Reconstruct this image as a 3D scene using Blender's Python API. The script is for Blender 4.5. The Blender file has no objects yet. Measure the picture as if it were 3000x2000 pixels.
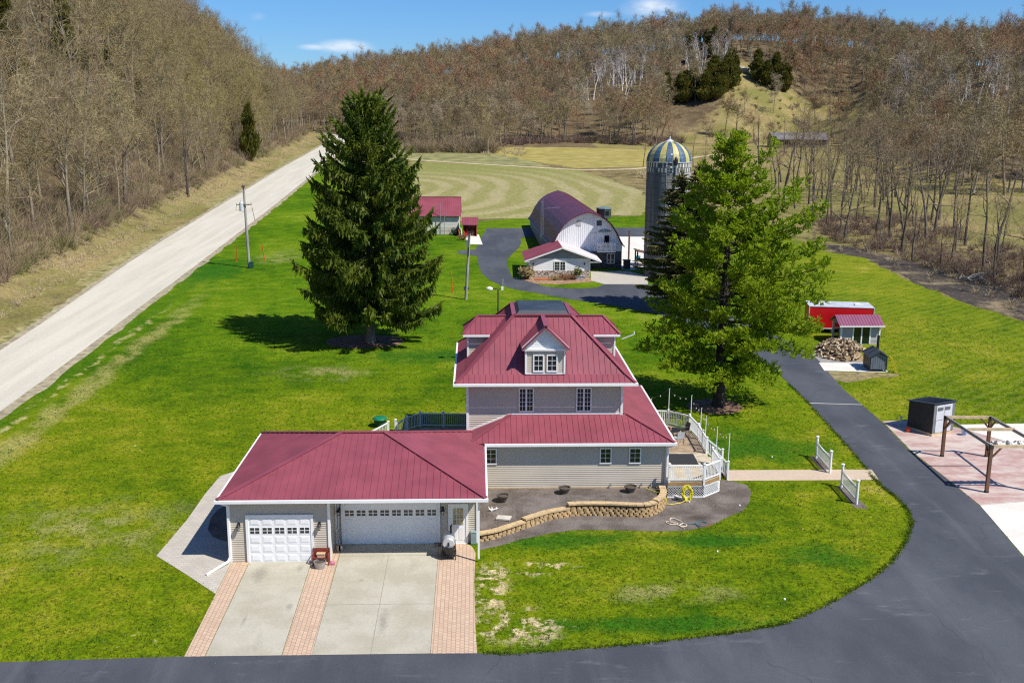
import bpy, math, random
import numpy as np
from mathutils import Vector, Matrix
from math import sin, cos, tan, pi, radians, atan2, sqrt, hypot
C = bpy.context.scene.collection
S = bpy.context.scene

# ------------------------------------------------------------------ camera
CAM_H = 21.8
PITCH, YAW, ROLL = radians(12.4), radians(2.0), radians(0.3)
fwd = Vector((sin(YAW)*cos(PITCH), cos(YAW)*cos(PITCH), -sin(PITCH)))
r0 = Vector((cos(YAW), -sin(YAW), 0)); u0 = r0.cross(fwd)
rgt = r0*cos(ROLL) + u0*sin(ROLL); upv = u0*cos(ROLL) - r0*sin(ROLL)
cd = bpy.data.cameras.new('camera'); cam = bpy.data.objects.new('camera', cd); C.objects.link(cam)
cd.sensor_fit = 'HORIZONTAL'; cd.sensor_width = 36.0; cd.lens = 36.0
cd.clip_start = 0.5; cd.clip_end = 6000
mw = Matrix((rgt, upv, -fwd)).transposed().to_4x4(); mw.translation = (0, 0, CAM_H)
cam.matrix_world = mw; S.camera = cam

# ------------------------------------------------------------------ sky + sun
SUN_EL, SUN_AZ = radians(52.5), radians(123)      # azimuth clockwise from +Y
sund = Vector((cos(SUN_EL)*sin(SUN_AZ), cos(SUN_EL)*cos(SUN_AZ), sin(SUN_EL)))
ld = bpy.data.lights.new('sun', 'SUN'); ld.energy = 4.85; ld.angle = radians(0.53); ld.color = (1, .96, .89)
lo = bpy.data.objects.new('sun', ld); C.objects.link(lo); lo.location = (60, -40, 90)
lo.rotation_euler = sund.to_track_quat('Z', 'Y').to_euler()
W = bpy.data.worlds.new('World'); S.world = W; W.use_nodes = True
wt = W.node_tree; wt.nodes.clear()
def wn(t, **k):
    n = wt.nodes.new(t)
    for a, b in k.items(): setattr(n, a, b)
    return n
sky = wn('ShaderNodeTexSky', sky_type='NISHITA', sun_disc=False, sun_elevation=SUN_EL, sun_rotation=SUN_AZ,
         altitude=300, air_density=1.0, dust_density=0.25, ozone_density=3.0)
hs = wn('ShaderNodeHueSaturation'); hs.inputs['Saturation'].default_value = 1.05; hs.inputs['Value'].default_value = 1.0
tn = wn('ShaderNodeMix', data_type='RGBA', blend_type='MULTIPLY'); tn.inputs[0].default_value = 1; tn.inputs[7].default_value = (.66, .98, 1.42, 1)
wt.links.new(sky.outputs[0], tn.inputs[6]); wt.links.new(tn.outputs[2], hs.inputs['Color'])
tc = wn('ShaderNodeTexCoord')
def wmask(az, el, raz, rel):
    d = Vector((sin(az)*cos(el), cos(az)*cos(el), sin(el)))
    sub = wn('ShaderNodeVectorMath', operation='SUBTRACT'); sub.inputs[1].default_value = d
    wt.links.new(tc.outputs['Generated'], sub.inputs[0])
    mul = wn('ShaderNodeVectorMath', operation='MULTIPLY'); mul.inputs[1].default_value = (1/raz, 1/raz, 1/rel)
    wt.links.new(sub.outputs[0], mul.inputs[0])
    ln = wn('ShaderNodeVectorMath', operation='LENGTH'); wt.links.new(mul.outputs[0], ln.inputs[0])
    mr = wn('ShaderNodeMapRange', interpolation_type='SMOOTHSTEP'); mr.inputs[1].default_value = 1; mr.inputs[2].default_value = 0
    wt.links.new(ln.outputs['Value'], mr.inputs[0]); return mr.outputs[0]
sm = wn('ShaderNodeVectorMath', operation='MULTIPLY'); sm.inputs[1].default_value = (1, 1, 2.6)
wt.links.new(tc.outputs['Generated'], sm.inputs[0])
wz = wn('ShaderNodeTexNoise'); wz.inputs['Scale'].default_value = 26; wz.inputs['Detail'].default_value = 7; wz.inputs['Roughness'].default_value = .55
wt.links.new(sm.outputs[0], wz.inputs['Vector'])
acc = None
for az, el, ra, re, st in ((-15.0, 3.85, .035, .0085, .8), (-7.0, 3.55, .034, .0085, 1.0), (-8.6, 3.5, .02, .004, .6), (9.5, 5.6, .038, .013, 1.0), (-11.5, 5.0, .010, .005, .35), (6.6, 5.3, .02, .004, .35),
                           (40, 14, .5, .12, .5), (150, 25, .7, .2, .6), (-110, 20, .8, .2, .6)):
    m = wmask(radians(az), radians(el), ra, re)
    k = wn('ShaderNodeMath', operation='MULTIPLY'); k.inputs[1].default_value = st; wt.links.new(m, k.inputs[0])
    if acc is None: acc = k.outputs[0]
    else:
        a = wn('ShaderNodeMath', operation='MAXIMUM'); wt.links.new(acc, a.inputs[0]); wt.links.new(k.outputs[0], a.inputs[1]); acc = a.outputs[0]
nr = wn('ShaderNodeMapRange'); nr.inputs[1].default_value = .3; nr.inputs[2].default_value = .62; wt.links.new(wz.outputs['Fac'], nr.inputs[0])
cm = wn('ShaderNodeMath', operation='MULTIPLY'); wt.links.new(acc, cm.inputs[0]); wt.links.new(nr.outputs[0], cm.inputs[1])
mx = wn('ShaderNodeMix', data_type='RGBA'); mx.inputs[7].default_value = (10.5, 11, 11.8, 1)
wt.links.new(cm.outputs[0], mx.inputs[0]); wt.links.new(hs.outputs[0], mx.inputs[6])
bg = wn('ShaderNodeBackground'); bg.inputs['Strength'].default_value = .070
wt.links.new(mx.outputs[2], bg.inputs['Color'])
out = wn('ShaderNodeOutputWorld'); wt.links.new(bg.outputs[0], out.inputs[0])
S.view_settings.view_transform = 'Standard'; S.view_settings.look = 'None'
S.view_settings.exposure = 0.36; S.view_settings.gamma = 1.0
S.render.engine = 'CYCLES'
S.cycles.use_denoising = False; S.cycles.filter_width = 1.2; S.cycles.adaptive_threshold = .005
S.cycles.sample_clamp_indirect = 2.0; S.cycles.caustics_reflective = False; S.cycles.caustics_refractive = False; S.cycles.blur_glossy = 1.0
S.cycles.max_bounces = 6; S.cycles.transparent_max_bounces = 8

# ------------------------------------------------------------------ helpers
RW = {}                                    # world offset of each parent
def V(*a): return Vector(a)
class MB:
    def __init__(s): s.v = []; s.f = []; s.m = []; s.mi = 0
    def add(s, vs, fs):
        b = len(s.v); s.v += [tuple(p) for p in vs]
        for f in fs: s.f.append([b+i for i in f]); s.m.append(s.mi)
    def poly(s, pts): s.add(pts, [list(range(len(pts)))])
    def box(s, x0, x1, y0, y1, z0, z1):
        s.add([(x, y, z) for z in (z0, z1) for x, y in ((x0, y0), (x1, y0), (x1, y1), (x0, y1))],
              [(3, 2, 1, 0), (4, 5, 6, 7), (0, 1, 5, 4), (1, 2, 6, 5), (2, 3, 7, 6), (3, 0, 4, 7)])
    def lbox(s, O, u, n, u0, u1, n0, n1, z0, z1):     # box in a wall's own axes
        O, u, n = Vector(O), Vector(u), Vector(n)
        P = [O+u*a+n*b+Vector((0, 0, z)) for z in (z0, z1) for a, b in ((u0, n0), (u1, n0), (u1, n1), (u0, n1))]
        s.add(P, [(3, 2, 1, 0), (4, 5, 6, 7), (0, 1, 5, 4), (1, 2, 6, 5), (2, 3, 7, 6), (3, 0, 4, 7)])
    def prism(s, p2, z0, z1, zf=None):
        n = len(p2); zz = zf or (lambda x, y: 0)
        s.add([(x, y, z0+zz(x, y)) for x, y in p2]+[(x, y, z1+zz(x, y)) for x, y in p2],
              [list(range(n-1, -1, -1)), list(range(n, 2*n))]+[(i, (i+1) % n, n+(i+1) % n, n+i) for i in range(n)])
    def beam(s, a, b, w, h, up=(0, 0, 1)):            # rectangular bar from a to b
        a, b = Vector(a), Vector(b); d = (b-a).normalized(); up = Vector(up)
        if abs(d.dot(up)) > .95: up = Vector((0, 1, 0)) if abs(d.y) < .9 else Vector((1, 0, 0))
        r = d.cross(up).normalized(); t = r.cross(d)
        P = [p+r*i*w/2+t*j*h/2 for p in (a, b) for i, j in ((-1, -1), (1, -1), (1, 1), (-1, 1))]
        s.add(P, [(3, 2, 1, 0), (4, 5, 6, 7), (0, 1, 5, 4), (1, 2, 6, 5), (2, 3, 7, 6), (3, 0, 4, 7)])
    def tube(s, pts, r, n=8, cap=True):
        pts = [Vector(p) for p in pts]; m = len(pts); rs = r if isinstance(r, (list, tuple)) else [r]*m
        b = len(s.v); ref = None
        for i, p in enumerate(pts):
            d = (pts[min(i+1, m-1)]-pts[max(i-1, 0)])
            d = d.normalized() if d.length > 1e-9 else Vector((0, 0, 1))
            if ref is None: ref = Vector((1, 0, 0)) if abs(d.x) < .8 else Vector((0, 1, 0))
            x = (ref-d*ref.dot(d)).normalized(); ref = x; y = d.cross(x)
            for k in range(n):
                a = 2*pi*k/n; s.v.append(tuple(p+(x*cos(a)+y*sin(a))*rs[i]))
        for i in range(m-1):
            for k in range(n):
                s.f.append([b+i*n+k, b+i*n+(k+1) % n, b+(i+1)*n+(k+1) % n, b+(i+1)*n+k]); s.m.append(s.mi)
        if cap:
            s.f.append([b+k for k in range(n-1, -1, -1)]); s.m.append(s.mi)
            s.f.append([b+(m-1)*n+k for k in range(n)]); s.m.append(s.mi)
    def lathe(s, c, prof, n=16, cap=True):            # prof: (radius, z)
        b = len(s.v); m = len(prof); cx, cy, cz = c
        for r, z in prof:
            for k in range(n): s.v.append((cx+r*cos(2*pi*k/n), cy+r*sin(2*pi*k/n), cz+z))
        for i in range(m-1):
            for k in range(n):
                s.f.append([b+i*n+k, b+i*n+(k+1) % n, b+(i+1)*n+(k+1) % n, b+(i+1)*n+k]); s.m.append(s.mi)
        if cap:
            s.f.append([b+k for k in range(n-1, -1, -1)]); s.m.append(s.mi)
            s.f.append([b+(m-1)*n+k for k in range(n)]); s.m.append(s.mi)
    def mesh(s, name, mats, off=(0, 0, 0), smooth=False):
        me = bpy.data.meshes.new(name); ox, oy, oz = off
        me.from_pydata([(x-ox, y-oy, z-oz) for x, y, z in s.v], [], s.f)
        for m in (mats if isinstance(mats, (list, tuple)) else [mats]): me.materials.append(m)
        if any(s.m): me.polygons.foreach_set('material_index', s.m)
        if smooth: me.polygons.foreach_set('use_smooth', [True]*len(me.polygons))
        me.update(); return me
    def build(s, name, mats, parent=None, smooth=False):
        off = RW[parent.name] if parent else (0, 0, 0)
        o = bpy.data.objects.new(name, s.mesh(name, mats, off, smooth)); C.objects.link(o)
        if parent: o.parent = parent; RW[o.name] = off
        return o
def tag(o, label=None, cat=None, group=None, kind=None):
    if label: o['label'] = label
    if cat: o['category'] = cat
    if group: o['group'] = group
    if kind: o['kind'] = kind
    return o
def thing(name, label, cat, loc=(0, 0, 0), group=None):
    o = bpy.data.objects.new(name, None); C.objects.link(o); o.location = loc; o.empty_display_size = .3
    RW[o.name] = tuple(loc); return tag(o, label, cat, group)
def solo(mb, name, mats, label, cat, loc=(0, 0, 0), group=None, smooth=False):     # a thing that is one mesh
    me = mb.mesh(name, mats, loc, smooth); o = bpy.data.objects.new(name, me); C.objects.link(o); o.location = loc
    RW[o.name] = tuple(loc); return tag(o, label, cat, group)
def dup(root, loc, rotz=0, scale=1, label=None, group=None):
    r = root.copy(); C.objects.link(r); r.location = loc; r.rotation_euler = (0, 0, rotz); r.scale = (scale,)*3 if not isinstance(scale, tuple) else scale
    if label: r['label'] = label
    if group: r['group'] = group
    for ch in list(root.children):
        c = ch.copy(); C.objects.link(c); c.parent = r
        for g in ch.children:
            d = g.copy(); C.objects.link(d); d.parent = c
    return r
def clip_poly(p, ax, lim, keep_less):      # clip 2-D polygon against p[ax] <= lim (or >=)
    o = []
    for i in range(len(p)):
        a, b = p[i], p[(i+1) % len(p)]
        ia = (a[ax] <= lim) == keep_less; ib = (b[ax] <= lim) == keep_less
        if ia: o.append(a)
        if ia != ib and abs(b[ax]-a[ax]) > 1e-9:
            t = (lim-a[ax])/(b[ax]-a[ax]); o.append((a[0]+(b[0]-a[0])*t, a[1]+(b[1]-a[1])*t))
    return o
def siding(mb, O, u, n, p2, course=.115, dep=None):   # lapped boards on a polygon (u,z) of a wall
    O, u, n = Vector(O), Vector(u), Vector(n)
    z0 = min(q[1] for q in p2); z1 = max(q[1] for q in p2); k = 0; dep = dep or (.028 if course < .15 else .012)
    while z0+k*course < z1-1e-4:
        a, b = z0+k*course, min(z0+(k+1)*course, z1); k += 1
        q = clip_poly(clip_poly(p2, 1, a, False), 1, b, True)
        if len(q) < 3: continue
        mb.poly([O+u*x+n*(dep*(1-(z-a)/course)+.002)+Vector((0, 0, z)) for x, z in q])
        xs = [x for x, z in q if abs(z-a) < 1e-4]
        if len(xs) >= 2:
            x0, x1 = min(xs), max(xs)
            mb.poly([O+u*x0+n*.002+V(0, 0, a), O+u*x1+n*.002+V(0, 0, a), O+u*x1+n*(dep+.002)+V(0, 0, a), O+u*x0+n*(dep+.002)+V(0, 0, a)])
def roof_face(mb, pts, rib, sp=.33, rw=.045, rh=.028, th=.05, ribs=True):   # metal sheet with raised ribs
    pts = [Vector(p) for p in pts]; nrm = (pts[1]-pts[0]).cross(pts[2]-pts[0]).normalized()
    if nrm.z < 0: nrm = -nrm
    t = Vector(rib); t = (t-nrm*t.dot(nrm)).normalized(); e = t.cross(nrm).normalized()
    m = len(pts); lo = [p-nrm*th for p in pts]
    mb.add(pts+lo, [list(range(m)), list(range(2*m-1, m-1, -1))]+[(i, (i+1) % m, m+(i+1) % m, m+i) for i in range(m)])
    if not ribs: return
    p2 = [((p-pts[0]).dot(e), (p-pts[0]).dot(t)) for p in pts]
    s0, s1 = min(p[0] for p in p2), max(p[0] for p in p2); k = s0+sp*.5
    while k < s1:
        ts = []
        for i in range(m):
            a, b = p2[i], p2[(i+1) % m]
            if (a[0]-k)*(b[0]-k) < 0: ts.append(a[1]+(b[1]-a[1])*(k-a[0])/(b[0]-a[0]))
        if len(ts) == 2 and abs(ts[0]-ts[1]) > .12:
            a, b = min(ts)+.03, max(ts)-.03; P = []
            for tt in (a, b):
                for w, h in ((-.5, 0), (.5, 0), (.25, 1), (-.25, 1)):
                    P.append(pts[0]+e*(k+w*rw)+t*tt+nrm*(h*rh))
            mb.add(P, [(0, 1, 2, 3), (7, 6, 5, 4), (1, 5, 6, 2), (2, 6, 7, 3), (3, 7, 4, 0)])
        k += sp

# ------------------------------------------------------------------ materials
def newmat(name):
    m = bpy.data.materials.new(name); m.use_nodes = True
    nt = m.node_tree; return m, nt, nt.nodes['Principled BSDF']
def N(nt, t, ins={}, **k):
    n = nt.nodes.new(t)
    for a, b in k.items(): setattr(n, a, b)
    for a, b in ins.items():
        if isinstance(b, bpy.types.NodeSocket): nt.links.new(b, n.inputs[a])
        else: n.inputs[a].default_value = b
    return n
def col(c): return (c[0], c[1], c[2], 1)
def pos(nt): return N(nt, 'ShaderNodeNewGeometry').outputs['Position']
def noise(nt, sc, det=4, ro=.55, vec=None, stretch=None, dist=0):
    v = vec or pos(nt)
    if stretch: v = N(nt, 'ShaderNodeVectorMath', {0: v, 1: stretch}, operation='MULTIPLY').outputs[0]
    return N(nt, 'ShaderNodeTexNoise', {'Vector': v, 'Scale': sc, 'Detail': det, 'Roughness': ro, 'Distortion': dist}).outputs['Fac']
def mrange(nt, f, a, b, c=0, d=1, sm=True):
    return N(nt, 'ShaderNodeMapRange', {0: f, 1: a, 2: b, 3: c, 4: d}, interpolation_type='SMOOTHSTEP' if sm else 'LINEAR').outputs[0]
def mixc(nt, f, a, b, mode='MIX'):
    n = N(nt, 'ShaderNodeMix', {}, data_type='RGBA', blend_type=mode)
    for i, x in ((0, f), (6, a), (7, b)):
        if isinstance(x, bpy.types.NodeSocket): nt.links.new(x, n.inputs[i])
        else: n.inputs[i].default_value = col(x) if i else x
    return n.outputs[2]
def mth(nt, op, a, b=0, c=None):
    d = {0: a, 1: b}
    if c is not None: d[2] = c
    return N(nt, 'ShaderNodeMath', d, operation=op).outputs[0]
def emask(nt, cx, cy, rx, ry, soft=.5, warp=None):     # soft ellipse on the ground
    v = N(nt, 'ShaderNodeVectorMath', {0: pos(nt), 1: (cx, cy, 0)}, operation='SUBTRACT').outputs[0]
    v = N(nt, 'ShaderNodeVectorMath', {0: v, 1: (1/rx, 1/ry, 0)}, operation='MULTIPLY').outputs[0]
    l = N(nt, 'ShaderNodeVectorMath', {0: v}, operation='LENGTH').outputs['Value']
    if warp is not None: l = mth(nt, 'ADD', l, warp)
    return mrange(nt, l, 1, 1-soft)
def bump(nt, b, h, st=.3, d=.05):
    n = N(nt, 'ShaderNodeBump', {'Height': h, 'Strength': st, 'Distance': d}); nt.links.new(n.outputs[0], b.inputs['Normal'])
def mat(name, c, rough=.6, metal=0, var=.12, sc=2.0, bm=0, bsc=40, spec=.5, stretch=None, c2=None, coat=0):
    m, nt, b = newmat(name); f = noise(nt, sc, 6, .6, stretch=stretch)
    lo = tuple(x*(1-var) for x in c); hi = c2 or tuple(min(1, x*(1+var)) for x in c)
    nt.links.new(mixc(nt, mrange(nt, f, .3, .7), lo, hi), b.inputs['Base Color'])
    b.inputs['Roughness'].default_value = rough; b.inputs['Metallic'].default_value = metal
    b.inputs['Specular IOR Level'].default_value = spec
    if coat: b.inputs['Coat Weight'].default_value = coat; b.inputs['Coat Roughness'].default_value = .3
    if bm: bump(nt, b, noise(nt, bsc, 4), bm, .02)
    return m
MAROON = mat('maroon_metal_roofing', (.240, .058, .076), .42, 0, .12, .7, spec=.38)
SIDE = mat('taupe_vinyl_siding', (.52, .455, .36), .55, 0, .05, .6)
SIDE_D = mat('grey_vinyl_siding', (.38, .36, .34), .55, 0, .05, .6)
WHITE = mat('white_painted_trim', (.80, .80, .78), .4, 0, .04, 1.5)
DOORW = mat('white_garage_door_paint', (.82, .82, .81), .38, 0, .03, 1.0)
GLASS = mat('dark_window_glass', (.012, .016, .018), .04, 0, .2, 1.2, spec=.7)
GLASSC = mat('curtained_door_glass', (.30, .26, .14), .08, 0, .5, 3.0, spec=.6)
BLACK = mat('black_painted_metal', (.018, .018, .02), .45, 0, .2, 4)
DECKB = mat('dark_roof_membrane', (.035, .045, .055), .5, 0, .3, .8)
GALV = mat('galvanised_steel', (.42, .43, .44), .38, .6, .15, 5)
WOODB = mat('brown_stained_post', (.13, .06, .03), .6, 0, .3, 3, stretch=(1, 1, .15))
WOODL = mat('raw_pine_lumber', (.55, .42, .25), .6, 0, .18, 3)
WOODD = mat('weathered_deck_wood', (.33, .24, .155), .7, 0, .25, 2.5, bm=.15)
PALEDECK = mat('pale_deck_boards', (.46, .39, .28), .7, 0, .2, 2.5)
STONEB = mat('tan_retaining_block', (.44, .30, .145), .9, 0, .3, 6, bm=.6, bsc=18)
STONEC = mat('tan_cap_stone', (.50, .36, .19), .85, 0, .18, 5, bm=.3, bsc=25)
GREENP = mat('green_plastic', (.01, .16, .07), .4, 0, .1, 5)
YELLOW = mat('yellow_rubber', (.65, .55, .02), .5, 0, .1, 9)
CREAM = mat('cream_hose', (.7, .58, .42), .5)
RED = mat('red_trailer_paint', (.62, .004, .006), .35, 0, .08, 1.0)
REDP = mat('red_painted_wood', (.22, .035, .02), .5, 0, .3, 5)
ORANGE = mat('orange_plastic', (.65, .10, .015), .5)
ALU = mat('pale_roof_sheet', (.55, .57, .60), .45, .2, .2, 1.2)
SLATE = mat('slate_blue_siding', (.055, .065, .075), .6, 0, .15, 2)
SLATEM = mat('slate_grey_metal', (.13, .155, .19), .5, 0, .2, 2)
TEAL = mat('teal_plastic', (.02, .22, .24), .5)
GREYPOLE = mat('weathered_grey_pole', (.30, .29, .27), .8, 0, .25, 3, stretch=(1, 1, .2))
POT = mat('dark_glazed_pot', (.10, .085, .065), .5, 0, .3, 8)
SOIL = mat('potting_soil', (.09, .06, .04), .95, 0, .4, 20)
LAMPG = mat('frosted_lamp_glass', (.5, .47, .4), .25)
# ------------------------------------------------------------------ the lie of the land
G, Y0 = .035, 48.0
def gz(y): return G*(y-Y0)
def smooth(t): t = np.clip(t, 0, 1); return t*t*(3-2*t)
XB_Y = [-60, 40, 70, 89, 107, 135, 167, 219, 279, 330, 382, 420, 457, 520, 600, 700, 1000]
XB_X = [-44, -44.5, -45.2, -45.7, -47, -49.2, -50.7, -53.2, -55.8, -57.5, -59.5, -62.5, -71, -94, -108, -128, -230]
AA = [-.9, -.3, -.2, -.16, -.1, -.04, 0, .04, .085, .13, .166, .2, .24, .29, .318, .36, .40, .44, .486, .54, .7, 1.2]
AB = [620, 560, 500, 470, 432, 385, 362, 380, 398, 388, 380, 392, 388, 398, 412, 385, 305, 245, 216, 222, 232, 250]
AR = [900, 800, 720, 680, 650, 610, 590, 590, 590, 580, 572, 566, 562, 566, 572, 568, 535, 480, 430, 425, 430, 470]
ATAN = [.02, .03, .036, .0415, .053, .0625, .0655, .072, .079, .086, .0905, .096, .1015, .0995, .0985, .097, .0900, .0885, .0920, .100, .105, .11]
def hill(x, y):
    x = np.asarray(x, float); y = np.asarray(y, float)
    d = np.interp(y, XB_Y, XB_X)-x
    hl = np.interp(d, [0, 3, 10, 20, 35, 52, 80, 120, 400], [0, .5, 4.5, 13, 26, 38.5, 49, 54, 60])
    hl = hl*np.interp(y, [0, 480, 560, 640, 760, 1000], [1, 1.0, 1.06, 1.02, .85, .5])
    a = x/np.maximum(y, 20); B = np.interp(a, AA, AB); R = np.interp(a, AA, AR)
    top = 21.8+R*np.interp(a, AA, ATAN)-15.0-2.5*np.clip(a*4, 0, 1)-gz(R)
    t = (y-B)/(R-B); kn = smooth(1.2-np.abs(a-.275)/.10)          # grassy spur
    p = np.interp(t, [0, .08, .3, .6, .85, 1, 1.5], [0, .03, .27, .63, .92, 1, 1.0])
    pk = np.interp(t, [0, .1, .3, .5, .75, 1, 1.5], [0, .06, .38, .68, .9, 1, 1.0])
    hf = np.maximum(top, 4)*(p*(1-kn)+pk*kn)*(y > 60)
    w = np.sin(x*.031+y*.017)*np.cos(y*.027-x*.011)
    return np.maximum(np.maximum(hl, hf)*(1+.05*w), 0)
def ground_z(x, y): return float(gz(y)+hill(x, y))
def in_view(x, y, z, mx=1.12):
    v = Vector((x, y, z-CAM_H)); d = v.dot(fwd)
    if d < 5: return False
    return abs(v.dot(rgt)/d) < .5*mx and -.34*mx < v.dot(upv)/d < .36*mx
# ------------------------------------------------------------------ ground materials
def lawn_mat():
    m, nt, b = newmat('mown_lawn')
    big = noise(nt, .055, 5, .6); mid = noise(nt, .45, 5, .65); fine = noise(nt, 5.5, 5, .75); vf = noise(nt, 16, 3, .8)
    mowa = noise(nt, .9, 3, .6, stretch=(.22, 1.0, 1))                 # mowing drag
    P = pos(nt); sx = N(nt, 'ShaderNodeSeparateXYZ', {0: P}); X, Y = sx.outputs[0], sx.outputs[1]
    md2 = noise(nt, 1.5, 5, .7); s = mth(nt, 'ADD', mth(nt, 'ADD', mth(nt, 'MULTIPLY', big, .50), mth(nt, 'MULTIPLY', mid, .42)), mth(nt, 'ADD', mth(nt, 'MULTIPLY', mowa, .14), mth(nt, 'MULTIPLY', md2, .18)))
    c = N(nt, 'ShaderNodeValToRGB', {0: s}); r = c.color_ramp; r.interpolation = 'EASE'
    r.elements[0].position = .48; r.elements[0].color = (.032, .085, .002, 1)
    r.elements[1].position = .80; r.elements[1].color = (.290, .255, .045, 1)
    for p, q in ((.545, (.070, .122, .003)), (.625, (.118, .166, .004)), (.70, (.178, .200, .009))):
        e = r.elements.new(p); e.color = col(q)
    cc = c.outputs[0]
    gm = mth(nt, 'MULTIPLY', mth(nt, 'MULTIPLY', mrange(nt, Y, 62, 96), mrange(nt, X, 34, 22)), mrange(nt, md2, .35, .62, .35, .9))
    cc = mixc(nt, mth(nt, 'MULTIPLY', gm, .8), cc, N(nt, 'ShaderNodeVectorMath', {0: cc, 1: (.52, .94, .8)}, operation='MULTIPLY').outputs[0])
    # mowing stripes on the right-hand lawn
    wv = N(nt, 'ShaderNodeTexWave', {'Vector': N(nt, 'ShaderNodeVectorRotate', {'Vector': P, 'Angle': radians(52)}, rotation_type='Z_AXIS').outputs[0],
           'Scale': .30, 'Distortion': 5.0, 'Detail': 4, 'Detail Scale': .5}).outputs['Fac']
    right = mrange(nt, X, 26, 40)
    st = mth(nt, 'MULTIPLY', mth(nt, 'MULTIPLY', mrange(nt, wv, .25, .8), right), .30)
    cc = mixc(nt, st, cc, (.20, .215, .035))
    # worn strip and ditch beside the road
    wob = mth(nt, 'MULTIPLY', mth(nt, 'SUBTRACT', noise(nt, .35, 4), .5), 2.6)
    d1 = mth(nt, 'ABSOLUTE', mth(nt, 'ADD', mth(nt, 'ADD', X, 30.3), wob))
    band = mth(nt, 'MULTIPLY', mth(nt, 'MULTIPLY', mrange(nt, d1, 1.4, .3), mrange(nt, Y, 122, 92)), mrange(nt, mid, .3, .6))
    cc = mixc(nt, mth(nt, 'MULTIPLY', band, .75), cc, (.29, .265, .085))
    d2 = mth(nt, 'ABSOLUTE', mth(nt, 'ADD', mth(nt, 'ADD', X, 32.4), wob))
    dit = mth(nt, 'MULTIPLY', mth(nt, 'MULTIPLY', mrange(nt, d2, .45, .1), mrange(nt, Y, 112, 98)), mrange(nt, noise(nt, .9, 4), .45, .62))
    cc = mixc(nt, dit, cc, (.42, .36, .15))
    d3 = mth(nt, 'ABSOLUTE', mth(nt, 'ADD', X, 33.2)); dk = mth(nt, 'MULTIPLY', mrange(nt, d3, 1.6, .2), mrange(nt, Y, 150, 110))
    cc = mixc(nt, mth(nt, 'MULTIPLY', dk, .5), cc, (.04, .115, .005))
    # lush patches
    lush = None
    for q in ((-4.5, 87, 9, 3.4), (18.5, 64, 6.5, 4.5), (10, 112, 5, 1.2), (4, 50.2, 8, 1.6), (12, 50, 6, 1.2), (9, 41.5, 9, 1.1), (-33, 128, 6, 14), (17.5, 48, 3, 2)):
        e = emask(nt, *q, soft=.8, warp=mth(nt, 'MULTIPLY', mth(nt, 'SUBTRACT', mid, .5), 1.2)); lush = e if lush is None else mth(nt, 'MAXIMUM', lush, e)
    cc = mixc(nt, mth(nt, 'MULTIPLY', lush, .8), cc, (.022, .100, .006))
    # bare, sandy patches
    wp = mth(nt, 'MULTIPLY', mth(nt, 'SUBTRACT', mid, .5), 1.4); bare = None
    for q, k in (((2.6, 47.2, 2.6, 1.2), .60), ((.75, 45.3, 1.2, 3.6), .53), ((1.6, 41.6, 2.8, 2.2), .56), ((-14.2, 42.0, 2.6, 2.4), .68), ((22.3, 60.2, .8, 3.6), .62), ((-17, 110, 1, 1), .6)):
        e = mth(nt, 'MULTIPLY', emask(nt, *q, soft=.7, warp=wp), mrange(nt, noise(nt, 1.3, 5, .65), k-.07, k+.03)); bare = e if bare is None else mth(nt, 'MAXIMUM', bare, e)
    cc = mixc(nt, bare, cc, (.52, .41, .235))
    dry = None
    for q in ((-26.5, 138, 4, 8), (-12.5, 82, 6, 3), (9, 44.5, 5, 1.4), (-20.5, 52, 7, 5)):
        e = mth(nt, 'MULTIPLY', emask(nt, *q, soft=.9, warp=wp), mrange(nt, noise(nt, .6, 5), .38, .62)); dry = e if dry is None else mth(nt, 'MAXIMUM', dry, e)
    cc = mixc(nt, mth(nt, 'MULTIPLY', dry, .6), cc, (.30, .27, .10))
    # dandelions and litter, blade-scale speckle
    sp = mrange(nt, noise(nt, 2.6, 2, .5), .74, .77); cc = mixc(nt, mth(nt, 'MULTIPLY', sp, .5), cc, (.5, .48, .25))
    k = mth(nt, 'ADD', mth(nt, 'MULTIPLY', fine, .75), mth(nt, 'MULTIPLY', vf, .5))
    sc_ = N(nt, 'ShaderNodeVectorMath', {0: cc, 3: mrange(nt, k, .42, .84, .40, 1.6)}, operation='SCALE').outputs[0]
    nt.links.new(sc_, b.inputs['Base Color']); b.inputs['Roughness'].default_value = .95; b.inputs['Specular IOR Level'].default_value = .04
    bump(nt, b, k, .7, .10); return m
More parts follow.
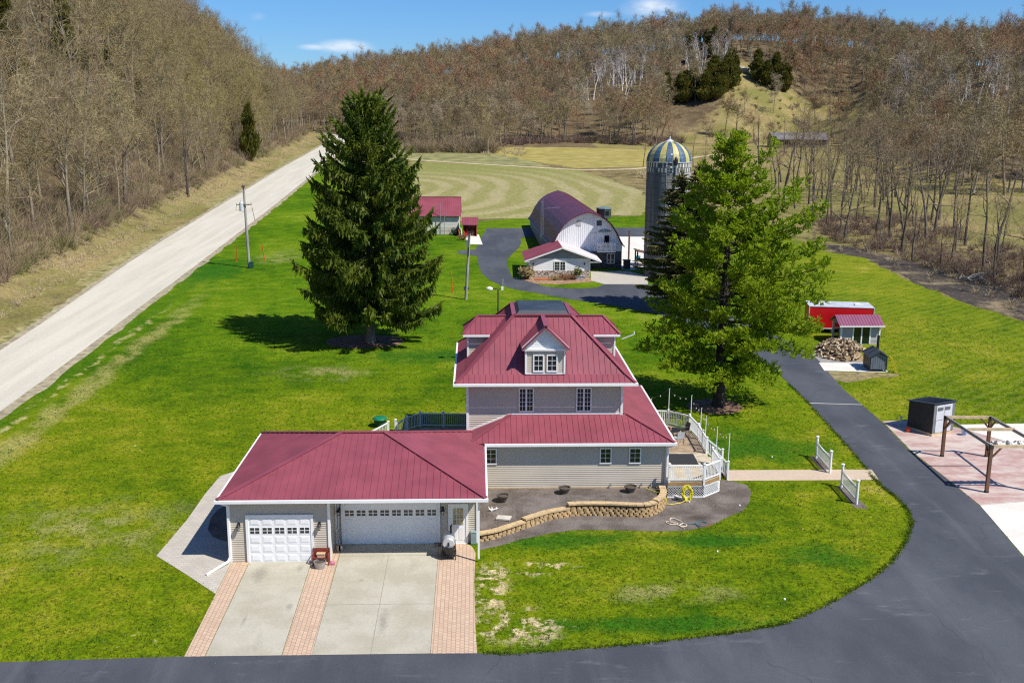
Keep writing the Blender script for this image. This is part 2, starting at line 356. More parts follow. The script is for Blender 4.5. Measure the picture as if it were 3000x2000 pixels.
def earth_mat():
    m, nt, b = newmat('leaf_litter_and_dry_grass')
    big = noise(nt, .03, 5); mid = noise(nt, .3, 6, .65); fine = noise(nt, 3.0, 5, .75)
    s = mth(nt, 'ADD', mth(nt, 'MULTIPLY', big, .5), mth(nt, 'MULTIPLY', mid, .5))
    c = N(nt, 'ShaderNodeValToRGB', {0: s}); r = c.color_ramp
    r.elements[0].position = .36; r.elements[0].color = (.075, .054, .030, 1); r.elements[1].position = .66; r.elements[1].color = (.25, .195, .10, 1)
    e = r.elements.new(.5); e.color = (.145, .105, .058, 1)
    at = N(nt, 'ShaderNodeAttribute', {}, attribute_name='cover').outputs['Color']
    ch = N(nt, 'ShaderNodeSeparateColor', {0: at}); wd, gr, ye = ch.outputs[0], ch.outputs[1], ch.outputs[2]
    cc = c.outputs[0]
    gcol = mixc(nt, mrange(nt, noise(nt, .07, 6, .65), .40, .62), (.30, .235, .10), (.19, .175, .052))
    cc = mixc(nt, mrange(nt, mth(nt, 'ADD', gr, mth(nt, 'MULTIPLY', mth(nt, 'SUBTRACT', mid, .5), .9)), .35, .65), cc, gcol)
    ycol = mixc(nt, mrange(nt, noise(nt, .2, 5), .35, .65), (.36, .30, .055), (.30, .275, .06))
    cc = mixc(nt, mrange(nt, mth(nt, 'ADD', ye, mth(nt, 'MULTIPLY', mth(nt, 'SUBTRACT', mid, .5), .5)), .35, .65), cc, ycol)
    cc = N(nt, 'ShaderNodeVectorMath', {0: cc, 3: mrange(nt, fine, .3, .75, .62, 1.4)}, operation='SCALE').outputs[0]
    nt.links.new(cc, b.inputs['Base Color']); b.inputs['Roughness'].default_value = .95; b.inputs['Specular IOR Level'].default_value = .1
    bump(nt, b, mth(nt, 'ADD', fine, mid), .8, .25); return m
def asphalt_mat():
    m, nt, b = newmat('sealed_asphalt')
    f = noise(nt, .25, 6, .6, stretch=(1, .5, 1)); g = noise(nt, 30, 3, .8); st = noise(nt, 1.1, 6, .7, stretch=(.35, 1.2, 1))
    c = mixc(nt, mrange(nt, f, .35, .68), (.050, .054, .064), (.076, .081, .092))
    c = mixc(nt, mth(nt, 'MULTIPLY', mrange(nt, st, .56, .78), .5), c, (.19, .195, .20))
    c = mixc(nt, mth(nt, 'MULTIPLY', mrange(nt, noise(nt, 2.2, 5, .7, stretch=(1, .3, 1)), .70, .74), .6), c, (.30, .30, .30))
    wp = N(nt, 'ShaderNodeVectorMath', {0: N(nt, 'ShaderNodeTexNoise', {'Vector': pos(nt), 'Scale': .6, 'Detail': 4}).outputs['Color'], 1: (1.6, 1.6, 0), 2: pos(nt)}, operation='MULTIPLY_ADD').outputs[0]
    vo = N(nt, 'ShaderNodeTexVoronoi', {'Vector': wp, 'Scale': .16}, feature='DISTANCE_TO_EDGE').outputs['Distance']
    ck = mth(nt, 'MULTIPLY', mrange(nt, vo, .0065, .0025), mrange(nt, noise(nt, .12, 3), .48, .56)); c = mixc(nt, mth(nt, 'MULTIPLY', ck, .3), c, (.018, .018, .02))
    c = mixc(nt, mth(nt, 'MULTIPLY', mrange(nt, noise(nt, .45, 4, .6, stretch=(1.5, .12, 1)), .52, .72), .35), c, (.12, .123, .13))
    c = N(nt, 'ShaderNodeVectorMath', {0: c, 3: mrange(nt, g, .3, .7, .75, 1.25)}, operation='SCALE').outputs[0]
    nt.links.new(c, b.inputs['Base Color']); b.inputs['Roughness'].default_value = .75; b.inputs['Specular IOR Level'].default_value = .3
    bump(nt, b, g, .3, .01); return m
def gravel_mat():
    m, nt, b = newmat('pale_chip_seal')
    f = noise(nt, .5, 6, .6, stretch=(1.6, .10, 1)); g = noise(nt, 7, 4, .8)
    c = mixc(nt, mrange(nt, f, .36, .66), (.47, .435, .35), (.54, .50, .41))
    c = mixc(nt, mth(nt, 'MULTIPLY', mrange(nt, noise(nt, .8, 5, .7, stretch=(1.3, .25, 1)), .60, .74), .5), c, (.36, .32, .25))
    P = pos(nt)
    c = N(nt, 'ShaderNodeVectorMath', {0: c, 3: mrange(nt, g, .3, .7, .88, 1.1)}, operation='SCALE').outputs[0]
    nt.links.new(c, b.inputs['Base Color']); b.inputs['Roughness'].default_value = .9; bump(nt, b, g, .3, .02); return m
def concrete_mat(name, c0, c1, stain=True):
    m, nt, b = newmat(name); f = noise(nt, .55, 6, .6); g = noise(nt, 9, 4, .7)
    c = mixc(nt, mrange(nt, f, .35, .66), c0, c1)
    if stain:
        c = mixc(nt, mth(nt, 'MULTIPLY', mrange(nt, noise(nt, .8, 5, .6, stretch=(1.4, .35, 1)), .58, .75), .35), c, (.27, .26, .23))
        for q in ((-8.75, 47.2, .22, .55), (-8.6, 43.4, .22, .5), (-5.6, 45.9, .2, .2), (-10.4, 42.3, .09, .7), (-10.6, 46.6, .5, 1.2), (-4.2, 42, .3, 1.6)):
            c = mixc(nt, mth(nt, 'MULTIPLY', emask(nt, *q, soft=.9, warp=mth(nt, 'SUBTRACT', g, .5)), .4), c, (.13, .12, .105))
    c = N(nt, 'ShaderNodeVectorMath', {0: c, 3: mrange(nt, g, .3, .7, .93, 1.07)}, operation='SCALE').outputs[0]
    nt.links.new(c, b.inputs['Base Color']); b.inputs['Roughness'].default_value = .85; bump(nt, b, g, .15, .01); return m
def brick_mat(name, c1, c2, cm, w, h, rot=0, off=.5):
    m, nt, b = newmat(name)
    v = N(nt, 'ShaderNodeVectorRotate', {'Vector': pos(nt), 'Angle': rot}, rotation_type='Z_AXIS').outputs[0]
    t = N(nt, 'ShaderNodeTexBrick', {'Vector': v, 'Color1': col(c1), 'Color2': col(c2), 'Mortar': col(cm), 'Scale': 1.0, 'Mortar Size': .012, 'Brick Width': w, 'Row Height': h}, offset=off)
    c = mixc(nt, mth(nt, 'MULTIPLY', mrange(nt, noise(nt, .9, 5), .45, .7), .4), t.outputs['Color'], tuple(x*.72 for x in c1))
    nt.links.new(c, b.inputs['Base Color']); b.inputs['Roughness'].default_value = .85
    bump(nt, b, t.outputs['Fac'], -.4, .01); return m
def mulch_mat():
    m, nt, b = newmat('grey_brown_mulch'); f = noise(nt, .7, 5); g = noise(nt, 14, 5, .8); h = noise(nt, 5, 3, .7, stretch=(1, 2, 1))
    c = mixc(nt, mrange(nt, f, .35, .65), (.085, .065, .05), (.17, .14, .12)); c = mixc(nt, mth(nt, 'MULTIPLY', mrange(nt, g, .5, .75), .8), c, (.38, .33, .29))
    c = mixc(nt, mth(nt, 'MULTIPLY', emask(nt, 12.2, 52.8, 1.2, .6, .9, mth(nt, 'SUBTRACT', f, .5)), .8), c, (.045, .028, .018))
    c = mixc(nt, mth(nt, 'MULTIPLY', emask(nt, 12.6, 51.8, .8, .4, .9, mth(nt, 'SUBTRACT', f, .5)), .8), c, (.20, .085, .035))
    nt.links.new(c, b.inputs['Base Color']); b.inputs['Roughness'].default_value = .95; bump(nt, b, mth(nt, 'ADD', g, h), .9, .05); return m
def hay_mat():
    m, nt, b = newmat('raked_hayfield'); P = pos(nt)
    wv_ = N(nt, 'ShaderNodeTexNoise', {'Vector': P, 'Scale': .022, 'Detail': 2}).outputs['Color']
    v = N(nt, 'ShaderNodeVectorMath', {0: wv_, 1: (17, 17, 0), 2: P}, operation='MULTIPLY_ADD').outputs[0]
    v = N(nt, 'ShaderNodeVectorMath', {0: v, 1: (-13, 231, 0)}, operation='SUBTRACT').outputs[0]
    v = N(nt, 'ShaderNodeVectorMath', {0: v, 1: (1, .62, 0)}, operation='MULTIPLY').outputs[0]
    w = N(nt, 'ShaderNodeTexWave', {'Vector': v, 'Scale': .050, 'Distortion': 4.0, 'Detail': 3, 'Detail Scale': .25, 'Detail Roughness': .6}, wave_type='RINGS', rings_direction='SPHERICAL').outputs['Fac']
    f = noise(nt, .09, 5, .6); g = noise(nt, 1.4, 6, .75, stretch=(1, .5, 1))
    c = mixc(nt, mth(nt, 'MULTIPLY', mrange(nt, w, .2, .9), mrange(nt, noise(nt, .05, 4), .3, .6, .35, 1)), (.240, .222, .080), (.315, .275, .135))
    Y = N(nt, 'ShaderNodeSeparateXYZ', {0: P}).outputs[1]
    gm = mth(nt, 'MAXIMUM', mrange(nt, Y, 246, 282), mrange(nt, f, .56, .72, 0, .7))
    c = mixc(nt, mth(nt, 'MULTIPLY', gm, .75), c, (.19, .20, .050))
    c = N(nt, 'ShaderNodeVectorMath', {0: c, 3: mrange(nt, g, .3, .72, .78, 1.22)}, operation='SCALE').outputs[0]
    nt.links.new(c, b.inputs['Base Color']); b.inputs['Roughness'].default_value = .95; b.inputs['Specular IOR Level'].default_value = .1; bump(nt, b, g, .5, .08); return m
def stamped_mat():
    m, nt, b = newmat('stamped_pink_concrete'); f = noise(nt, .9, 6, .62, stretch=(.6, 1.3, 1)); g = noise(nt, 3.2, 5, .7, stretch=(.6, 1.5, 1)); k = noise(nt, 14, 3)
    c = mixc(nt, mrange(nt, f, .36, .64), (.40, .245, .21), (.52, .43, .37)); c = mixc(nt, mth(nt, 'MULTIPLY', mrange(nt, g, .5, .72), .6), c, (.36, .20, .17))
    c = mixc(nt, mth(nt, 'MULTIPLY', mrange(nt, g, .45, .3), .55), c, (.60, .52, .45))
    nt.links.new(c, b.inputs['Base Color']); b.inputs['Roughness'].default_value = .6; bump(nt, b, mth(nt, 'ADD', g, k), .3, .02); return m
def bank_mat():
    m, nt, b = newmat('dark_creek_mud'); f = noise(nt, .25, 6, .65); g = noise(nt, 2.2, 6, .75)
    c = mixc(nt, mrange(nt, f, .50, .66), (.042, .030, .020), (.22, .165, .085)); c = mixc(nt, mth(nt, 'MULTIPLY', mrange(nt, g, .55, .7), .7), c, (.36, .29, .17))
    nt.links.new(c, b.inputs['Base Color']); b.inputs['Roughness'].default_value = .9; bump(nt, b, g, .8, .15); return m
LAWN, EARTH, ASPH, ROADM = lawn_mat(), earth_mat(), asphalt_mat(), gravel_mat()
CONC = concrete_mat('driveway_concrete', (.36, .328, .245), (.43, .40, .315)); CONCW = concrete_mat('white_concrete', (.58, .55, .48), (.66, .63, .56), False)
BRICKP = brick_mat('tan_brick_pavers', (.56, .40, .28), (.48, .335, .23), (.26, .19, .13), .22, .19, radians(90))
PAVER = brick_mat('grey_tan_pavers', (.47, .43, .36), (.41, .37, .31), (.33, .30, .25), .34, .2)
WALKP = brick_mat('tan_walk_pavers', (.58, .46, .34), (.50, .385, .275), (.36, .28, .2), .2, .1, radians(45))
MULCH, HAY, STAMP, BANK = mulch_mat(), hay_mat(), stamped_mat(), bank_mat()
DIRT = mat('tan_dirt_track', (.46, .37, .23), .95, 0, .2, .6, bm=.3, bsc=3)
NEEDLES = mat('brown_needle_litter', (.10, .05, .025), .95, 0, .5, 2.5, c2=(.26, .15, .085), bm=.6, bsc=9)
SHOULDER = mat('gravel_shoulder', (.30, .255, .16), .95, 0, .35, 1.6, bm=.4, bsc=6, c2=(.40, .34, .22))
VERGE = mat('roadside_grass', (.17, .175, .035), .95, 0, .45, 1.2, bm=.5, bsc=4, c2=(.36, .30, .12))

# ------------------------------------------------------------------ ground mesh
def axis(a, segs):
    o = [a]
    for b, st in segs:
        n = max(1, int(round((b-o[-1])/st))); s0 = o[-1]
        o += [s0+(b-s0)*(i+1)/n for i in range(n)]
    return np.array(o)
gx = axis(-1200, ((-300, 60), (-160, 10), (140, 4), (340, 7), (460, 20), (1400, 90)))
gy = axis(-60, ((60, 12), (480, 4.5), (760, 9), (900, 35), (2200, 130)))
XX, YY = np.meshgrid(gx, gy); HH = hill(XX, YY); ZZ = gz(YY)+HH
nx, ny = len(gx), len(gy)
gv = np.stack([XX.ravel(), YY.ravel(), ZZ.ravel()], 1)
ii = np.arange(nx-1)[None, :]+(np.arange(ny-1)*nx)[:, None]
gf = np.stack([ii, ii+1, ii+nx+1, ii+nx], -1).reshape(-1, 4)
me = bpy.data.meshes.new('ground'); me.from_pydata(gv.tolist(), [], gf.tolist()); me.update()
av = XX/np.maximum(YY, 20)
wood = (HH > .6).astype(float)
def blob(ax, yy, ra, ry): return np.clip(1.4-np.hypot((av-ax)/ra, (YY-yy)/ry), 0, 1)
spur = np.maximum.reduce([blob(.255, 432, .022, 62), blob(.272, 408, .06, 34), blob(.285, 440, .04, 30)*.8, blob(.325, 425, .06, 40)*.7, blob(.305, 420, .05, 40)*.9, blob(.335, 400, .05, 45), blob(.21, 398, .03, 14)])*(YY > 330)
dd_ = np.interp(YY, XB_Y, XB_X)-XX; flat = np.maximum(((XX > 40) & (YY > 150) & (HH < 1.5)).astype(float), np.clip(1.25-np.abs(dd_-1)/7, 0, .9)*(YY < 470))
grass = np.clip(np.maximum.reduce([spur*1.1, flat*.75, ((HH < .7) & (YY < 330)).astype(float)*.5]), 0, 1)
yel = np.zeros_like(grass)
cv = np.stack([wood.ravel(), grass.ravel(), yel.ravel(), np.ones(nx*ny)], 1)
ca = me.color_attributes.new('cover', 'FLOAT_COLOR', 'POINT'); ca.data.foreach_set('color', cv.ravel().astype(np.float32))
me.polygons.foreach_set('use_smooth', [True]*len(me.polygons)); me.materials.append(EARTH)
go = bpy.data.objects.new('ground', me); C.objects.link(go); tag(go, kind='structure')

rnd = random.Random(7)
def ragged(pts, step=1.5, amp=.12, closed=True):           # natural edge: subdivide and wander
    o = []
    m = len(pts)
    for i in range(m if closed else m-1):
        a, b = Vector(pts[i]), Vector(pts[(i+1) % m]); L = (b-a).length; k = max(1, int(L/step)); nrm = Vector((-(b-a).y, (b-a).x)).normalized() if L > 0 else Vector((0, 0))
        for j in range(k):
            o.append(tuple(a+(b-a)*(j/k)+nrm*(rnd.uniform(-amp, amp) if j else 0)))
    if not closed: o.append(tuple(pts[-1]))
    return o
PAVED = []                                                 # outlines no grass grows on
def sheet(name, pts, m, dz, kind='structure', zf=None):
    if name != 'lawn': PAVED.append(np.array(pts))
    mb = MB(); f = zf or (lambda x, y: gz(y)); mb.poly([(x, y, f(x, y)+dz) for x, y in pts])
    o = mb.build(name, m); tag(o, kind=kind)
    if o.data.polygons[0].normal.z < 0: o.data.flip_normals()
    return o
def curve(pts, n=6, closed=False):                         # Catmull-Rom through 2-D points
    P = [Vector(p) for p in pts]; o = []; m = len(P)
    for i in range(m if closed else m-1):
        a, b, c, d = (P[(i-1) % m] if closed or i else P[0]), P[i], P[(i+1) % m], (P[(i+2) % m] if closed else P[min(i+2, m-1)])
        for k in range(n):
            t = k/n; o.append(tuple(.5*((2*b)+(c-a)*t+(2*a-5*b+4*c-d)*t*t+(3*b-a-3*c+d)*t**3)))
    if not closed: o.append(tuple(P[-1]))
    return o
ROAD_L = [(-39.2, -30), (-40.6, 50), (-41.9, 89), (-43.1, 107), (-45.2, 135), (-46.9, 167), (-49.2, 219), (-51.8, 279), (-53.4, 330), (-55.4, 382), (-59, 420), (-65.7, 453), (-78, 474), (-98, 492)]
ROAD_R = [(-33.2, -30), (-34.1, 50), (-34.4, 76), (-34.9, 95), (-35.4, 110), (-36.3, 141), (-38.2, 195), (-41.3, 270), (-45, 347), (-47.8, 385), (-52.0, 414), (-60, 443), (-74, 466), (-95, 484)]
sheet('lawn', ragged([(-34.2, -30), (-34.3, 76), (-36.2, 141), (-38.2, 195), (-41.3, 270), (-44.5, 340), (-40, 346), (-30, 330), (-20, 300), (-11.5, 200), (-9, 168), (8, 178), (29, 181), (33, 200), (42, 186), (48.5, 160), (49.3, 145), (53, 137.5), (52.4, 121), (53.1, 110), (55.2, 99.7), (62, 70), (64, -30)], 2.0, .35), LAWN, .006)
sheet('road_shoulder', ragged(curve([(x-.8, y) for x, y in ROAD_L], 4)+curve([(x+.9, y) for x, y in ROAD_R], 4)[::-1], 1.6, .28), SHOULDER, .012)
sheet('verge', ragged(curve([(x-3.0, y) for x, y in ROAD_L[:10]], 3)+curve([(x-.5, y) for x, y in ROAD_L[:10]], 3)[::-1], 2, .4), VERGE, .009)
sheet('road', ragged(curve(ROAD_L, 4)+curve(ROAD_R, 4)[::-1], 2.5, .07), ROADM, .02)
sheet('hayfield', ragged([(-18.6, 300), (-8, 296), (5, 288), (17, 281), (27, 274.5), (32, 250), (35.5, 225), (35, 203), (29.5, 182), (8.5, 177), (.3, 176.5), (-10, 168.5), (-13, 200)], 3, .8), HAY, .018)
YEL = mat('yellow_meadow', (.30, .245, .040), .95, 0, .25, .25, bm=.6, bsc=1.2, c2=(.36, .29, .075))
sheet('meadow', ragged([(1, 356), (12, 366), (31.6, 367), (58.7, 354), (64, 330), (50, 292), (46, 285.5), (27.5, 280), (16, 303), (6, 335)], 3, 1.0), YEL, .014)
sheet('far_grass', ragged([(-44, 345), (-20, 352), (0, 345), (6, 335), (16, 303), (20, 283), (0, 294), (-20, 304), (-41, 290)], 3, 1.0), mat('green_tan_meadow', (.17, .18, .05), .95, 0, .3, .3, c2=(.30, .27, .10)), .012)
sheet('dirt_track', ragged(curve([(-24, 314), (-10, 301.5), (.6, 294), (17.2, 283), (27.2, 276.5), (38, 278), (45.9, 283.5), (58, 303), (69, 324.2), (84, 343)], 4)+curve([(84.5, 341), (69.6, 322), (58.6, 300.6), (46.4, 280.6), (38, 275.4), (27, 274.2), (17, 280.4), (.4, 291.4), (-10, 299), (-24, 311.5)], 4), 3, .25), DIRT, .024)
sheet('creek_bank', ragged([(48.8, 147), (49.3, 143.4), (53.2, 137.6), (52.5, 121.1), (53.2, 109.8), (55.3, 99.7), (62, 70), (72, 72), (64.5, 113), (61, 127), (58, 137), (55, 146), (51.9, 150)], 1.5, .5), BANK, .016)

# sealed drive: the bottom apron, the right-hand drive and the loop round to the barn
inner = [(-.01, 39.35), (1.45, 39.25), (5.03, 39.64), (7.04, 39.94), (10.49, 40.56), (11.91, 40.9), (13.69, 41.44), (16.32, 43.2), (18.8, 45.2), (20.91, 47.35), (22.68, 49.79), (23.9, 52.0), (24.35, 53.74), (24.4, 55.6), (24.2, 57.2), (24.2, 58.6), (24.5, 62.84), (24.7, 68.3), (24.85, 73.2), (24.9, 78.5), (24.7, 83), (24, 88), (22.7, 94), (20.82, 99.43), (18.91, 102.79), (14.78, 107.2), (10.18, 110.6), (6.69, 114.05), (4.52, 115.79), (2.78, 118.39), (1.55, 121.74), (.71, 125.27), (.25, 130.22), (.18, 136.08), (.04, 138.79)]
outer = [(-2.64, 140.74), (-2.59, 143.05), (-1.49, 143.64), (-.2, 144.24), (0, 147.28), (.79, 148.5), (.68, 156.83), (1.01, 158.6), (1.6, 165.3), (28, 166.5), (28, 156.5), (8.9, 156.5), (6.57, 154.8), (6.55, 150.81), (6.12, 146.39), (4.89, 140.49), (4.16, 136.63), (3.91, 132.46), (4.02, 129.01), (4.28, 123.7), (6.32, 120.45), (7.97, 117.57), (10.47, 116.56), (12.49, 116.56), (13.94, 117.15), (15.04, 118.98), (20.18, 118.97), (22.6, 114.5), (25.2, 106), (27.2, 98), (28.6, 92.5), (29.6, 88), (29.5, 84.1), (29.1, 81.3), (28.7, 76.2), (28.75, 72.7), (28.7, 68.7), (28.3, 63.1), (28.55, 58.35), (28.65, 53.94), (27.8, 47.77), (27, 40), (27, -30), (-26, -30), (-26, 38.9), (-12.3, 39.38)]
sheet('driveway', ragged(curve(inner[:24], 3)+inner[24:], 1.2, .03, False)+outer, ASPH, .022)
sheet('drive_seam', [(24.9, 73.3), (28.75, 72.85), (28.75, 72.77), (24.9, 73.2)], CONCW, .028)
# garage apron
sheet('concrete_slab', [(-11.38, 39.36), (-8.22, 39.36), (-8.30, 48.0), (-11.36, 48.0)], CONC, .030)
for nm, a in (('slab_one', [(-6.95, 39.36), (-4.52, 39.36), (-4.52, 43.55), (-6.96, 43.55)]), ('slab_two', [(-4.49, 39.36), (-2.01, 39.36), (-2.01, 43.55), (-4.49, 43.55)]), ('slab_three', [(-6.96, 43.58), (-4.52, 43.58), (-4.52, 48.5), (-6.98, 48.5)]), ('slab_four', [(-4.49, 43.58), (-2.01, 43.58), (-2.01, 48.5), (-4.49, 48.5)]), ('slab_five', [(-6.98, 48.53), (-2.01, 48.53), (-2.01, 49.99), (-6.98, 49.99)])):
    sheet('concrete_slab', a, CONC, .030)
sheet('concrete_joint', [(-6.97, 39.37), (-2.0, 39.37), (-2.0, 49.98), (-6.97, 49.98)], mat('joint_filler', (.27, .245, .19), .9), .0265)
sheet('brick_strip', [(-12.25, 39.36), (-11.40, 39.36), (-11.38, 47.98), (-12.25, 47.98)], BRICKP, .026)
sheet('brick_strip', [(-8.20, 39.36), (-6.97, 39.36), (-7.0, 47.98), (-8.28, 47.98)], BRICKP, .026)
sheet('brick_strip', [(-7.36, 47.98), (-7.0, 47.98), (-7.0, 49.98), (-7.36, 49.98)], BRICKP, .026)
sheet('brick_strip', [(-1.99, 39.36), (-.03, 39.34), (-.12, 42), (-.16, 45.7), (-.1, 48.7), (-.2, 49.2), (-.35, 49.6), (-.8, 49.95), (-1.99, 49.97)], BRICKP, .026)
sheet('paver_walk', [(-12.27, 60.2), (-14.9, 60.2), (-15.6, 59.4), (-15.79, 56.7), (-15.86, 53.08), (-16.21, 48.76), (-14.12, 46.67), (-12.27, 44.73)], PAVER, .024)
sheet('brick_walk', [(15.1, 58.12), (24.35, 58.1), (24.55, 59.8), (15.4, 59.85)], WALKP, .027)
sheet('patio', [(28.8, 69.0), (28.4, 63.1), (28.6, 58.3), (28.7, 54.2), (36, 55.4), (36, 64), (33.66, 67.37), (31.8, 69.3)], STAMP, .028)
sheet('concrete_pad', [(27.85, 47.6), (28.7, 54.2), (36, 55.4), (38, 40), (27.2, 40)], CONCW, .026)
sheet('concrete_pad', [(33.66, 67.45), (36.1, 64), (40, 64), (40, 68.4), (34, 68.2)], CONCW, .024)
sheet('furnace_pad', [(29.3, 84.5), (28.95, 82.0), (31.9, 81.6), (34.2, 81.4), (34.3, 84.2), (32.9, 84.3)], CONCW, .026)
sheet('gravel_patch', ragged([(29.0, 84.4), (29.5, 87.9), (31.2, 88.4), (33.0, 86.6), (33.3, 84.3)], .7, .12), mat('worn_gravel', (.27, .25, .23), .9, 0, .2, 2), .020)
sheet('bare_soil', ragged([(28.95, 82.1), (31.8, 81.5), (34.9, 81.2), (34.6, 80.4), (31.5, 79.4), (29.6, 78.6), (28.8, 79.5)], .7, .25), mat('bare_brown_soil', (.22, .15, .08), .95, 0, .4, 1.8, c2=(.30, .25, .09)), .010)
sheet('paver_court', [(14.3, 127.3), (13.7, 121.2), (15.04, 118.98), (20.18, 118.97), (21, 124), (19, 127.5)], PAVER, .026)
sheet('concrete_pad', [(18.5, 128.4), (20.5, 128.4), (22.2, 128.8), (29, 135), (29, 156.4), (18.6, 156.4)], CONCW, .024)
sheet('concrete_pad', [(-2.2, 158.4), (.3, 158.4), (.85, 148.6), (-1.1, 148.9)], CONCW, .026)
sheet('mulch_bed', ragged([(.02, 49.0), (1.42, 49.75), (2.73, 50.5), (3.89, 51.05), (5.24, 51.4), (7.2, 51.35), (10.04, 51.15), (11.28, 51.2), (12.55, 51.7), (13.4, 52.5), (14.89, 53.7), (15.65, 55), (16.09, 56.3), (16.1, 57.5), (15.3, 58.1), (13, 59), (10.9, 58), (10.5, 54.8), (9.5, 53.6), (5.3, 53.7), (4, 53.1), (.02, 50.4)], .5, .05), MULCH, .014)
sheet('needle_litter', ragged([(cos(a)*3.6-10.3, sin(a)*2.6+92.2) for a in np.linspace(0, 2*pi, 14)[:-1]], .8, .3), NEEDLES, .012)
sheet('needle_litter', ragged([(cos(a)*2.1+17.6, sin(a)*1.9+72.6) for a in np.linspace(0, 2*pi, 12)[:-1]], .8, .3), NEEDLES, .012)
sheet('mulch_bed', ragged([(5.6, 122.8), (4.9, 121.4), (6.5, 119.6), (9.5, 118.9), (13.8, 120.6), (14.2, 122.8)], .8, .15), mat('red_brown_mulch', (.26, .12, .06), .95, 0, .4, 3, c2=(.4, .26, .15)), .014)
sheet('planting_bed', [(-12.3, 55.5), (-14.0, 55.3), (-14.5, 54.4), (-14.6, 53.2), (-14.4, 51.8), (-13.9, 50.9), (-13.2, 50.4), (-12.3, 50.2)], MULCH, .05)
sheet('mulch_bed', ragged([(21.45, 59.0), (21.95, 59.1), (22.0, 62.1), (21.4, 62.1)], .4, .05), MULCH, .016)
sheet('mulch_bed', ragged([(21.4, 54.0), (22.1, 53.8), (22.0, 57.1), (21.45, 57.2)], .4, .05), MULCH, .016)
# ------------------------------------------------------------------ farmhouse with attached garage
house = thing('farmhouse', 'large taupe sided farmhouse with maroon metal roofs and attached two door garage', 'house', (0, 56, .3))
X_, Yn, nF = V(1, 0, 0), V(0, 1, 0), V(0, -1, 0)
def window(parent, O, u, n, u0, u1, z0, z1, cols=2, rows=3, mull=(), sub=True, fw=.07, name='window'):
    f = MB(); f.lbox(O, u, n, u0, u1, .03, .085, z0, z0+fw*1.2); f.lbox(O, u, n, u0, u1, .03, .08, z1-fw, z1)
    f.lbox(O, u, n, u0, u0+fw, .031, .081, z0+fw*1.2, z1-fw); f.lbox(O, u, n, u1-fw, u1, .031, .081, z0+fw*1.2, z1-fw)
    a, b, c, d = u0+fw, u1-fw, z0+fw*1.2, z1-fw; edges = [a]
    for x in mull: f.lbox(O, u, n, x-.05, x+.05, .031, .082, c, d); edges += [x-.05, x+.05]
    edges.append(b)
    for k in range(0, len(edges), 2):
        e0, e1 = edges[k], edges[k+1]
        for i in range(1, cols): x = e0+(e1-e0)*i/cols; f.lbox(O, u, n, x-.011, x+.011, .046, .058, c, d)
        for j in range(1, rows): z = c+(d-c)*j/rows; f.lbox(O, u, n, e0, e1, .0465, .0575, z-.011, z+.011)
    g = MB(); g.lbox(O, u, n, a, b, .03, .045, c, d)
    if sub:
        w = f.build(name, WHITE, parent); g.build('pane', GLASS, w); return w
    f.mi = 1; b0 = len(f.v); f.v += g.v; f.f += [[b0+i for i in q] for q in g.f]; f.m += [1]*len(g.f)
    return f.build(name, [WHITE, GLASS], parent)
def wall(O, u, n, p2, m=SIDE, parent=house, course=.115, name='wall'):
    mb = MB(); siding(mb, O, u, n, p2, course); return mb.build(name, m, parent)
def trimboard(mb, x, y, z0, z1, w=.11): mb.box(x-w/2, x+w/2, y-w/2, y+w/2, z0, z1)

# --- garage
gw = MB()
for O, u, n, p in (((-12.27, 48, 0), X_, nF, [(0, -.05), (4.89, -.05), (4.89, 3.28), (0, 3.28)]),
                   ((-7.38, 48, 0), Yn, X_, [(0, 0), (2, 0), (2, 3.28), (0, 3.28)]),
                   ((-7.38, 50, 0), X_, nF, [(0, .02), (7.38, .02), (7.38, 3.28), (0, 3.28)]),
                   ((0, 50, 0), Yn, X_, [(0, 0), (6.2, .1), (6.2, 3.28), (0, 3.28)]),
                   ((-12.27, 58.1, 0), -Yn, -X_, [(0, 0), (10.1, 0), (10.1, 3.28), (0, 3.28)]),
                   ((0, 58.1, 0), -X_, Yn, [(0, 0), (12.27, 0), (12.27, 3.28), (0, 3.28)])): siding(gw, O, u, n, p)
gw.build('wall', SIDE, house)
def corner(x, y, z0, z1, w=.11, parent=None): m = MB(); trimboard(m, x, y, z0, z1, w); return m.build('corner_trim', WHITE, parent or house)
corner(-12.27, 47.99, 0, 3.25); corner(-7.36, 47.985, 0, 3.25, .13); corner(-7.30, 49.97, .05, 3.25, .09); corner(.0, 49.98, .05, 3.25, .12)
A, B_, C_, D_ = V(-12.72, 47.6, 3.44), V(.42, 47.6, 3.44), V(.42, 58.56, 3.44), V(-12.72, 58.56, 3.44)
R1, R2 = V(-7.3, 53.08, 5.13), V(-5.0, 53.08, 5.13)
gr = MB()
roof_face(gr, [A, B_, R2, R1], R1-A+V(-5.42, 0, 0), .345); roof_face(gr, [B_, C_, R2], V(-1, 0, .31), .345)
roof_face(gr, [C_, D_, R1, R2], V(0, -1, .31), .345); roof_face(gr, [D_, A, R1], V(1, 0, .31), .345)
up = V(0, 0, .035)
for a, b in ((A, R1), (D_, R1), (B_, R2), (C_, R2), (R1, R2)): gr.beam(a+up, b+up, .24, .05)
gr.build('garage_roof', MAROON, house)
sf = MB(); sf.poly([(-12.6, 47.72, 3.29), (-12.6, 58.4, 3.29), (.3, 58.4, 3.29), (.3, 47.72, 3.29)])
sf.build('soffit', WHITE, house)
def gutter(mb, x0, x1, y0, y1, z): mb.box(x0, x1, y0, y1, z-.15, z)
gt = MB(); gutter(gt, -12.84, .54, 47.49, 47.62, 3.42); gutter(gt, .40, .52, 47.625, 56.1, 3.415); gutter(gt, -12.83, -12.71, 47.625, 58.56, 3.415); gt.build('gutter', WHITE, house)
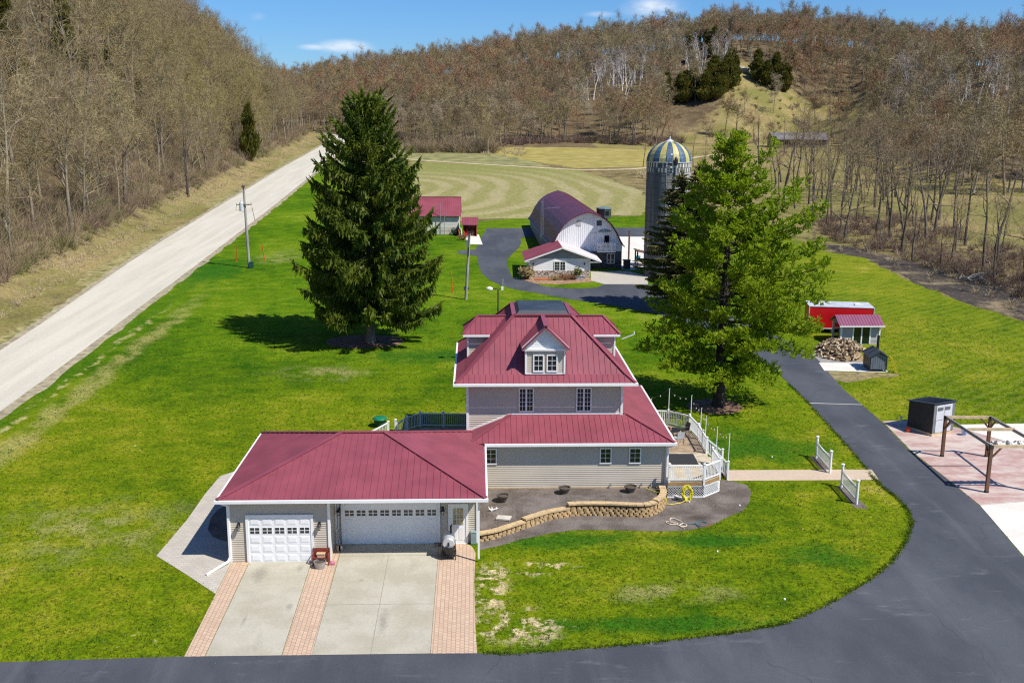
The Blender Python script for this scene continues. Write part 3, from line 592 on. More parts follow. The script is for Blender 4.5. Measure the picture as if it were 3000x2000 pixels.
def downspout(pts, r=.05):
    d = MB()
    for a, b in zip(pts[:-1], pts[1:]): d.beam(a, b, r*2, r*1.7)
    return d.build('downspout', WHITE, house)
downspout([(-12.55, 47.55, 3.27), (-12.3, 47.9, 3.02), (-12.3, 47.9, .3), (-12.36, 47.75, .16), (-13.15, 46.55, .02)])
downspout([(.12, 47.6, 3.28), (.06, 47.75, 3.1), (.06, 47.75, .18)])
downspout([(-7.18, 49.94, 3.25), (-7.18, 49.94, .9)], .025)
def garage_door(x0, x1, z0, z1, y, cols):
    h = (z1-z0)/5; w = (x1-x0)/cols; f = MB()
    f.box(x0, x1, y-.03, y+.02, z0, z1)
    for j in range(5):
        if j: f.box(x0, x1, y-.034, y-.03, z0+j*h-.012, z0+j*h+.012)
        if j == 3: continue
        for i in range(cols):
            a, b = x0+i*w+.09*w+.02, x0+(i+1)*w-.09*w-.02; c, d = z0+j*h+.075, z0+(j+1)*h-.075
            f.box(a, b, y-.042, y-.0305, c, d); f.box(a+.05, b-.05, y-.05, y-.0425, c+.045, d-.045)
    o = f.build('garage_door', DOORW, house)
    for i in range(cols):
        a, b = x0+i*w+.10*w+.02, x0+(i+1)*w-.10*w-.02; c, d = z0+3*h+.09, z0+4*h-.09; m = MB(); mx = (a+b)/2; mz = (c+d)/2
        m.mi = 0; m.box(a-.03, b+.03, y-.04, y-.0305, c-.03, d+.03)
        m.mi = 1
        for p, q in ((a, mx-.022), (mx+.022, b)):
            for r, s in ((c, mz-.02), (mz+.02, d)): m.box(p, q, y-.045, y-.0405, r, s)
        m.build('window', [DOORW, GLASS], o)
    t = MB(); t.box(x0-.13, x0, y-.06, y+.01, z0, z1+.11); t.box(x1, x1+.13, y-.06, y+.01, z0, z1+.11); t.box(x0, x1, y-.059, y+.01, z1, z1+.11)
    t.build('door_trim', WHITE, o)
garage_door(-11.33, -8.26, .03, 2.42, 47.95, 5)
garage_door(-6.90, -2.06, .09, 2.52, 49.93, 8)
md = MB(); md.box(-1.40, -.60, 49.93, 50.0, .12, 2.12)
for z0, z1 in ((.25, .98),):
    for a, b in ((-1.26, -1.04), (-.96, -.74)): md.box(a, b, 49.915, 49.929, z0, z1)
mdo = md.build('door', WHITE, house)
m2 = MB(); m2.box(-1.52, -1.40, 49.90, 50.0, .1, 2.24); m2.box(-.60, -.48, 49.90, 50.0, .1, 2.24); m2.box(-1.40, -.60, 49.901, 50.0, 2.12, 2.24); m2.box(-1.5, -.5, 49.86, 50.0, .05, .1); m2.build('door_frame', WHITE, mdo)
m3 = MB(); m3.mi = 0; m3.box(-1.26, -.74, 49.915, 49.928, 1.10, 2.0); m3.mi = 1
for x in (-1.087, -.913): m3.box(x-.008, x+.008, 49.908, 49.914, 1.1, 2.0)
for z in (1.4, 1.7): m3.box(-1.26, -.74, 49.9085, 49.9135, z-.008, z+.008)
m3.build('window', [GLASSC, WHITE], mdo)
m4 = MB(); m4.tube([(-1.33, 49.93, 1.08), (-1.33, 49.86, 1.08)], .03); m4.build('handle', BLACK, mdo)
def wall_lamp(x, y, z):
    a = MB(); a.box(x-.06, x+.06, y-.04, y, z-.02, z+.16); a.beam((x, y-.03, z+.1), (x, y-.16, z+.17), .03, .03)
    a.lathe((x, y-.18, z-.2), [(.05, 0), (.06, .03)], 8); a.lathe((x, y-.18, z), [(.13, 0), (.11, .04), (.04, .1), (.015, .18)], 10)
    for k in range(4):
        t = pi/4+k*pi/2; a.beam((x+.055*cos(t), y-.18+.055*sin(t), z-.19), (x+.095*cos(t), y-.18+.095*sin(t), z+.01), .014, .014)
    o = a.build('wall_lamp', BLACK, house); g = MB(); g.lathe((x, y-.18, z-.17), [(.048, 0), (.085, .165)], 8); g.build('lamp_glass', LAMPG, o)
for x, y, z in ((-11.8, 47.98, 1.95), (-7.83, 47.98, 1.95), (-7.14, 49.97, 1.92), (-1.80, 49.97, 1.92)): wall_lamp(x, y, z)
mt = MB(); mt.box(-.34, -.08, 49.72, 49.98, .1, .72); mt.box(-.36, -.06, 49.70, 49.99, .72, .76); mt.build('utility_box', mat('grey_green_box', (.22, .30, .29), .5), house)

# --- ground floor wing with the wrap-round porch roof
wall((0, 56.2, 0), X_, nF, [(0, .32), (10.95, .32), (10.95, 3.42), (0, 3.42)])
wall((10.95, 56.2, 0), Yn, X_, [(0, .3), (11.8, .3), (11.8, 3.42), (0, 3.42)])
wall((0, 68, 0), -Yn, -X_, [(0, .3), (11.8, .3), (11.8, 3.3), (0, 3.3)])
fb = MB(); fb.box(.05, 10.93, 56.17, 56.19, .3, .78); fb.build('foundation', STONEC, house)
corner(10.95, 56.19, .3, 3.4, .13); corner(.06, 56.16, .7, 3.4, .1)
pe = 3.58; PL, PR = V(-.5, 55.75, pe), V(11.33, 55.75, pe); s4 = .405
HL, HR = V(1.95, 58.2, pe+2.45*s4), V(8.88, 58.2, pe+2.45*s4)
pr = MB(); roof_face(pr, [PL, PR, HR, HL], V(0, 1, s4), .33); roof_face(pr, [PR, V(11.33, 68.6, pe), V(8.53, 68.6, pe+2.8*s4), V(8.53, 58.2, pe+2.8*s4), HR], V(-1, 0, s4), .33)
roof_face(pr, [V(-.5, 58.2, pe), PL, HL], V(1, 0, s4), .33)
for a, b in ((PL, HL), (PR, HR)): pr.beam(a+up, b+up, .2, .05)
pr.build('porch_roof', MAROON, house)
ps = MB(); ps.poly([(-.4, 55.85, 3.43), (-.4, 58.2, 3.43), (0, 58.2, 3.43), (0, 68, 3.43), (11.25, 68.5, 3.43), (11.25, 55.85, 3.43)]); ps.build('soffit', WHITE, house)
gp = MB(); gutter(gp, .42, 11.46, 55.63, 55.76, 3.57); gutter(gp, 11.33, 11.45, 55.765, 68.6, 3.565); gutter(gp, -.62, -.5, 55.75, 58.2, 3.565); gp.build('gutter', WHITE, house)
fl = MB(); fl.beam((-.5, 58.17, pe+.05), (1.95, 58.17, pe+2.45*s4+.05), .05, .1); fl.beam((1.95, 58.17, pe+2.45*s4+.06), (8.6, 58.17, pe+2.45*s4+.06), .05, .1); fl.build('flashing', WHITE, house)
for a, b in ((.42, 1.13), (7.06, 7.76), (8.76, 9.47)): window(house, (0, 56.2, 0), X_, nF, a, b, 2.2, 3.16, 2, 3)
downspout([(11.36, 55.7, 3.44), (11.0, 56.06, 3.2), (11.0, 56.06, .62), (11.25, 55.8, .42), (12.15, 54.95, .3)], .055)
for x in (7.75, 9.55, 10.1):
    f = MB(); f.tube([(x, 56.18, .95), (x, 56.02, .95), (x, 56.0, .86)], .035, 6); f.tube([(x+.02, 56.05, .95), (x+.02, 56.05, 1.05)], .02, 6); f.build('spigot', GALV, house)

# --- two upper storeys
XL, XR, YF, YB = -.57, 8.55, 58.2, 68.0
wall((XL, YF, 0), X_, nF, [(0, .7), (XR-XL, .7), (XR-XL, 6.5), (0, 6.5)])
wall((XR, YF, 0), Yn, X_, [(0, 3.2), (YB-YF, 3.2), (YB-YF, 6.5), (0, 6.5)])
wall((XL, YB, 0), -Yn, -X_, [(0, .7), (YB-YF, .7), (YB-YF, 6.5), (0, 6.5)])
wall((XR, YB, 0), -X_, Yn, [(0, .7), (XR-XL, .7), (XR-XL, 6.5), (0, 6.5)])
corner(XL, YF-.01, .7, 6.48, .14); corner(XR, YF-.01, 4.5, 6.48, .14)
for a, b in ((2.44, 3.34), (5.84, 6.75)): window(house, (0, YF, 0), X_, nF, a, b, 4.74, 6.22, 2, 5, mull=((a+b)/2,))
# main hipped roof: flared eaves, flat top
E0, E1, F0, F1 = -1.28, 9.26, 57.5, 68.7; ez = 6.66
def ring(d, z): return [V(E0+d, F0+d, z), V(E1-d, F0+d, z), V(E1-d, F1-d, z), V(E0+d, F1-d, z)]
d1, d2 = .55, 3.52; r_0, r_1, r_2 = ring(0, ez), ring(d1, ez+.40), ring(d2, ez+.40+(d2-d1)*.985)
mr_ = MB()
for q0, q1 in ((r_0, r_1), (r_1, r_2)):
    for i, d in enumerate((V(0, 1, 1), V(-1, 0, 1), V(0, -1, 1), V(1, 0, 1))):
        j = (i+1) % 4; roof_face(mr_, [q0[i], q0[j], q1[j], q1[i]], d, .325)
for i in range(4): mr_.beam(r_0[i]+up, r_1[i]+up, .2, .05); mr_.beam(r_1[i]+up, r_2[i]+up, .22, .06)
zt = r_2[0].z
for i in range(4): mr_.beam(r_2[i]+V(0, 0, .04), r_2[(i+1) % 4]+V(0, 0, .04), .26, .08)
mr_.build('main_roof', MAROON, house)
k = MB(); q = ring(d2+.12, 0); q2 = ring(d2+.34, 0)
k.add([V(p.x, p.y, zt) for p in q]+[V(p.x, p.y, zt+.26) for p in q2], [(0, 1, 5, 4), (1, 2, 6, 5), (2, 3, 7, 6), (3, 0, 4, 7), (4, 5, 6, 7)])
k.build('flat_roof', DECKB, house)
sf = MB(); sf.poly([(E0+.1, F0+.1, 6.5), (E0+.1, F1-.1, 6.5), (E1-.1, F1-.1, 6.5), (E1-.1, F0+.1, 6.5)]); sf.build('soffit', WHITE, house)
g = MB(); gutter(g, E0-.12, E1+.12, F0-.13, F0, 6.65); gutter(g, E0-.12, E0, F0+.005, F1, 6.645); gutter(g, E1, E1+.12, F0+.005, F1, 6.645); g.build('gutter', WHITE, house)
# gabled front dormer
dm = MB(); y = 58.02
siding(dm, (2.82, y, 0), X_, nF, [(0, 7.1), (2.30, 7.1), (2.30, 8.52), (0, 8.52)])
siding(dm, (2.82, 61, 0), -Yn, -X_, [(0, 10), (0, 8.52), (2.98, 7.1), (2.98, 8.52), (1.5, 8.52)]); siding(dm, (5.12, y, 0), Yn, X_, [(0, 7.1), (1.5, 8.6), (0, 8.52)])
dmo = dm.build('front_dormer', SIDE, house)
pd = MB(); siding(pd, (2.72, y-.02, 0), X_, nF, [(0, 8.62), (2.5, 8.62), (1.25, 9.84)], .13, .02); pd.build('pediment', WHITE, dmo)
pt = MB(); pt.box(2.62, 5.32, y-.16, y-.03, 8.5, 8.62)
for s, x in ((1, 2.64), (-1, 5.30)): rk = MB(); rk.beam((x, y-.10, 8.66), (3.97, y-.10, 9.93), .1, .13); rk.build('rake_trim', WHITE, dmo)
corner(2.84, y-.02, 7.1, 8.5, .1, dmo); corner(5.10, y-.02, 7.1, 8.5, .1, dmo); pt.build('trim', WHITE, dmo); pt = MB(); pt.box(2.8, 5.14, y-.04, y-.021, 7.08, 7.16); pt.build('sill_trim', WHITE, dmo)
dr = MB(); ya, yb = y-.36, 61.1; ap = 10.0
for s, xe in ((1, 2.56), (-1, 5.38)):
    # valley: where the dormer plane meets the main slope
    sl = (ap-8.62)/(3.97-2.56); yv = lambda z: F0+d1+(z-ez-.40)/.985
    roof_face(dr, [V(xe, ya, 8.62), V(3.97, ya, ap), V(3.97, yv(ap), ap), V(xe, yv(8.62), 8.62)], V(3.97-xe, 0, ap-8.62), .33, th=.09)
dr.beam((3.97, ya-.02, ap+.03), (3.97, 61.25, ap+.03), .26, .06); dr.build('dormer_roof', MAROON, dmo)
for a, b in ((3.26, 3.90), (4.05, 4.69)): window(dmo, (0, y, 0), X_, nF, a, b, 7.22, 8.26, 2, 3, sub=False)
# hipped side dormers
for sgn in (-1, 1):
    xw = XL if sgn < 0 else XR; Y0d, Y1d = 62.0, 64.2; u = V(-sgn, 0, 0); dw = MB()
    siding(dw, (xw, Y0d, 0), u, nF, [(0, 7.2), (1.75, 8.72), (0, 8.72)]); siding(dw, (xw, Y1d, 0), u, Yn, [(0, 7.2), (1.75, 8.72), (0, 8.72)])
    siding(dw, (xw, Y0d if sgn > 0 else Y1d, 0), Yn if sgn > 0 else -Yn, V(sgn, 0, 0), [(0, 7.2), (2.2, 7.2), (2.2, 8.72), (0, 8.72)])
    do = dw.build('side_dormer', SIDE, house)
    corner(xw, Y0d-.01, 7.2, 8.62, .11, do); corner(xw, Y1d+.01, 7.2, 8.62, .11, do); t = MB(); t.box(min(xw, xw-sgn*1.5), max(xw, xw-sgn*1.5)+.0, Y0d-.02, Y0d-.005, 8.52, 8.62); t.build('trim', WHITE, do)
    xe = xw+sgn*.3; ya, yb, ym = Y0d-.28, Y1d+.28, 63.1; e8 = 8.66; rz = 9.56; xr = xe-sgn*.93; slope_x = lambda z: (E0+d1+(z-ez-.40)/.985) if sgn < 0 else (E1-d1-(z-ez-.40)/.985)
    ro = MB()
    roof_face(ro, [V(xe, ya, e8), V(slope_x(e8), ya, e8), V(slope_x(rz), ym, rz), V(xr, ym, rz)], V(0, 1, .65), .32, th=.07)
    roof_face(ro, [V(xe, yb, e8), V(slope_x(e8), yb, e8), V(slope_x(rz), ym, rz), V(xr, ym, rz)], V(0, -1, .65), .32, th=.07)
    roof_face(ro, [V(xe, ya, e8), V(xe, yb, e8), V(xr, ym, rz)], V(-sgn, 0, .9), .32, th=.07)
    ro.beam(V(xr, ym, rz)+up, V(slope_x(rz), ym, rz)+up, .2, .05)
    for p in (V(xe, ya, e8), V(xe, yb, e8)): ro.beam(p+up, V(xr, ym, rz)+up, .16, .05)
    ro.build('dormer_roof', MAROON, do)
    gd = MB(); x0, x1 = sorted((xe, slope_x(e8-.1))); gd.box(x0, x1, ya-.08, ya, e8-.14, e8-.02); gd.build('gutter', WHITE, do)
    window(do, (xw, 0, 0), Yn, V(sgn, 0, 0), 62.6, 63.6, 7.5, 8.4, 2, 2, sub=False)
ar = MB(); ar.beam((9.0, 62, 8.3), (9.75, 61.9, 8.62), .06, .05); ar.beam((9.75, 61.9, 8.62), (9.75, 61.9, 8.8), .06, .05); ar.build('downspout', WHITE, house)

# ------------------------------------------------------------------ retaining wall and raised bed
wp = [(.07, 50.1), (.87, 50.45), (1.61, 50.99), (2.45, 51.64), (3.31, 52.31), (4.01, 52.79), (5.31, 53.27), (7.01, 53.28), (9.02, 53.06), (9.8, 53.35), (10.35, 54.0), (10.62, 54.7), (10.7, 55.5)]
wc = curve(wp, 10)
rw = thing('retaining_wall', 'curved tan block retaining wall stepping up along the mulch bed', 'wall', (5, 53, .15))
def wtop(x): return .46 if x < 2.45 else (.60 if x < 4.85 else (.84 if x < 9.9 else .92))
ln = [0]
for a, b in zip(wc[:-1], wc[1:]): ln.append(ln[-1]+hypot(b[0]-a[0], b[1]-a[1]))
def along(s):
    i = max(0, min(len(ln)-2, int(np.searchsorted(ln, s)-1))); a, b = wc[i], wc[i+1]; t = (s-ln[i])/(ln[i+1]-ln[i])
    d = V(b[0]-a[0], b[1]-a[1], 0).normalized(); return V(a[0]+(b[0]-a[0])*t, a[1]+(b[1]-a[1])*t, 0), d
bl, cp = MB(), MB(); R = random.Random(3); hC = .145
for c in range(6):
    s = (c % 2)*.16
    while s < ln[-1]-.1:
        w = R.choice((.28, .33, .38)); p, d = along(min(s+w/2, ln[-1]-.01)); n = V(d.y, -d.x, 0); z0 = gz(p.y)-.03+c*hC
        if z0+hC < wtop(p.x)+.02:
            o = R.uniform(-.012, .018)+c*-.012; P = []
            for zz, ins in ((z0+.006, .02), (z0+hC-.006, .02)):
                for a, q in ((-w/2+.006, -.2), (w/2-.006, -.2), (w/2-.035, .10+o), (0, .135+o), (-w/2+.035, .10+o)): P.append(p+d*a+n*q+V(0, 0, zz))
            bl.add(P, [(4, 3, 2, 1, 0), (5, 6, 7, 8, 9)]+[(i, (i+1) % 5, 5+(i+1) % 5, 5+i) for i in range(5)])
        s += w
bl.build('block_face', STONEB, rw)
s = 0
while s < ln[-1]-.05:
    w = .42; p, d = along(s+w/2 if s+w/2 < ln[-1] else ln[-1]-.01); n = V(d.y, -d.x, 0); z = wtop(p.x); P = []
    for zz in (z-.0, z+.09):
        for a, q in ((-w/2+.004, -.24), (w/2-.004, -.24), (w/2-.004, .14), (-w/2+.004, .14)): P.append(p+d*a+n*q+V(0, 0, zz))
    cp.add(P, [(3, 2, 1, 0), (4, 5, 6, 7), (0, 1, 5, 4), (1, 2, 6, 5), (2, 3, 7, 6), (3, 0, 4, 7)]); s += w
cp.build('cap', STONEC, rw)
ub = MB(); K = 26
for i in range(K+1):
    p, d = along(ln[-1]*i/K); n = V(d.y, -d.x, 0); p = p-n*.2; xh = p.x*(1-i/K)+10.9*(i/K) if i else .02
    xh = max(.02, min(10.9, .02+10.88*i/K))
    zw = min(wtop(p.x), .80)-.02
    for j in range(6):
        f = j/5; ub.v.append((p.x+(xh-p.x)*f, p.y+(56.17-p.y)*f, zw+(.70-zw)*f+.02*sin(i*1.7+j*2.1)*(0 < j < 5)))
for i in range(K):
    for j in range(5): ub.f.append([i*6+j, (i+1)*6+j, (i+1)*6+j+1, i*6+j+1]); ub.m.append(0)
o = ub.build('raised_bed', MULCH); tag(o, kind='structure')

# ------------------------------------------------------------------ sun deck on the right
deck = thing('deck', 'raised wooden deck with white railings, lattice skirt and side steps', 'deck', (12.5, 61, .4)); dz = 1.27
DP = [(10.97, 55.62), (13.08, 55.62), (14.22, 56.58), (14.24, 58.62), (14.32, 60.6), (14.42, 63.5), (14.27, 65.6), (13.05, 66.8), (10.97, 67.1)]
f = MB(); f.prism(DP, dz-.04, dz); f.build('floor', PALEDECK, deck)
pl = MB()
for i in range(7):
    x = 13.15+i*.165; pl.box(x, x+.155, 60.7, 65.3, dz, dz+.008)
for i in range(18): pl.box(11.1+i*.115, 11.205+i*.115, 60.8, 66.4, dz, dz+.006)
pl.build('plank_area', WOODD, deck)
rm = MB()
for a, b in zip(DP[:-1], DP[1:]): rm.beam((a[0], a[1], dz-.16), (b[0], b[1], dz-.16), .05, .22)
rm.build('rim_board', mat('golden_brown_board', (.33, .20, .08), .6, 0, .2, 2), deck)
lt = MB()
for a, b in zip(DP[:3], DP[1:4]):
    a, b = V(*a, 0), V(*b, 0); L = (b-a).length; d = (b-a)/L; n = V(d.y, -d.x, 0); zb = gz(a.y)+.02; zt_ = dz-.28; h = zt_-zb
    for s in (-1, 1):
        t = -h
        while t < L:
            t0, t1 = max(t, 0), min(t+h, L)
            if t1-t0 > .03:
                z_0 = zb+(t0-t) if s > 0 else zt_-(t0-t); z_1 = zb+(t1-t) if s > 0 else zt_-(t1-t)
                lt.beam(a+d*t0+n*(.012*s)+V(0, 0, z_0), a+d*t1+n*(.012*s)+V(0, 0, z_1), .012, .030, up=n)
            t += .15
    lt.beam(a+V(0, 0, zt_), b+V(0, 0, zt_), .05, .07); lt.beam(a+V(0, 0, zb+.04), b+V(0, 0, zb+.04), .05, .07)
lt.build('lattice', WHITE, deck)
bk = MB()
for a, b in zip(DP[:3], DP[1:4]): bk.beam((a[0]-.05*(b[1]-a[1]), a[1]+.12, .62), (b[0]-.12, b[1]+.12, .62), .02, .75)
bk.build('under_deck_shade', BLACK, deck)  # black sheets behind the lattice stand in for the shade below the deck
def post(mb, x, y, z0, z1, w=.11):
    mb.box(x-w/2, x+w/2, y-w/2, y+w/2, z0, z1); mb.box(x-w*.68, x+w*.68, y-w*.68, y+w*.68, z1, z1+.03); v = [(x-w*.6, y-w*.6, z1+.03), (x+w*.6, y-w*.6, z1+.03), (x+w*.6, y+w*.6, z1+.03), (x-w*.6, y+w*.6, z1+.03), (x, y, z1+.09)]
    mb.add(v, [(0, 1, 4), (1, 2, 4), (2, 3, 4), (3, 0, 4)])
def railing(parent, a, b, za, zb, m=WHITE, h=.95, sp=.13):
    a, b = V(*a, za), V(*b, zb); L = (b-a).length; r = MB()
    r.beam(a+V(0, 0, h), b+V(0, 0, h), .08, .07); r.beam(a+V(0, 0, .12), b+V(0, 0, .12), .05, .06)
    k = max(2, int(L/sp))
    for i in range(1, k): p = a+(b-a)*i/k; r.beam(p+V(0, 0, .14), p+V(0, 0, h-.03), .035, .035)
    return r.build('railing', m, parent)
for i in (0, 1, 2, 4, 5, 6, 7): railing(deck, DP[i], DP[i+1], dz, dz)
railing(deck, (14.40, 62.0), (14.42, 62.1), dz, dz, sp=.5)
for x, y in ((11.06, 55.66),)+tuple(DP[1:8])+((14.38, 62.05),):
    p = MB(); post(p, x, y, dz-.25, dz+1.04); p.build('post', WHITE, deck)
for x, y in ((15.15, 58.35), (15.3, 60.45)):
    p = MB(); post(p, x, y, gz(y), gz(y)+1.15); p.build('post', WHITE, deck)
railing(deck, (14.24, 58.62), (15.15, 58.35), dz, .42); railing(deck, (14.32, 60.6), (15.3, 60.45), dz, .5)
for i in range(4):
    s = MB(); z = dz-.2*(i+1)+.02; s.box(14.28+i*.24, 14.55+i*.24, 58.55, 60.5, z-.05, z); s.box(14.28+i*.24, 14.30+i*.24, 58.56, 60.49, z-.2, z-.05); s.build('step', WOODB if i > 1 else PALEDECK, deck)
mbm = MB(); mbm.prism([(11.5, 58.58), (13.4, 58.55), (13.46, 60.5), (11.82, 60.52)], dz+.012, dz+.03)
solo(mbm, 'outdoor_mat', mat('charcoal_mat', (.022, .022, .026), .8, 0, .15, 6), 'large dark charcoal rectangular mat lying on the pale deck', 'mat', (12.5, 59.5, dz))
pk = MB()
for k in range(5): pk.lathe((11.42+.05*cos(k*1.3), 58.35+.05*sin(k*1.3), dz+.01), [(.04, 0), (.15, .05), (.17, .13), (.12, .22), (.03, .25)], 9)
pk.tube([(11.42, 58.35, dz+.24), (11.45, 58.33, dz+.34)], .02, 6)
solo(pk, 'pumpkin', mat('faded_pumpkin', (.42, .20, .06), .6, 0, .4, 6), 'faded orange pumpkin sitting by the house corner on the deck', 'pumpkin', (11.42, 58.35, dz), smooth=True)

# patio table and chairs, string light poles
tb = thing('patio_table', 'round dark patio table on the deck beside the porch roof', 'table', (12.55, 63.3, dz))
q = MB(); q.lathe((12.55, 63.3, dz+.70), [(.62, 0), (.64, .015), (.62, .03)], 24); q.build('tabletop', BLACK, tb)
for k in range(4):
    a = pi/4+k*pi/2; q = MB(); q.tube([(12.55+.12*cos(a), 63.3+.12*sin(a), dz+.68), (12.55+.4*cos(a), 63.3+.4*sin(a), dz+.02)], .02, 6); q.build('leg', BLACK, tb)
cup = MB(); cup.lathe((12.5, 63.2, dz+.731), [(.07, 0), (.09, .22), (.03, .24)], 10)
solo(cup, 'candle_holder', mat('salmon_ceramic', (.55, .25, .17), .5), 'small salmon pink candle jar on the round patio table', 'candle', (12.5, 63.2, dz+.73))
def patio_chair(loc, rz, seat_m, label):
    t = thing('patio_chair', label, 'chair', loc, 'metal chairs around the deck table'); RW[t.name] = (0, 0, 0)
    s = MB(); s.box(-.25, .25, -.24, .24, .42, .46); s.build('seat', seat_m, t)
    b = MB(); b.add([(-.25, -.24, .46), (.25, -.24, .46), (.25, -.33, .92), (-.25, -.33, .92), (-.25, -.27, .46), (.25, -.27, .46), (.25, -.36, .92), (-.25, -.36, .92)], [(0, 1, 2, 3), (7, 6, 5, 4), (0, 4, 5, 1), (3, 2, 6, 7), (0, 3, 7, 4), (1, 5, 6, 2)]); b.build('backrest', seat_m, t)
    for x, y in ((-.23, .22), (.23, .22), (-.23, -.24), (.23, -.24)):
        l = MB(); l.tube([(x, y, .44), (x*1.08, y*1.1, 0)], .016, 6); l.build('leg', BLACK, t)
    for x in (-.26, .26):
        l = MB(); l.tube([(x, -.3, .66), (x, .2, .66), (x, .22, .44)], .016, 6); l.build('armrest', BLACK, t)
    t.rotation_euler.z = rz
cg = mat('pale_grey_sling', (.42, .44, .47), .6)
patio_chair((12.9, 62.4, dz), .3, cg, 'patio chair with pale grey sling in front of the round table')
patio_chair((13.6, 64.2, dz), 1.9, mat('dark_sling', (.03, .03, .035), .6), 'black patio chair turned sideways near the deck railing')
patio_chair((12.05, 61.7, dz), -.2, mat('black_sling', (.02, .02, .022), .6), 'black patio chair partly hidden under the porch roof edge')
SP = [((13.07, 66.95), 3.75, dz), ((14.35, 65.75), 3.6, dz), ((14.55, 63.56), 3.35, dz), ((14.5, 61.9), 3.3, dz), ((15.0, 60.9), 2.9, .45), ((15.55, 59.95), 2.75, .42)]
for i, ((x, y), zt_, zb) in enumerate(SP):
    p = MB(); p.tube([(x, y, zb), (x+.01, y, zt_)], .024, 6); p.tube([(x, y, zt_), (x+.06, y, zt_+.04)], .01, 5)
    solo(p, 'light_pole', WHITE, ('slender white light pole at the far corner of the deck', 'slender white light pole by the second far deck post', 'slender white light pole midway along the deck railing', 'slender white light pole just behind the deck steps', 'slender white light pole beside the upper step railing', 'slender white light pole at the foot of the deck steps')[i], 'pole', (x, y, zb), 'string light poles along the deck')
sl = thing('string_lights', 'string of small white bulbs hung between the deck poles', 'string lights', (13, 66, 3.4)); w = MB(); pts = [V(10.6, 66.6, 3.2)]+[V(a, b, z-.02) for (a, b), z, _ in SP]; bulbs = []
for a, b in zip(pts[:-1], pts[1:]):
    L = []
    for i in range(9): t = i/8; L.append(a+(b-a)*t-V(0, 0, 4*t*(1-t)*.35)); 
    w.tube(L, .007, 4); bulbs += [L[i] for i in (2, 4, 6)]
w.build('cable', BLACK, sl)
for p in bulbs: q = MB(); q.lathe((p.x, p.y, p.z-.12), [(.012, 0), (.045, .03), (.04, .07), (.015, .11)], 7); q.build('bulb', LAMPG, sl)

# --- rear deck on the left, in the shade of the house
rd = thing('rear_deck', 'shaded rear deck with blue white railings behind the garage roof', 'deck', (-2.5, 68, .6)); z9 = .95
f = MB(); f.prism([(-4.75, 66.6), (-3.9, 67.55), (-.6, 67.45), (-.6, 62), (-5, 62)], z9-.12, z9); f.build('floor', WOODD, rd)
rp = [(-5.45, 65.8), (-4.75, 66.65), (-3.9, 67.6), (-2.3, 67.5), (-.72, 67.45)]
for a, b in zip(rp[:-1], rp[1:]): railing(rd, a, b, z9 if a[0] > -5 else z9-.25, z9, h=.95)
for x, y in rp[:4]: p = MB(); post(p, x, y, z9-.5, z9+1.05, .13); p.build('post', WHITE, rd)
f = MB(); f.prism([(-6.3, 65.7), (-5.45, 66.6), (-5.0, 66.2), (-5.45, 64)], .5, .56); f.build('ramp', PALEDECK, rd)
railing(rd, (-6.95, 65.0), (-5.95, 66.0), .55, .85, h=.9); p = MB(); post(p, -5.95, 66.0, .4, 1.8, .13); p.build('post', WHITE, rd); p = MB(); post(p, -6.95, 65.0, .3, 1.45, .13); p.build('post', WHITE, rd)
gb = thing('sandbox', 'green lidded plastic tub standing on the lawn behind the garage', 'tub', (-6.75, 68.5, .72))
q = MB(); q.lathe((-6.75, 68.5, .72), [(.36, 0), (.45, .5), (.48, .55)], 20); q.build('basin', mat('dark_green_plastic', (.008, .05, .025), .4), gb)
q = MB(); q.lathe((-6.75, 68.5, 1.27), [(.52, 0), (.48, .08), (.33, .15), (.1, .19)], 20); q.build('lid', GREENP, gb)
# ------------------------------------------------------------------ barn
WMET = None
def ribbed_mat(name, c, stain, sc=3.0):
    m, nt, b = newmat(name); f = noise(nt, 1.3, 6, .65, stretch=(2.2, 2.2, .22)); g = noise(nt, .5, 4)
    cc = mixc(nt, mrange(nt, f, .46, .66), c, stain); cc = mixc(nt, mth(nt, 'MULTIPLY', mrange(nt, g, .55, .7), .4), cc, tuple(x*.75 for x in c))
    nt.links.new(cc, b.inputs['Base Color']); b.inputs['Roughness'].default_value = .5; return m
WMET = ribbed_mat('weathered_white_metal', (.78, .79, .80), (.66, .68, .71))
BARNR = mat('dark_maroon_barn_roof', (.125, .030, .048), .40, 0, .15, .5)
def stone_mat(name, a, b_, c_, sc):
    m, nt, b = newmat(name); v = N(nt, 'ShaderNodeTexVoronoi', {'Vector': pos(nt), 'Scale': sc}); e = N(nt, 'ShaderNodeTexVoronoi', {'Vector': pos(nt), 'Scale': sc}, feature='DISTANCE_TO_EDGE')
    h = N(nt, 'ShaderNodeSeparateColor', {0: v.outputs['Color']}).outputs[0]
    cc = mixc(nt, h, a, b_); cc = mixc(nt, mrange(nt, e.outputs['Distance'], .09, .03), cc, c_); nt.links.new(cc, b.inputs['Base Color']); b.inputs['Roughness'].default_value = .9
    bump(nt, b, mrange(nt, e.outputs['Distance'], 0, .15), .8, .05); return m
FIELDST = stone_mat('pale_fieldstone', (.42, .33, .24), (.58, .52, .45), (.14, .10, .08), 3.6)
DKSTONE = stone_mat('dark_fieldstone', (.06, .06, .065), (.12, .115, .115), (.03, .03, .03), 3.2)
def oriented(x0, y0, ang):             # local frame helper: along front, depth
    u = V(cos(ang), sin(ang), 0); n = V(sin(ang), -cos(ang), 0); O = V(x0, y0, 0)
    return lambda a, d, z: O+u*a-n*d+V(0, 0, z)
ba = radians(1.39)
barn = thing('barn', 'long round roofed barn with maroon roof and weathered white front', 'barn', (14.05, 140, 2.9))
BP = oriented(14.05, 129.6, ba); LN = 37.0
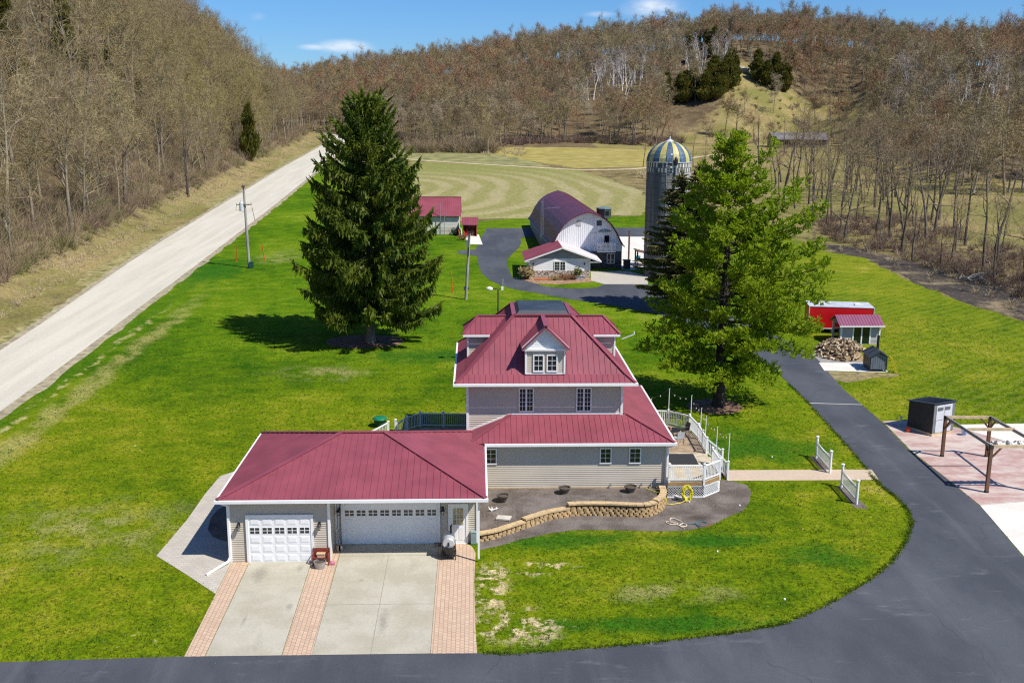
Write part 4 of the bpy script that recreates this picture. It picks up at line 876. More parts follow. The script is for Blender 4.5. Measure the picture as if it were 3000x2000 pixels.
prof = [(-4.75, 5.72), (-4.62, 5.80), (-4.25, 6.42), (-3.75, 7.45), (-3.1, 8.42), (-2.4, 9.08), (-1.6, 9.56), (-.8, 9.87), (0, 10.10)]
prof = prof+[(-a, z) for a, z in prof[-2::-1]]
b = MB(); n = len(prof)
for side in (0, 1):
    off = .0 if side == 0 else .12
    for d in (-.55, LN+.4): b.v += [tuple(BP(a*(1-off*.03), d, z-off)) for a, z in prof]
for i in range(n-1):
    b.f += [[i, i+1, n+i+1, n+i], [2*n+i, 3*n+i, 3*n+i+1, 2*n+i+1], [i, 2*n+i, 2*n+i+1, i+1], [n+i, n+i+1, 3*n+i+1, 3*n+i]]; b.m += [0]*4
b.f += [[0, n, 3*n, 2*n], [n-1, 3*n-1, 4*n-1, 2*n-1]]; b.m += [0]*2
for k in range(40):
    d = -.4+k*(LN+.6)/40
    for i in range(n-1): a0, a1 = BP(*(prof[i][0], d, prof[i][1]+.015)), BP(*(prof[i+1][0], d, prof[i+1][1]+.015)); b.beam(a0, a1, .03, .016)
b.build('roof', BARNR, barn)
f = MB(); arch = [(a*.975, z-.12) for a, z in prof[1:-1]]
sp = .24; a = -4.45; fp = [(-4.45, 5.08)]+[(x, z) for x, z in arch]+[(4.45, 5.08)]
f.poly([BP(x, 0, z) for x, z in fp])
zA = lambda x: float(np.interp(x, [p[0] for p in arch], [p[1] for p in arch]))
while a < 4.5: f.beam(BP(a, -.012, 5.1), BP(a, -.012, max(5.2, zA(a)-.03)), .03, .024, up=(0, 1, 0)); a += sp
f.beam(BP(-4.45, -.03, 5.08), BP(4.45, -.03, 5.08), .05, .1); f.beam(BP(.3, -.04, 7.3), BP(2.5, -.04, 7.3), .04, .07)
f.build('front_wall', WMET, barn)
u = V(cos(ba), sin(ba), 0); nn = V(sin(ba), -cos(ba), 0)
lw = MB(); siding(lw, BP(-4.45, 0, 0), u, nn, [(0, 3.78), (8.9, 3.78), (8.9, 5.06), (0, 5.06)], .2); lw.build('front_wall', SLATE, barn)
ls = MB(); c8 = [BP(-4.47, -.05, 0), BP(4.47, -.05, 0), BP(4.47, .1, 0), BP(-4.47, .1, 0)]; ls.prism([(p.x, p.y) for p in c8], 2.5, 3.78); ls.build('stone_base', DKSTONE, barn)
sw = MB()
for s in (-1, 1):
    O = BP(4.45*s, 0 if s > 0 else LN, 0); uu = -nn if s > 0 else nn
    siding(sw, O, uu, u*s, [(0, 2.7), (LN, 2.7), (LN, 5.9), (0, 5.9)], .22)
sw.build('side_wall', mat('blue_grey_siding', (.17, .20, .24), .6, 0, .2, 1.5), barn)
bw = MB(); bw.poly([BP(x, LN, z) for x, z in [(-4.45, 2.9)]+arch+[(4.45, 2.9)]]); bw.build('back_wall', WMET, barn)
bb = MB(); bb.beam(BP(-4.49, 0, 5.0), BP(-4.49, LN, 5.0), .06, .4); bb.beam(BP(-4.8, -.4, 5.66), BP(-4.8, LN, 5.66), .12, .14); bb.build('fascia', mat('blue_fascia', (.07, .12, .20), .5), barn)
for x in (-1.45, 1.15):
    w = MB(); w.lbox(BP(x, 0, 0), u, nn, 0, .62, .03, .06, 8.28, 8.92); w.build('shutter', mat('weathered_shutter', (.45, .44, .42), .6) if x < 0 else SLATE, barn)
w = MB(); w.lbox(BP(2.12, 0, 0), u, nn, -.06, .78, .02, .06, 5.2, 7.15); dd = w.build('loft_door', WHITE, barn); w = MB(); w.lbox(BP(2.12, 0, 0), u, nn, .04, .68, .06, .075, 5.5, 7.05); w.build('pane', GLASS, dd)
w = MB(); L = [BP(1.35+i*.16, -.08, 7.55+.22*sin(pi*i/10)) for i in range(11)]; w.tube(L, .05, 5); w.tube([L[0], L[-1]], .05, 5); w.build('door_arch', SLATEM, barn)
bal = MB(); bal.lbox(BP(1.2, 0, 0), u, nn, 0, 2.3, 0, 1.0, 5.0, 5.12); bo = bal.build('balcony', WHITE, barn)
pk_ = MB()
for i in range(15): pk_.lbox(BP(1.2, 0, 0), u, nn, i*.157, i*.157+.085, .95, .98, 5.12, 6.22 if i % 2 else 6.32)
pk_.lbox(BP(1.2, 0, 0), u, nn, 0, 2.3, .91, .949, 5.45, 5.52); pk_.lbox(BP(1.2, 0, 0), u, nn, 0, 2.3, .91, .949, 5.95, 6.02)
for x in (0, 2.24):
    for k in range(5): pk_.lbox(BP(1.2+x, 0, 0), u, nn, 0, .05, .1+k*.17, .18+k*.17, 5.12, 6.2)
pk_.build('picket_rail', WHITE, bo)
window(barn, BP(2.55, 0, 0), u, nn, 0, 1.0, 3.45, 4.75, 1, 1, mull=(.5,))
# small gabled wing in front of the barn
annex = thing('cottage', 'small low gabled cottage with white siding and fieldstone base in front of the barn', 'cottage', (10, 126, 2.6))
AX0, AX1, AY = 6.4, 13.68, 122.95; zb = gz(AY); ap_, eL = 6.42, 4.80; xm = 10.3
w = MB(); siding(w, (AX0, AY, 0), X_, nF, [(0, zb+.9), (AX1-AX0, zb+.9), (AX1-AX0, 5.0), (0, 5.0)], .26); siding(w, (AX0, 131, 0), -Yn, -X_, [(0, zb), (8, zb), (8, 5.0), (0, 5.0)], .2); siding(w, (AX1, AY, 0), Yn, X_, [(0, zb), (6.6, zb+.1), (6.6, 5.0), (0, 5.0)], .2); w.build('wall', WHITE, annex)
w = MB(); siding(w, (AX0, AY, 0), X_, nF, [(0, 5.0), (AX1-AX0, 5.0), (xm-AX0, ap_-.12)], .16); w.build('gable', mat('grey_gable_siding', (.27, .29, .30), .6), annex)
w = MB(); w.box(AX0-.06, AX1+.06, AY-.12, AY-.02, zb-.1, zb+.92); w.build('stone_base', FIELDST, annex)
r = MB(); ye, yk = AY-.5, 131.2
roof_face(r, [V(5.75, ye, eL-.02), V(xm, ye, ap_), V(xm, 130, ap_), V(5.75, 131.3, eL-.02)], V(1, 0, .36), .4, th=.12); r.build('roof', MAROON, annex)
r = MB(); roof_face(r, [V(15.05, ye, eL-.05), V(xm, ye, ap_), V(xm, 130, ap_), V(15.05, 129.4, eL-.05)], V(-1, 0, .36), .4, th=.12); r.build('roof', mat('pale_pink_roofing', (.62, .52, .50), .45, 0, .12, .8), annex)  # right slope has its own pale pink material, left slope is maroon
fa = MB(); fa.beam((5.75, ye-.02, eL-.1), (xm, ye-.02, ap_-.09), .04, .16); fa.beam((15.05, ye-.02, eL-.13), (xm, ye-.02, ap_-.09), .04, .16); fa.box(13.7, 15.0, ye, AY+5, eL-.22, eL-.16); fa.box(5.8, 6.4, ye, AY+8, eL-.2, eL-.14)
for x in (AX0, AX1): fa.box(x-.07, x+.07, AY-.07, AY+.04, zb, 4.95)
fa.build('trim', WHITE, annex)
window(annex, (0, AY, 0), X_, nF, 9.35, 10.75, 3.5, 4.68, 2, 3, mull=(10.05,))
for x in (6.75, 13.0): w = MB(); w.box(x, x+.12, AY-.14, AY-.03, 4.25, 4.5); w.build('wall_lamp', BLACK, annex)
rr = random.Random(5)
def bush(x, y, h, r, m, name, label, cat='shrub', group=None, n=140, up=.8):
    t = thing(name, label, cat, (x, y, gz(y)), group); s, l = MB(), MB(); z0 = gz(y)
    for i in range(n):
        a = rr.uniform(0, 2*pi); q = rr.uniform(.1, 1)**.6; d = V(cos(a)*q*r, sin(a)*q*r, h*rr.uniform(.5, 1)*(1.15-.4*q)); p0 = V(x+cos(a)*.1*r, y+sin(a)*.1*r, z0)
        if i % 4 == 0: s.tube([p0, p0+d*.5+V(0, 0, h*.06), p0+d], [.012, .009, .004], 4)
        for k in range(3):
            f_ = rr.uniform(.45, 1); c = p0+d*f_+V(rr.gauss(0, .05), rr.gauss(0, .05), rr.gauss(0, .05)); e = V(rr.gauss(0, 1), rr.gauss(0, 1), rr.gauss(0, 1)+up).normalized()*.16*h; g_ = e.cross(V(rr.gauss(0, 1), rr.gauss(0, 1), .2)).normalized()*.03*h
            l.poly([c-e*.3-g_, c-e*.3+g_, c+e+g_*.3, c+e-g_*.3])
    s.build('stem', WOODB, t); l.build('foliage', m, t); return t
STRAW = mat('straw_grass_blades', (.36, .27, .12), .9, 0, .3, 6); RUST = mat('rusty_dry_leaves', (.22, .11, .05), .9, 0, .4, 6)
bush(6.0, 122.2, 1.7, .9, STRAW, 'grass_clump', 'tall straw coloured ornamental grass at the left corner of the cottage', n=260)
bush(9.3, 121.6, .7, .7, STRAW, 'grass_clump', 'low dry grass clump under the left side of the cottage window')
bush(10.6, 121.7, .9, .9, RUST, 'shrub', 'rusty brown shrub under the cottage window')
bush(11.6, 121.9, .7, .6, RUST, 'shrub', 'small rusty shrub between the cottage window and the stone trough')
bush(12.15, 122.2, 1.6, .45, mat('sparse_green_leaf', (.16, .17, .05), .8), 'shrub', 'small upright green shrub by the right wall of the cottage')
tr = MB(); tr.box(11.9, 12.9, 121.75, 122.25, 2.55, 3.0); tr.box(11.85, 12.95, 121.7, 122.3, 3.0, 3.06); solo(tr, 'planter_trough', mat('grey_stone_trough', (.33, .33, .33), .9, 0, .2, 4), 'grey stone planter trough against the cottage wall', 'planter', (12.4, 122, 2.58))
ob = MB(); ob.prism(ragged([(6.9, 121.6), (8.6, 121.5), (8.7, 122.3), (7, 122.4)], .4, .06), gz(122)-.05, gz(122)+.14); solo(ob, 'brick_border', mat('orange_brick', (.42, .14, .05), .9, 0, .3, 4), 'low orange brick border at the left foot of the cottage', 'border', (7.8, 122, 2.6))

# ------------------------------------------------------------------ silo
SX, SY, SR = 23.3, 125.2, 2.67; sz = gz(SY)-.2; wt_ = 16.5
silo = thing('silo', 'tall weathered concrete silo with blue and yellow striped dome', 'silo', (SX, SY, sz))
def silo_mat():
    m, nt, b = newmat('weathered_shaded_concrete_staves'); P = pos(nt)
    f = noise(nt, .8, 6, .65, stretch=(2.4, 2.4, .12)); g = noise(nt, .5, 5); X = N(nt, 'ShaderNodeSeparateXYZ', {0: P}).outputs
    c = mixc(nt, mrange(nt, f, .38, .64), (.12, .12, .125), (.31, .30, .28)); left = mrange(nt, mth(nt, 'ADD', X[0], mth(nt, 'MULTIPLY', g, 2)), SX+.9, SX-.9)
    c = mixc(nt, mth(nt, 'MULTIPLY', left, .6), c, (.07, .075, .085)); right = mrange(nt, X[0], SX+.2, SX+1.5); c = mixc(nt, mth(nt, 'MULTIPLY', right, .55), c, (.50, .48, .43))  # sun shading put into the colour over the stains: dark left, pale right
    nt.links.new(c, b.inputs['Base Color']); b.inputs['Roughness'].default_value = .9; bump(nt, b, f, .3, .03); return m
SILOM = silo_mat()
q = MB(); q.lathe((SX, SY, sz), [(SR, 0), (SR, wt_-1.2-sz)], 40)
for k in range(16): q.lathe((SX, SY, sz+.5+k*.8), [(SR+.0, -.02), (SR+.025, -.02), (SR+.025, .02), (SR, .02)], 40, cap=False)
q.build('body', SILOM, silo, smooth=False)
q = MB(); q.mi = 0; q.lathe((SX, SY, wt_-1.2), [(SR+.012, 0), (SR+.012, 1.2)], 40)
q.mi = 1
for row, (z0, z1) in enumerate(((wt_-1.16, wt_-.66), (wt_-.60, wt_-.06))):
    for k in range(40):
        a = 2*pi*(k+.25*row)/40; 
        if rr.random() < .22: continue
        w = .11; P = []
        for z in (z0, z1):
            for d in (-w, w): P.append((SX+(SR+.03)*cos(a)-d*sin(a), SY+(SR+.03)*sin(a)+d*cos(a), z))
        q.add(P, [(0, 1, 3, 2)])
q.build('top_band', [mat('dark_stained_staves', (.13, .13, .13), .9, 0, .4, 1), mat('whitewashed_stave', (.56, .54, .49), .85, 0, .35, 2.2, stretch=(1, 1, .3))], silo)
dm_ = [mat('blue_dome_panel', (.04, .095, .18), .55, 0, .35, 1.2, c2=(.09, .16, .24)), mat('yellow_dome_panel', (.47, .41, .12), .55, 0, .2, 1.2, c2=(.52, .47, .20)), mat('silver_dome_panel', (.58, .60, .60), .5, 0, .2, 1.5)]
for k in range(20):
    q = MB(); a0, a1 = 2*pi*k/20, 2*pi*(k+1)/20; rows = []
    for j in range(8):
        t = j/7*radians(80); rows.append([((SX+(SR+.06)*cos(t)*cos(a), SY+(SR+.06)*cos(t)*sin(a), wt_+.02+2.45*sin(t))) for a in (a0+.012, (a0+a1)/2, a1-.012)])
    for j in range(7): q.add(rows[j]+rows[j+1], [(0, 1, 4, 3), (1, 2, 5, 4)])
    for j in range(7): q.beam(rows[j][0], rows[j+1][0], .02, .03)
    mm = dm_[1] if k % 2 else dm_[0]
    if k == 5: mm = dm_[2]
    q.build('dome_panel', mm, silo, smooth=False)
q = MB(); q.lathe((SX, SY, wt_), [(SR+.10, -.05), (SR+.10, .05), (SR, .06)], 40, cap=False); q.lathe((SX, SY, wt_+2.38), [(.62, 0), (.15, .3), (.1, .32)], 16); q.lathe((SX, SY, wt_+2.68), [(.12, 0), (.12, .3)], 8); q.build('cap', ALU, silo)
q = MB(); ax_ = SX-.45; ay_ = SY-SR-.28
for s in (-.32, .32): q.tube([(ax_+s, ay_, sz+2), (ax_+s, ay_, wt_+.6)], .035, 6)
for k in range(44): z = sz+2.2+k*.31; q.tube([(ax_-.32, ay_, z), (ax_+.32, ay_, z)], .018, 5)
for k in range(9):
    z = sz+3+k*1.5; q.tube([(ax_+.45*cos(t)-.0, ay_-.15-.45*sin(t), z) for t in np.linspace(-.3, pi+.3, 9)], .018, 5); q.tube([(ax_, ay_, z), (ax_, SY-SR, z)], .02, 5)
q.build('ladder', GALV, silo)
q = MB(); q.tube([(SX+.35, SY-SR-.12, sz+1), (SX+.35, SY-SR-.12, wt_+.2)], .13, 10); q.build('fill_pipe', GALV, silo)
q = MB(); q.lathe((SX+.30, SY-SR-.3, wt_-.3), [(.1, 0), (.25, .15), (.22, .7), (.08, 1.0)], 8); q.build('pipe_head', BLACK, silo)
q = MB(); q.poly([(SX-.5, SY-SR*.905, wt_+.95), (SX+.2, SY-SR*.91, wt_+.93), (SX+.18, SY-SR*.75, wt_+1.6), (SX-.45, SY-SR*.74, wt_+1.62)]); q.build('hatch', ALU, silo)

# ------------------------------------------------------------------ far shed, lean-to, blind, mast
fs = thing('storage_barn', 'low white storage building with maroon roof behind the big spruce', 'shed', (-8, 161, 4)); FY = 158.6; zf = gz(FY)
w = MB(); siding(w, (-14, FY, 0), X_, nF, [(0, zf+1.2), (11.25, zf+1.2), (11.25, 6.75), (0, 6.75)], .25); siding(w, (-2.75, FY, 0), Yn, X_, [(0, zf), (6.9, zf), (6.9, 6.75), (3.45, 9.2), (0, 6.75)], .25); w.build('wall', mat('cream_siding', (.60, .58, .51), .6, 0, .1, 1), fs)
w = MB(); w.box(-14.02, -2.72, FY-.06, FY+6.9, zf-.3, zf+1.2); w.box(-14.02, -2.72, FY-.09, FY-.061, zf+.55, zf+.6); w.build('foundation', mat('cream_block', (.52, .49, .40), .9, 0, .1, 2), fs)
r = MB(); roof_face(r, [V(-14.3, FY-.4, 6.72), V(-2.45, FY-.4, 6.72), V(-2.45, FY+3.45, 9.35), V(-14.3, FY+3.45, 9.35)], V(0, 1, .68), .3, th=.1); roof_face(r, [V(-14.3, FY+7.3, 6.72), V(-2.45, FY+7.3, 6.72), V(-2.45, FY+3.45, 9.35), V(-14.3, FY+3.45, 9.35)], V(0, -1, .68), .3, th=.1); r.beam((-14.3, FY+3.45, 9.4), (-2.45, FY+3.45, 9.4), .25, .06); r.build('roof', MAROON, fs)
lt_ = thing('lean_to', 'tiny open fronted lean-to with maroon roof beside the white storage building', 'shelter', (-1, 157.6, 3.8)); zl = gz(156.6)
w = MB()
for x in (-2.05, -.05): w.box(x-.06, x+.06, 156.55, 156.67, zl, 5.6)
w.box(-2.1, 0, 158.3, 158.4, zl, 6.3); w.box(-2.1, -2.05, 156.7, 158.3, zl, 5.7); w.box(-.05, 0, 156.7, 158.3, zl, 5.7); w.build('frame', REDP, lt_)
r = MB(); roof_face(r, [V(-2.3, 156.2, 5.6), V(.2, 156.2, 5.6), V(.2, 158.6, 6.55), V(-2.3, 158.6, 6.55)], V(0, 1, .4), .25, th=.08); r.build('roof', MAROON, lt_)
q = MB(); q.box(-1.85, -1.15, 156.9, 157.6, zl, zl+.75); q.box(-1.75, -1.25, 156.8, 156.9, zl+.2, zl+.6); q.lathe((-1.5, 157.2, zl+.75), [(.2, 0), (.1, .3), (.04, .34)], 8); solo(q, 'fuel_box', mat('bright_red_metal', (.5, .02, .012), .45), 'bright red metal box standing in the lean-to', 'box', (-1.5, 157.2, zl))
q = MB(); q.lathe((-.6, 157.2, zl), [(.30, 0), (.36, .5), (.30, 1.0)], 14); solo(q, 'barrel', mat('red_brown_barrel', (.20, .055, .03), .5), 'red brown barrel standing in the right side of the lean-to', 'barrel', (-.6, 157.2, zl), smooth=True)
for i, (x, y, h, m, l) in enumerate(((-2.2, 155.2, 1.5, WHITE, 'white leaning pipe in front of the lean-to'), (-1.75, 154.2, 1.2, ORANGE, 'orange marker stake in front of the lean-to'), (-2.5, 154.6, 1.3, ORANGE, 'orange marker stake left of the white pipe'))):
    q = MB(); q.tube([(x, y, gz(y)), (x-.25, y+.2, gz(y)+h)], .07, 6); q.lathe((x, y, gz(y)), [(.14, 0), (.12, .06)], 8); solo(q, 'stake', m, l, 'stake', (x, y, gz(y)))
bush(-2.1, 153.0, 1.0, .8, RUST, 'shrub', 'low red brown shrub in front of the lean-to'); bush(-3.3, 157.8, 1.2, .8, mat('dark_evergreen_leaf', (.02, .05, .02), .8), 'shrub', 'dark rounded shrub at the corner of the white storage building')
bl_ = thing('hunting_blind', 'dark octagonal hunting blind on stilts rising behind the barn', 'hunting blind', (18.6, 150, 3.6)); q = MB(); q.lathe((18.6, 150, 7.35), [(1.08, 0), (1.08, 1.3)], 8); q.build('cabin', mat('dark_olive_panel', (.035, .05, .05), .6), bl_)
q = MB(); q.lathe((18.6, 150, 8.65), [(1.18, 0), (1.15, .12), (.3, .3)], 8); q.build('roof', mat('slate_roof', (.12, .17, .18), .5), bl_)
for a in (radians(-68), radians(-22), radians(-112)): q = MB(); u_ = V(-sin(a), cos(a), 0); q.lbox((18.6+1.0*cos(a), 150+1.0*sin(a), 0), u_, V(cos(a), sin(a), 0), -.28, .28, 0, .04, 7.75, 8.35); q.build('window', GLASS, bl_)
for x, y in ((17.9, 149.3), (19.3, 149.3), (17.9, 150.7), (19.3, 150.7)): q = MB(); q.tube([(x, y, gz(150)), (x*.6+18.6*.4, y*.6+60, 7.4)], .07, 6); q.build('leg', WOODB, bl_)
ms = thing('antenna_mast', 'slim lattice antenna mast beside the left wall of the barn', 'mast', (9.0, 140, 3.2)); q = MB(); c3 = [(8.75, 139.9), (9.1, 139.9), (8.92, 140.2)]; zm = gz(140)
for x, y in c3: q.tube([(x, y, zm), (x, y, zm+7.4)], .018, 5)
for k in range(18):
    z = zm+.2+k*.4
    for i in range(3): (x, y), (x2, y2) = c3[i], c3[(i+1) % 3]; q.tube([(x, y, z), (x2, y2, z+.4)], .007, 4)
q.build('tower', GALV, ms); q = MB(); q.tube([(9.1, 139.9, zm+6.3), (11.4, 139.6, zm+6.5)], .03, 5); q.tube([(9.0, 139.9, zm+7.4), (9.0, 139.9, zm+8)], .02, 5); q.build('antenna_arm', GALV, ms)
# things right of the barn
def solo_post(x, y, h, label, m=WOODB, r=.1, nm='post'): q = MB(); q.box(x-r, x+r, y-r, y+r, gz(y)-.1, gz(y)+h); q.box(x-r*1.2, x+r*1.2, y-r*1.2, y+r*1.2, gz(y)+h, gz(y)+h+.06); return solo(q, nm, m, label, 'post', (x, y, gz(y)))
solo_post(20.2, 135, 4.0, 'tall brown post standing on the concrete beside the barn')
q = thing('trash_bin', 'black wheeled trash bin at the right corner of the barn', 'bin', (19.1, 129.1, 2.84)); w = MB(); w.prism([(18.7, 128.75), (19.5, 128.75), (19.5, 129.45), (18.7, 129.45)], 2.86, 3.9); w.build('body', BLACK, q); w = MB(); w.prism([(18.62, 128.65), (19.56, 128.65), (19.56, 129.5), (18.62, 129.5)], 3.9, 4.02); w.build('lid', BLACK, q)
for x in (18.85, 19.35): w = MB(); w.tube([(x-.05, 129.5, 2.98), (x+.05, 129.5, 2.98)], .13, 10); w.build('wheel', BLACK, q)
w = MB(); w.lathe((21.4, 134.6, gz(134.6)), [(.28, 0), (.33, .7), (.36, .74)], 12); solo(w, 'bucket', TEAL, 'teal plastic tub on the concrete near the silo', 'tub', (21.4, 134.6, gz(134.6)))
sh = thing('wood_shelter', 'small dark timber shelter with brown roof tucked beside the silo', 'shelter', (21.4, 131.5, 2.9))
for x, y in ((20.7, 130.7), (22.1, 130.7), (20.7, 132.5), (22.1, 132.5)): w = MB(); w.box(x-.08, x+.08, y-.08, y+.08, 2.7, 5.0); w.build('post', BLACK, sh)
w = MB(); roof_face(w, [V(20.5, 130.4, 5.0), V(22.3, 130.4, 4.6), V(22.3, 132.8, 4.6), V(20.5, 132.8, 5.0)], V(0, 1, 0), .3, th=.1); w.build('roof', mat('brown_shingle', (.16, .08, .05), .9, 0, .3, 5), sh); w = MB(); w.box(20.6, 22.2, 130.6, 132.6, 3.45, 3.6); w.build('shelf', WOODL, sh)
# far grey roofed barn among the trees on the right
fb_ = thing('pole_barn', 'long grey roofed pole barn half hidden behind bare trees', 'barn', (116, 374, 11.4)); z0 = gz(374)
w = MB(); w.box(106.5, 125.5, 370, 379, z0-.6, z0+2.8); w.build('wall', mat('brown_grey_boards', (.10, .08, .065), .9, 0, .3, 1), fb_)
r = MB(); roof_face(r, [V(106, 369.2, z0+2.7), V(126, 369.2, z0+2.7), V(126, 374.5, z0+5.2), V(106, 374.5, z0+5.2)], V(0, 1, .4), .8, th=.1); roof_face(r, [V(106, 379.8, z0+2.7), V(126, 379.8, z0+2.7), V(126, 374.5, z0+5.2), V(106, 374.5, z0+5.2)], V(0, -1, .4), .8, th=.1); r.build('roof', mat('grey_metal_roof', (.15, .14, .145), .7, 0, .3, .4), fb_)

# ------------------------------------------------------------------ trailer, sauna, furnace, resin shed
tl = thing('cargo_trailer', 'long red enclosed cargo trailer with pale grey roof', 'trailer', (34.7, 96.4, 1.7)); TA = oriented(31.75, 95.2, radians(-10)); Lt, Wt, zt0, zt1 = 5.95, 3.0, 2.15, 4.2
def obox(mb, F, a0, a1, d0, d1, z0, z1): mb.add([F(a, d, z) for z in (z0, z1) for a, d in ((a0, d0), (a1, d0), (a1, d1), (a0, d1))], [(3, 2, 1, 0), (4, 5, 6, 7), (0, 1, 5, 4), (1, 2, 6, 5), (2, 3, 7, 6), (3, 0, 4, 7)])
w = MB(); obox(w, TA, 0, Lt, 0, Wt, zt0, zt1); w.build('body', RED, tl)
w = MB(); obox(w, TA, -.03, Lt+.03, -.03, Wt+.03, zt1, zt1+.05)
w.build('roof', ALU, tl); w = MB(); obox(w, TA, -.02, Lt+.02, -.03, 0, zt0-.08, zt0+.04); obox(w, TA, -.03, .0, -.02, Wt, zt0-.08, zt0+.04)
for a in (0, Lt): obox(w, TA, a-.04, a+.04, -.035, -.001, zt0+.05, zt1-.005)
w.build('trim', ALU, tl)
for a in (1.0, 4.4): w = MB(); obox(w, TA, a, a+.55, 1.2, 1.75, zt1+.05, zt1+.17); w.build('roof_vent', WHITE, tl)
for a in (2.3, 3.2):
    w = MB(); p, p2 = TA(a, .05, 1.98), TA(a, .28, 1.98); w.tube([p, p2], .36, 18); wo = w.build('wheel', BLACK, tl); w = MB(); w.tube([TA(a, .03, 1.98), TA(a, .049, 1.98)], .2, 12); w.build('rim', GALV, wo)
w = MB(); w.beam(TA(0, .6, 1.95), TA(-1.1, 1.5, 1.95), .08, .1); w.beam(TA(0, 2.4, 1.95), TA(-1.1, 1.5, 1.95), .08, .1); w.tube([TA(-1.05, 1.5, 1.6), TA(-1.05, 1.5, 2.4)], .04, 6); w.build('hitch', BLACK, tl)
sa = thing('garden_shed', 'small grey sided shed with purple metal roof and glass doors', 'shed', (35, 91.9, 1.5)); SA0, SA1, SY0, SY1 = 33.35, 36.9, 90.75, 92.95; zs = gz(90.7); hs_ = 1.95
w = MB(); siding(w, (SA0, SY0, 0), X_, nF, [(0, zs), (SA1-SA0, zs), (SA1-SA0, zs+hs_), (0, zs+hs_)]); siding(w, (SA1, SY0, 0), Yn, X_, [(0, zs), (2.2, zs), (2.2, zs+hs_), (1.1, zs+2.45), (0, zs+hs_)]); siding(w, (SA0, SY1, 0), -Yn, -X_, [(0, zs), (2.2, zs), (2.2, zs+hs_), (1.1, zs+2.45), (0, zs+hs_)]); siding(w, (SA1, SY1, 0), -X_, Yn, [(0, zs), (3.55, zs), (3.55, zs+hs_), (0, zs+hs_)]); w.build('wall', SIDE_D, sa)
r = MB(); mpur = mat('purple_metal_roof', (.235, .075, .13), .45, 0, .1, 1)
roof_face(r, [V(SA0-.3, SY0-.4, zs+1.78), V(SA1+.3, SY0-.4, zs+1.78), V(SA1+.3, 91.85, zs+2.56), V(SA0-.3, 91.85, zs+2.56)], V(0, 1, .55), .27, th=.07); roof_face(r, [V(SA0-.3, SY1+.4, zs+1.78), V(SA1+.3, SY1+.4, zs+1.78), V(SA1+.3, 91.85, zs+2.56), V(SA0-.3, 91.85, zs+2.56)], V(0, -1, .55), .27, th=.07); r.build('roof', mpur, sa)
w = MB()
for x, y in ((SA0, SY0), (SA1, SY0), (SA0, SY1), (SA1, SY1)): w.box(x-.07, x+.07, y-.07, y+.07, zs-.1, zs+hs_)
w.box(SA0-.32, SA1+.32, SY0-.46, SY0-.405, zs+1.69, zs+1.80); w.build('trim', WHITE, sa)
w = MB()
for x in (34.45, 35.24, 36.03): w.box(x-.06, x+.06, SY0-.08, SY0-.02, zs+.05, zs+1.72)
w.box(34.39, 36.09, SY0-.081, SY0-.02, zs+1.72, zs+1.8); do = w.build('glass_door', WHITE, sa); w = MB(); w.box(34.5, 35.98, SY0-.045, SY0-.024, zs+.08, zs+1.72); w.build('pane', mat('green_tinted_glass', (.008, .02, .012), .05), do)
w = MB(); w.lbox((SA0, 91.3, 0), Yn, -X_, 0, 1.1, .02, .06, zs+.05, zs+1.75); w.build('side_door', GLASS, sa)
of = thing('wood_furnace', 'dark grey outdoor wood furnace shaped like a tiny gabled shed', 'furnace', (33.3, 82.5, 1.2)); OF = oriented(32.62, 81.65, radians(-3)); zo = gz(81.6); Wf, Lf = 1.42, 1.75
w = MB(); g5 = [(0, zo+.2), (Wf, zo+.2), (Wf, zo+1.3), (Wf/2, zo+1.72), (0, zo+1.3)]
w.add([OF(a, 0, z) for a, z in g5]+[OF(a, Lf, z) for a, z in g5], [(0, 1, 2, 3, 4), (9, 8, 7, 6, 5), (0, 5, 6, 1), (1, 6, 7, 2), (4, 9, 5, 0), (2, 7, 8, 3), (3, 8, 9, 4)]); w.build('body', BLACK, of)
w = MB()
for i in range(7): a = .06+i*(Wf-.12)/7; top = zo+1.3+.42*(1-abs(a+.09-Wf/2)/(Wf/2)); obox(w, OF, a, a+.165, -.03, -.005, zo+.25, top-.08)
w.build('front_panel', SLATEM, of)
for k, (d0, d1, dz_) in enumerate(((-.18, .75, 0), (.8, Lf+.12, .06))):
    w = MB(); roof_face(w, [OF(-.14, d0, zo+1.26+dz_), OF(-.14, d1, zo+1.26+dz_), OF(Wf/2, d1, zo+1.80+dz_), OF(Wf/2, d0, zo+1.80+dz_)], V(1, 0, .6), .3, th=.05); roof_face(w, [OF(Wf+.14, d0, zo+1.26+dz_), OF(Wf+.14, d1, zo+1.26+dz_), OF(Wf/2, d1, zo+1.80+dz_), OF(Wf/2, d0, zo+1.80+dz_)], V(-1, 0, .6), .3, th=.05); w.build('roof', mat('charcoal_metal_%s' % 'ab'[k], (.045, .05, .06), .45, 0, .15, 2), of)
w = MB(); p = OF(.95, 1.2, zo+1.6); w.tube([p, p+V(0, 0, 1.25)], .11, 12); w.build('chimney', BLACK, of)
w = MB()
for a in (.1, Wf-.1):
    for d in (.1, Lf-.1): obox(w, OF, a-.05, a+.05, d-.05, d+.05, zo-.02, zo+.2)
w.build('leg', BLACK, of)
ys = thing('yellow_ladder', 'yellow stepladder leaning at the right side of the furnace', 'ladder', (34.5, 81.8, 1.2)); w = MB()
for s in (0, .4): w.beam((34.75+s*.1, 81.2+s, zo), (34.25+s*.1, 81.35+s, zo+1.35),   .11, .14)
w.build('rail', YELLOW, ys); w = MB()
for k in range(4): t = (k+.6)/4.6; w.beam((34.75-.5*t, 81.2+.15*t, zo+1.35*t), (34.79-.5*t, 81.6+.15*t, zo+1.35*t), .03, .07)
w.build('step', YELLOW, ys)
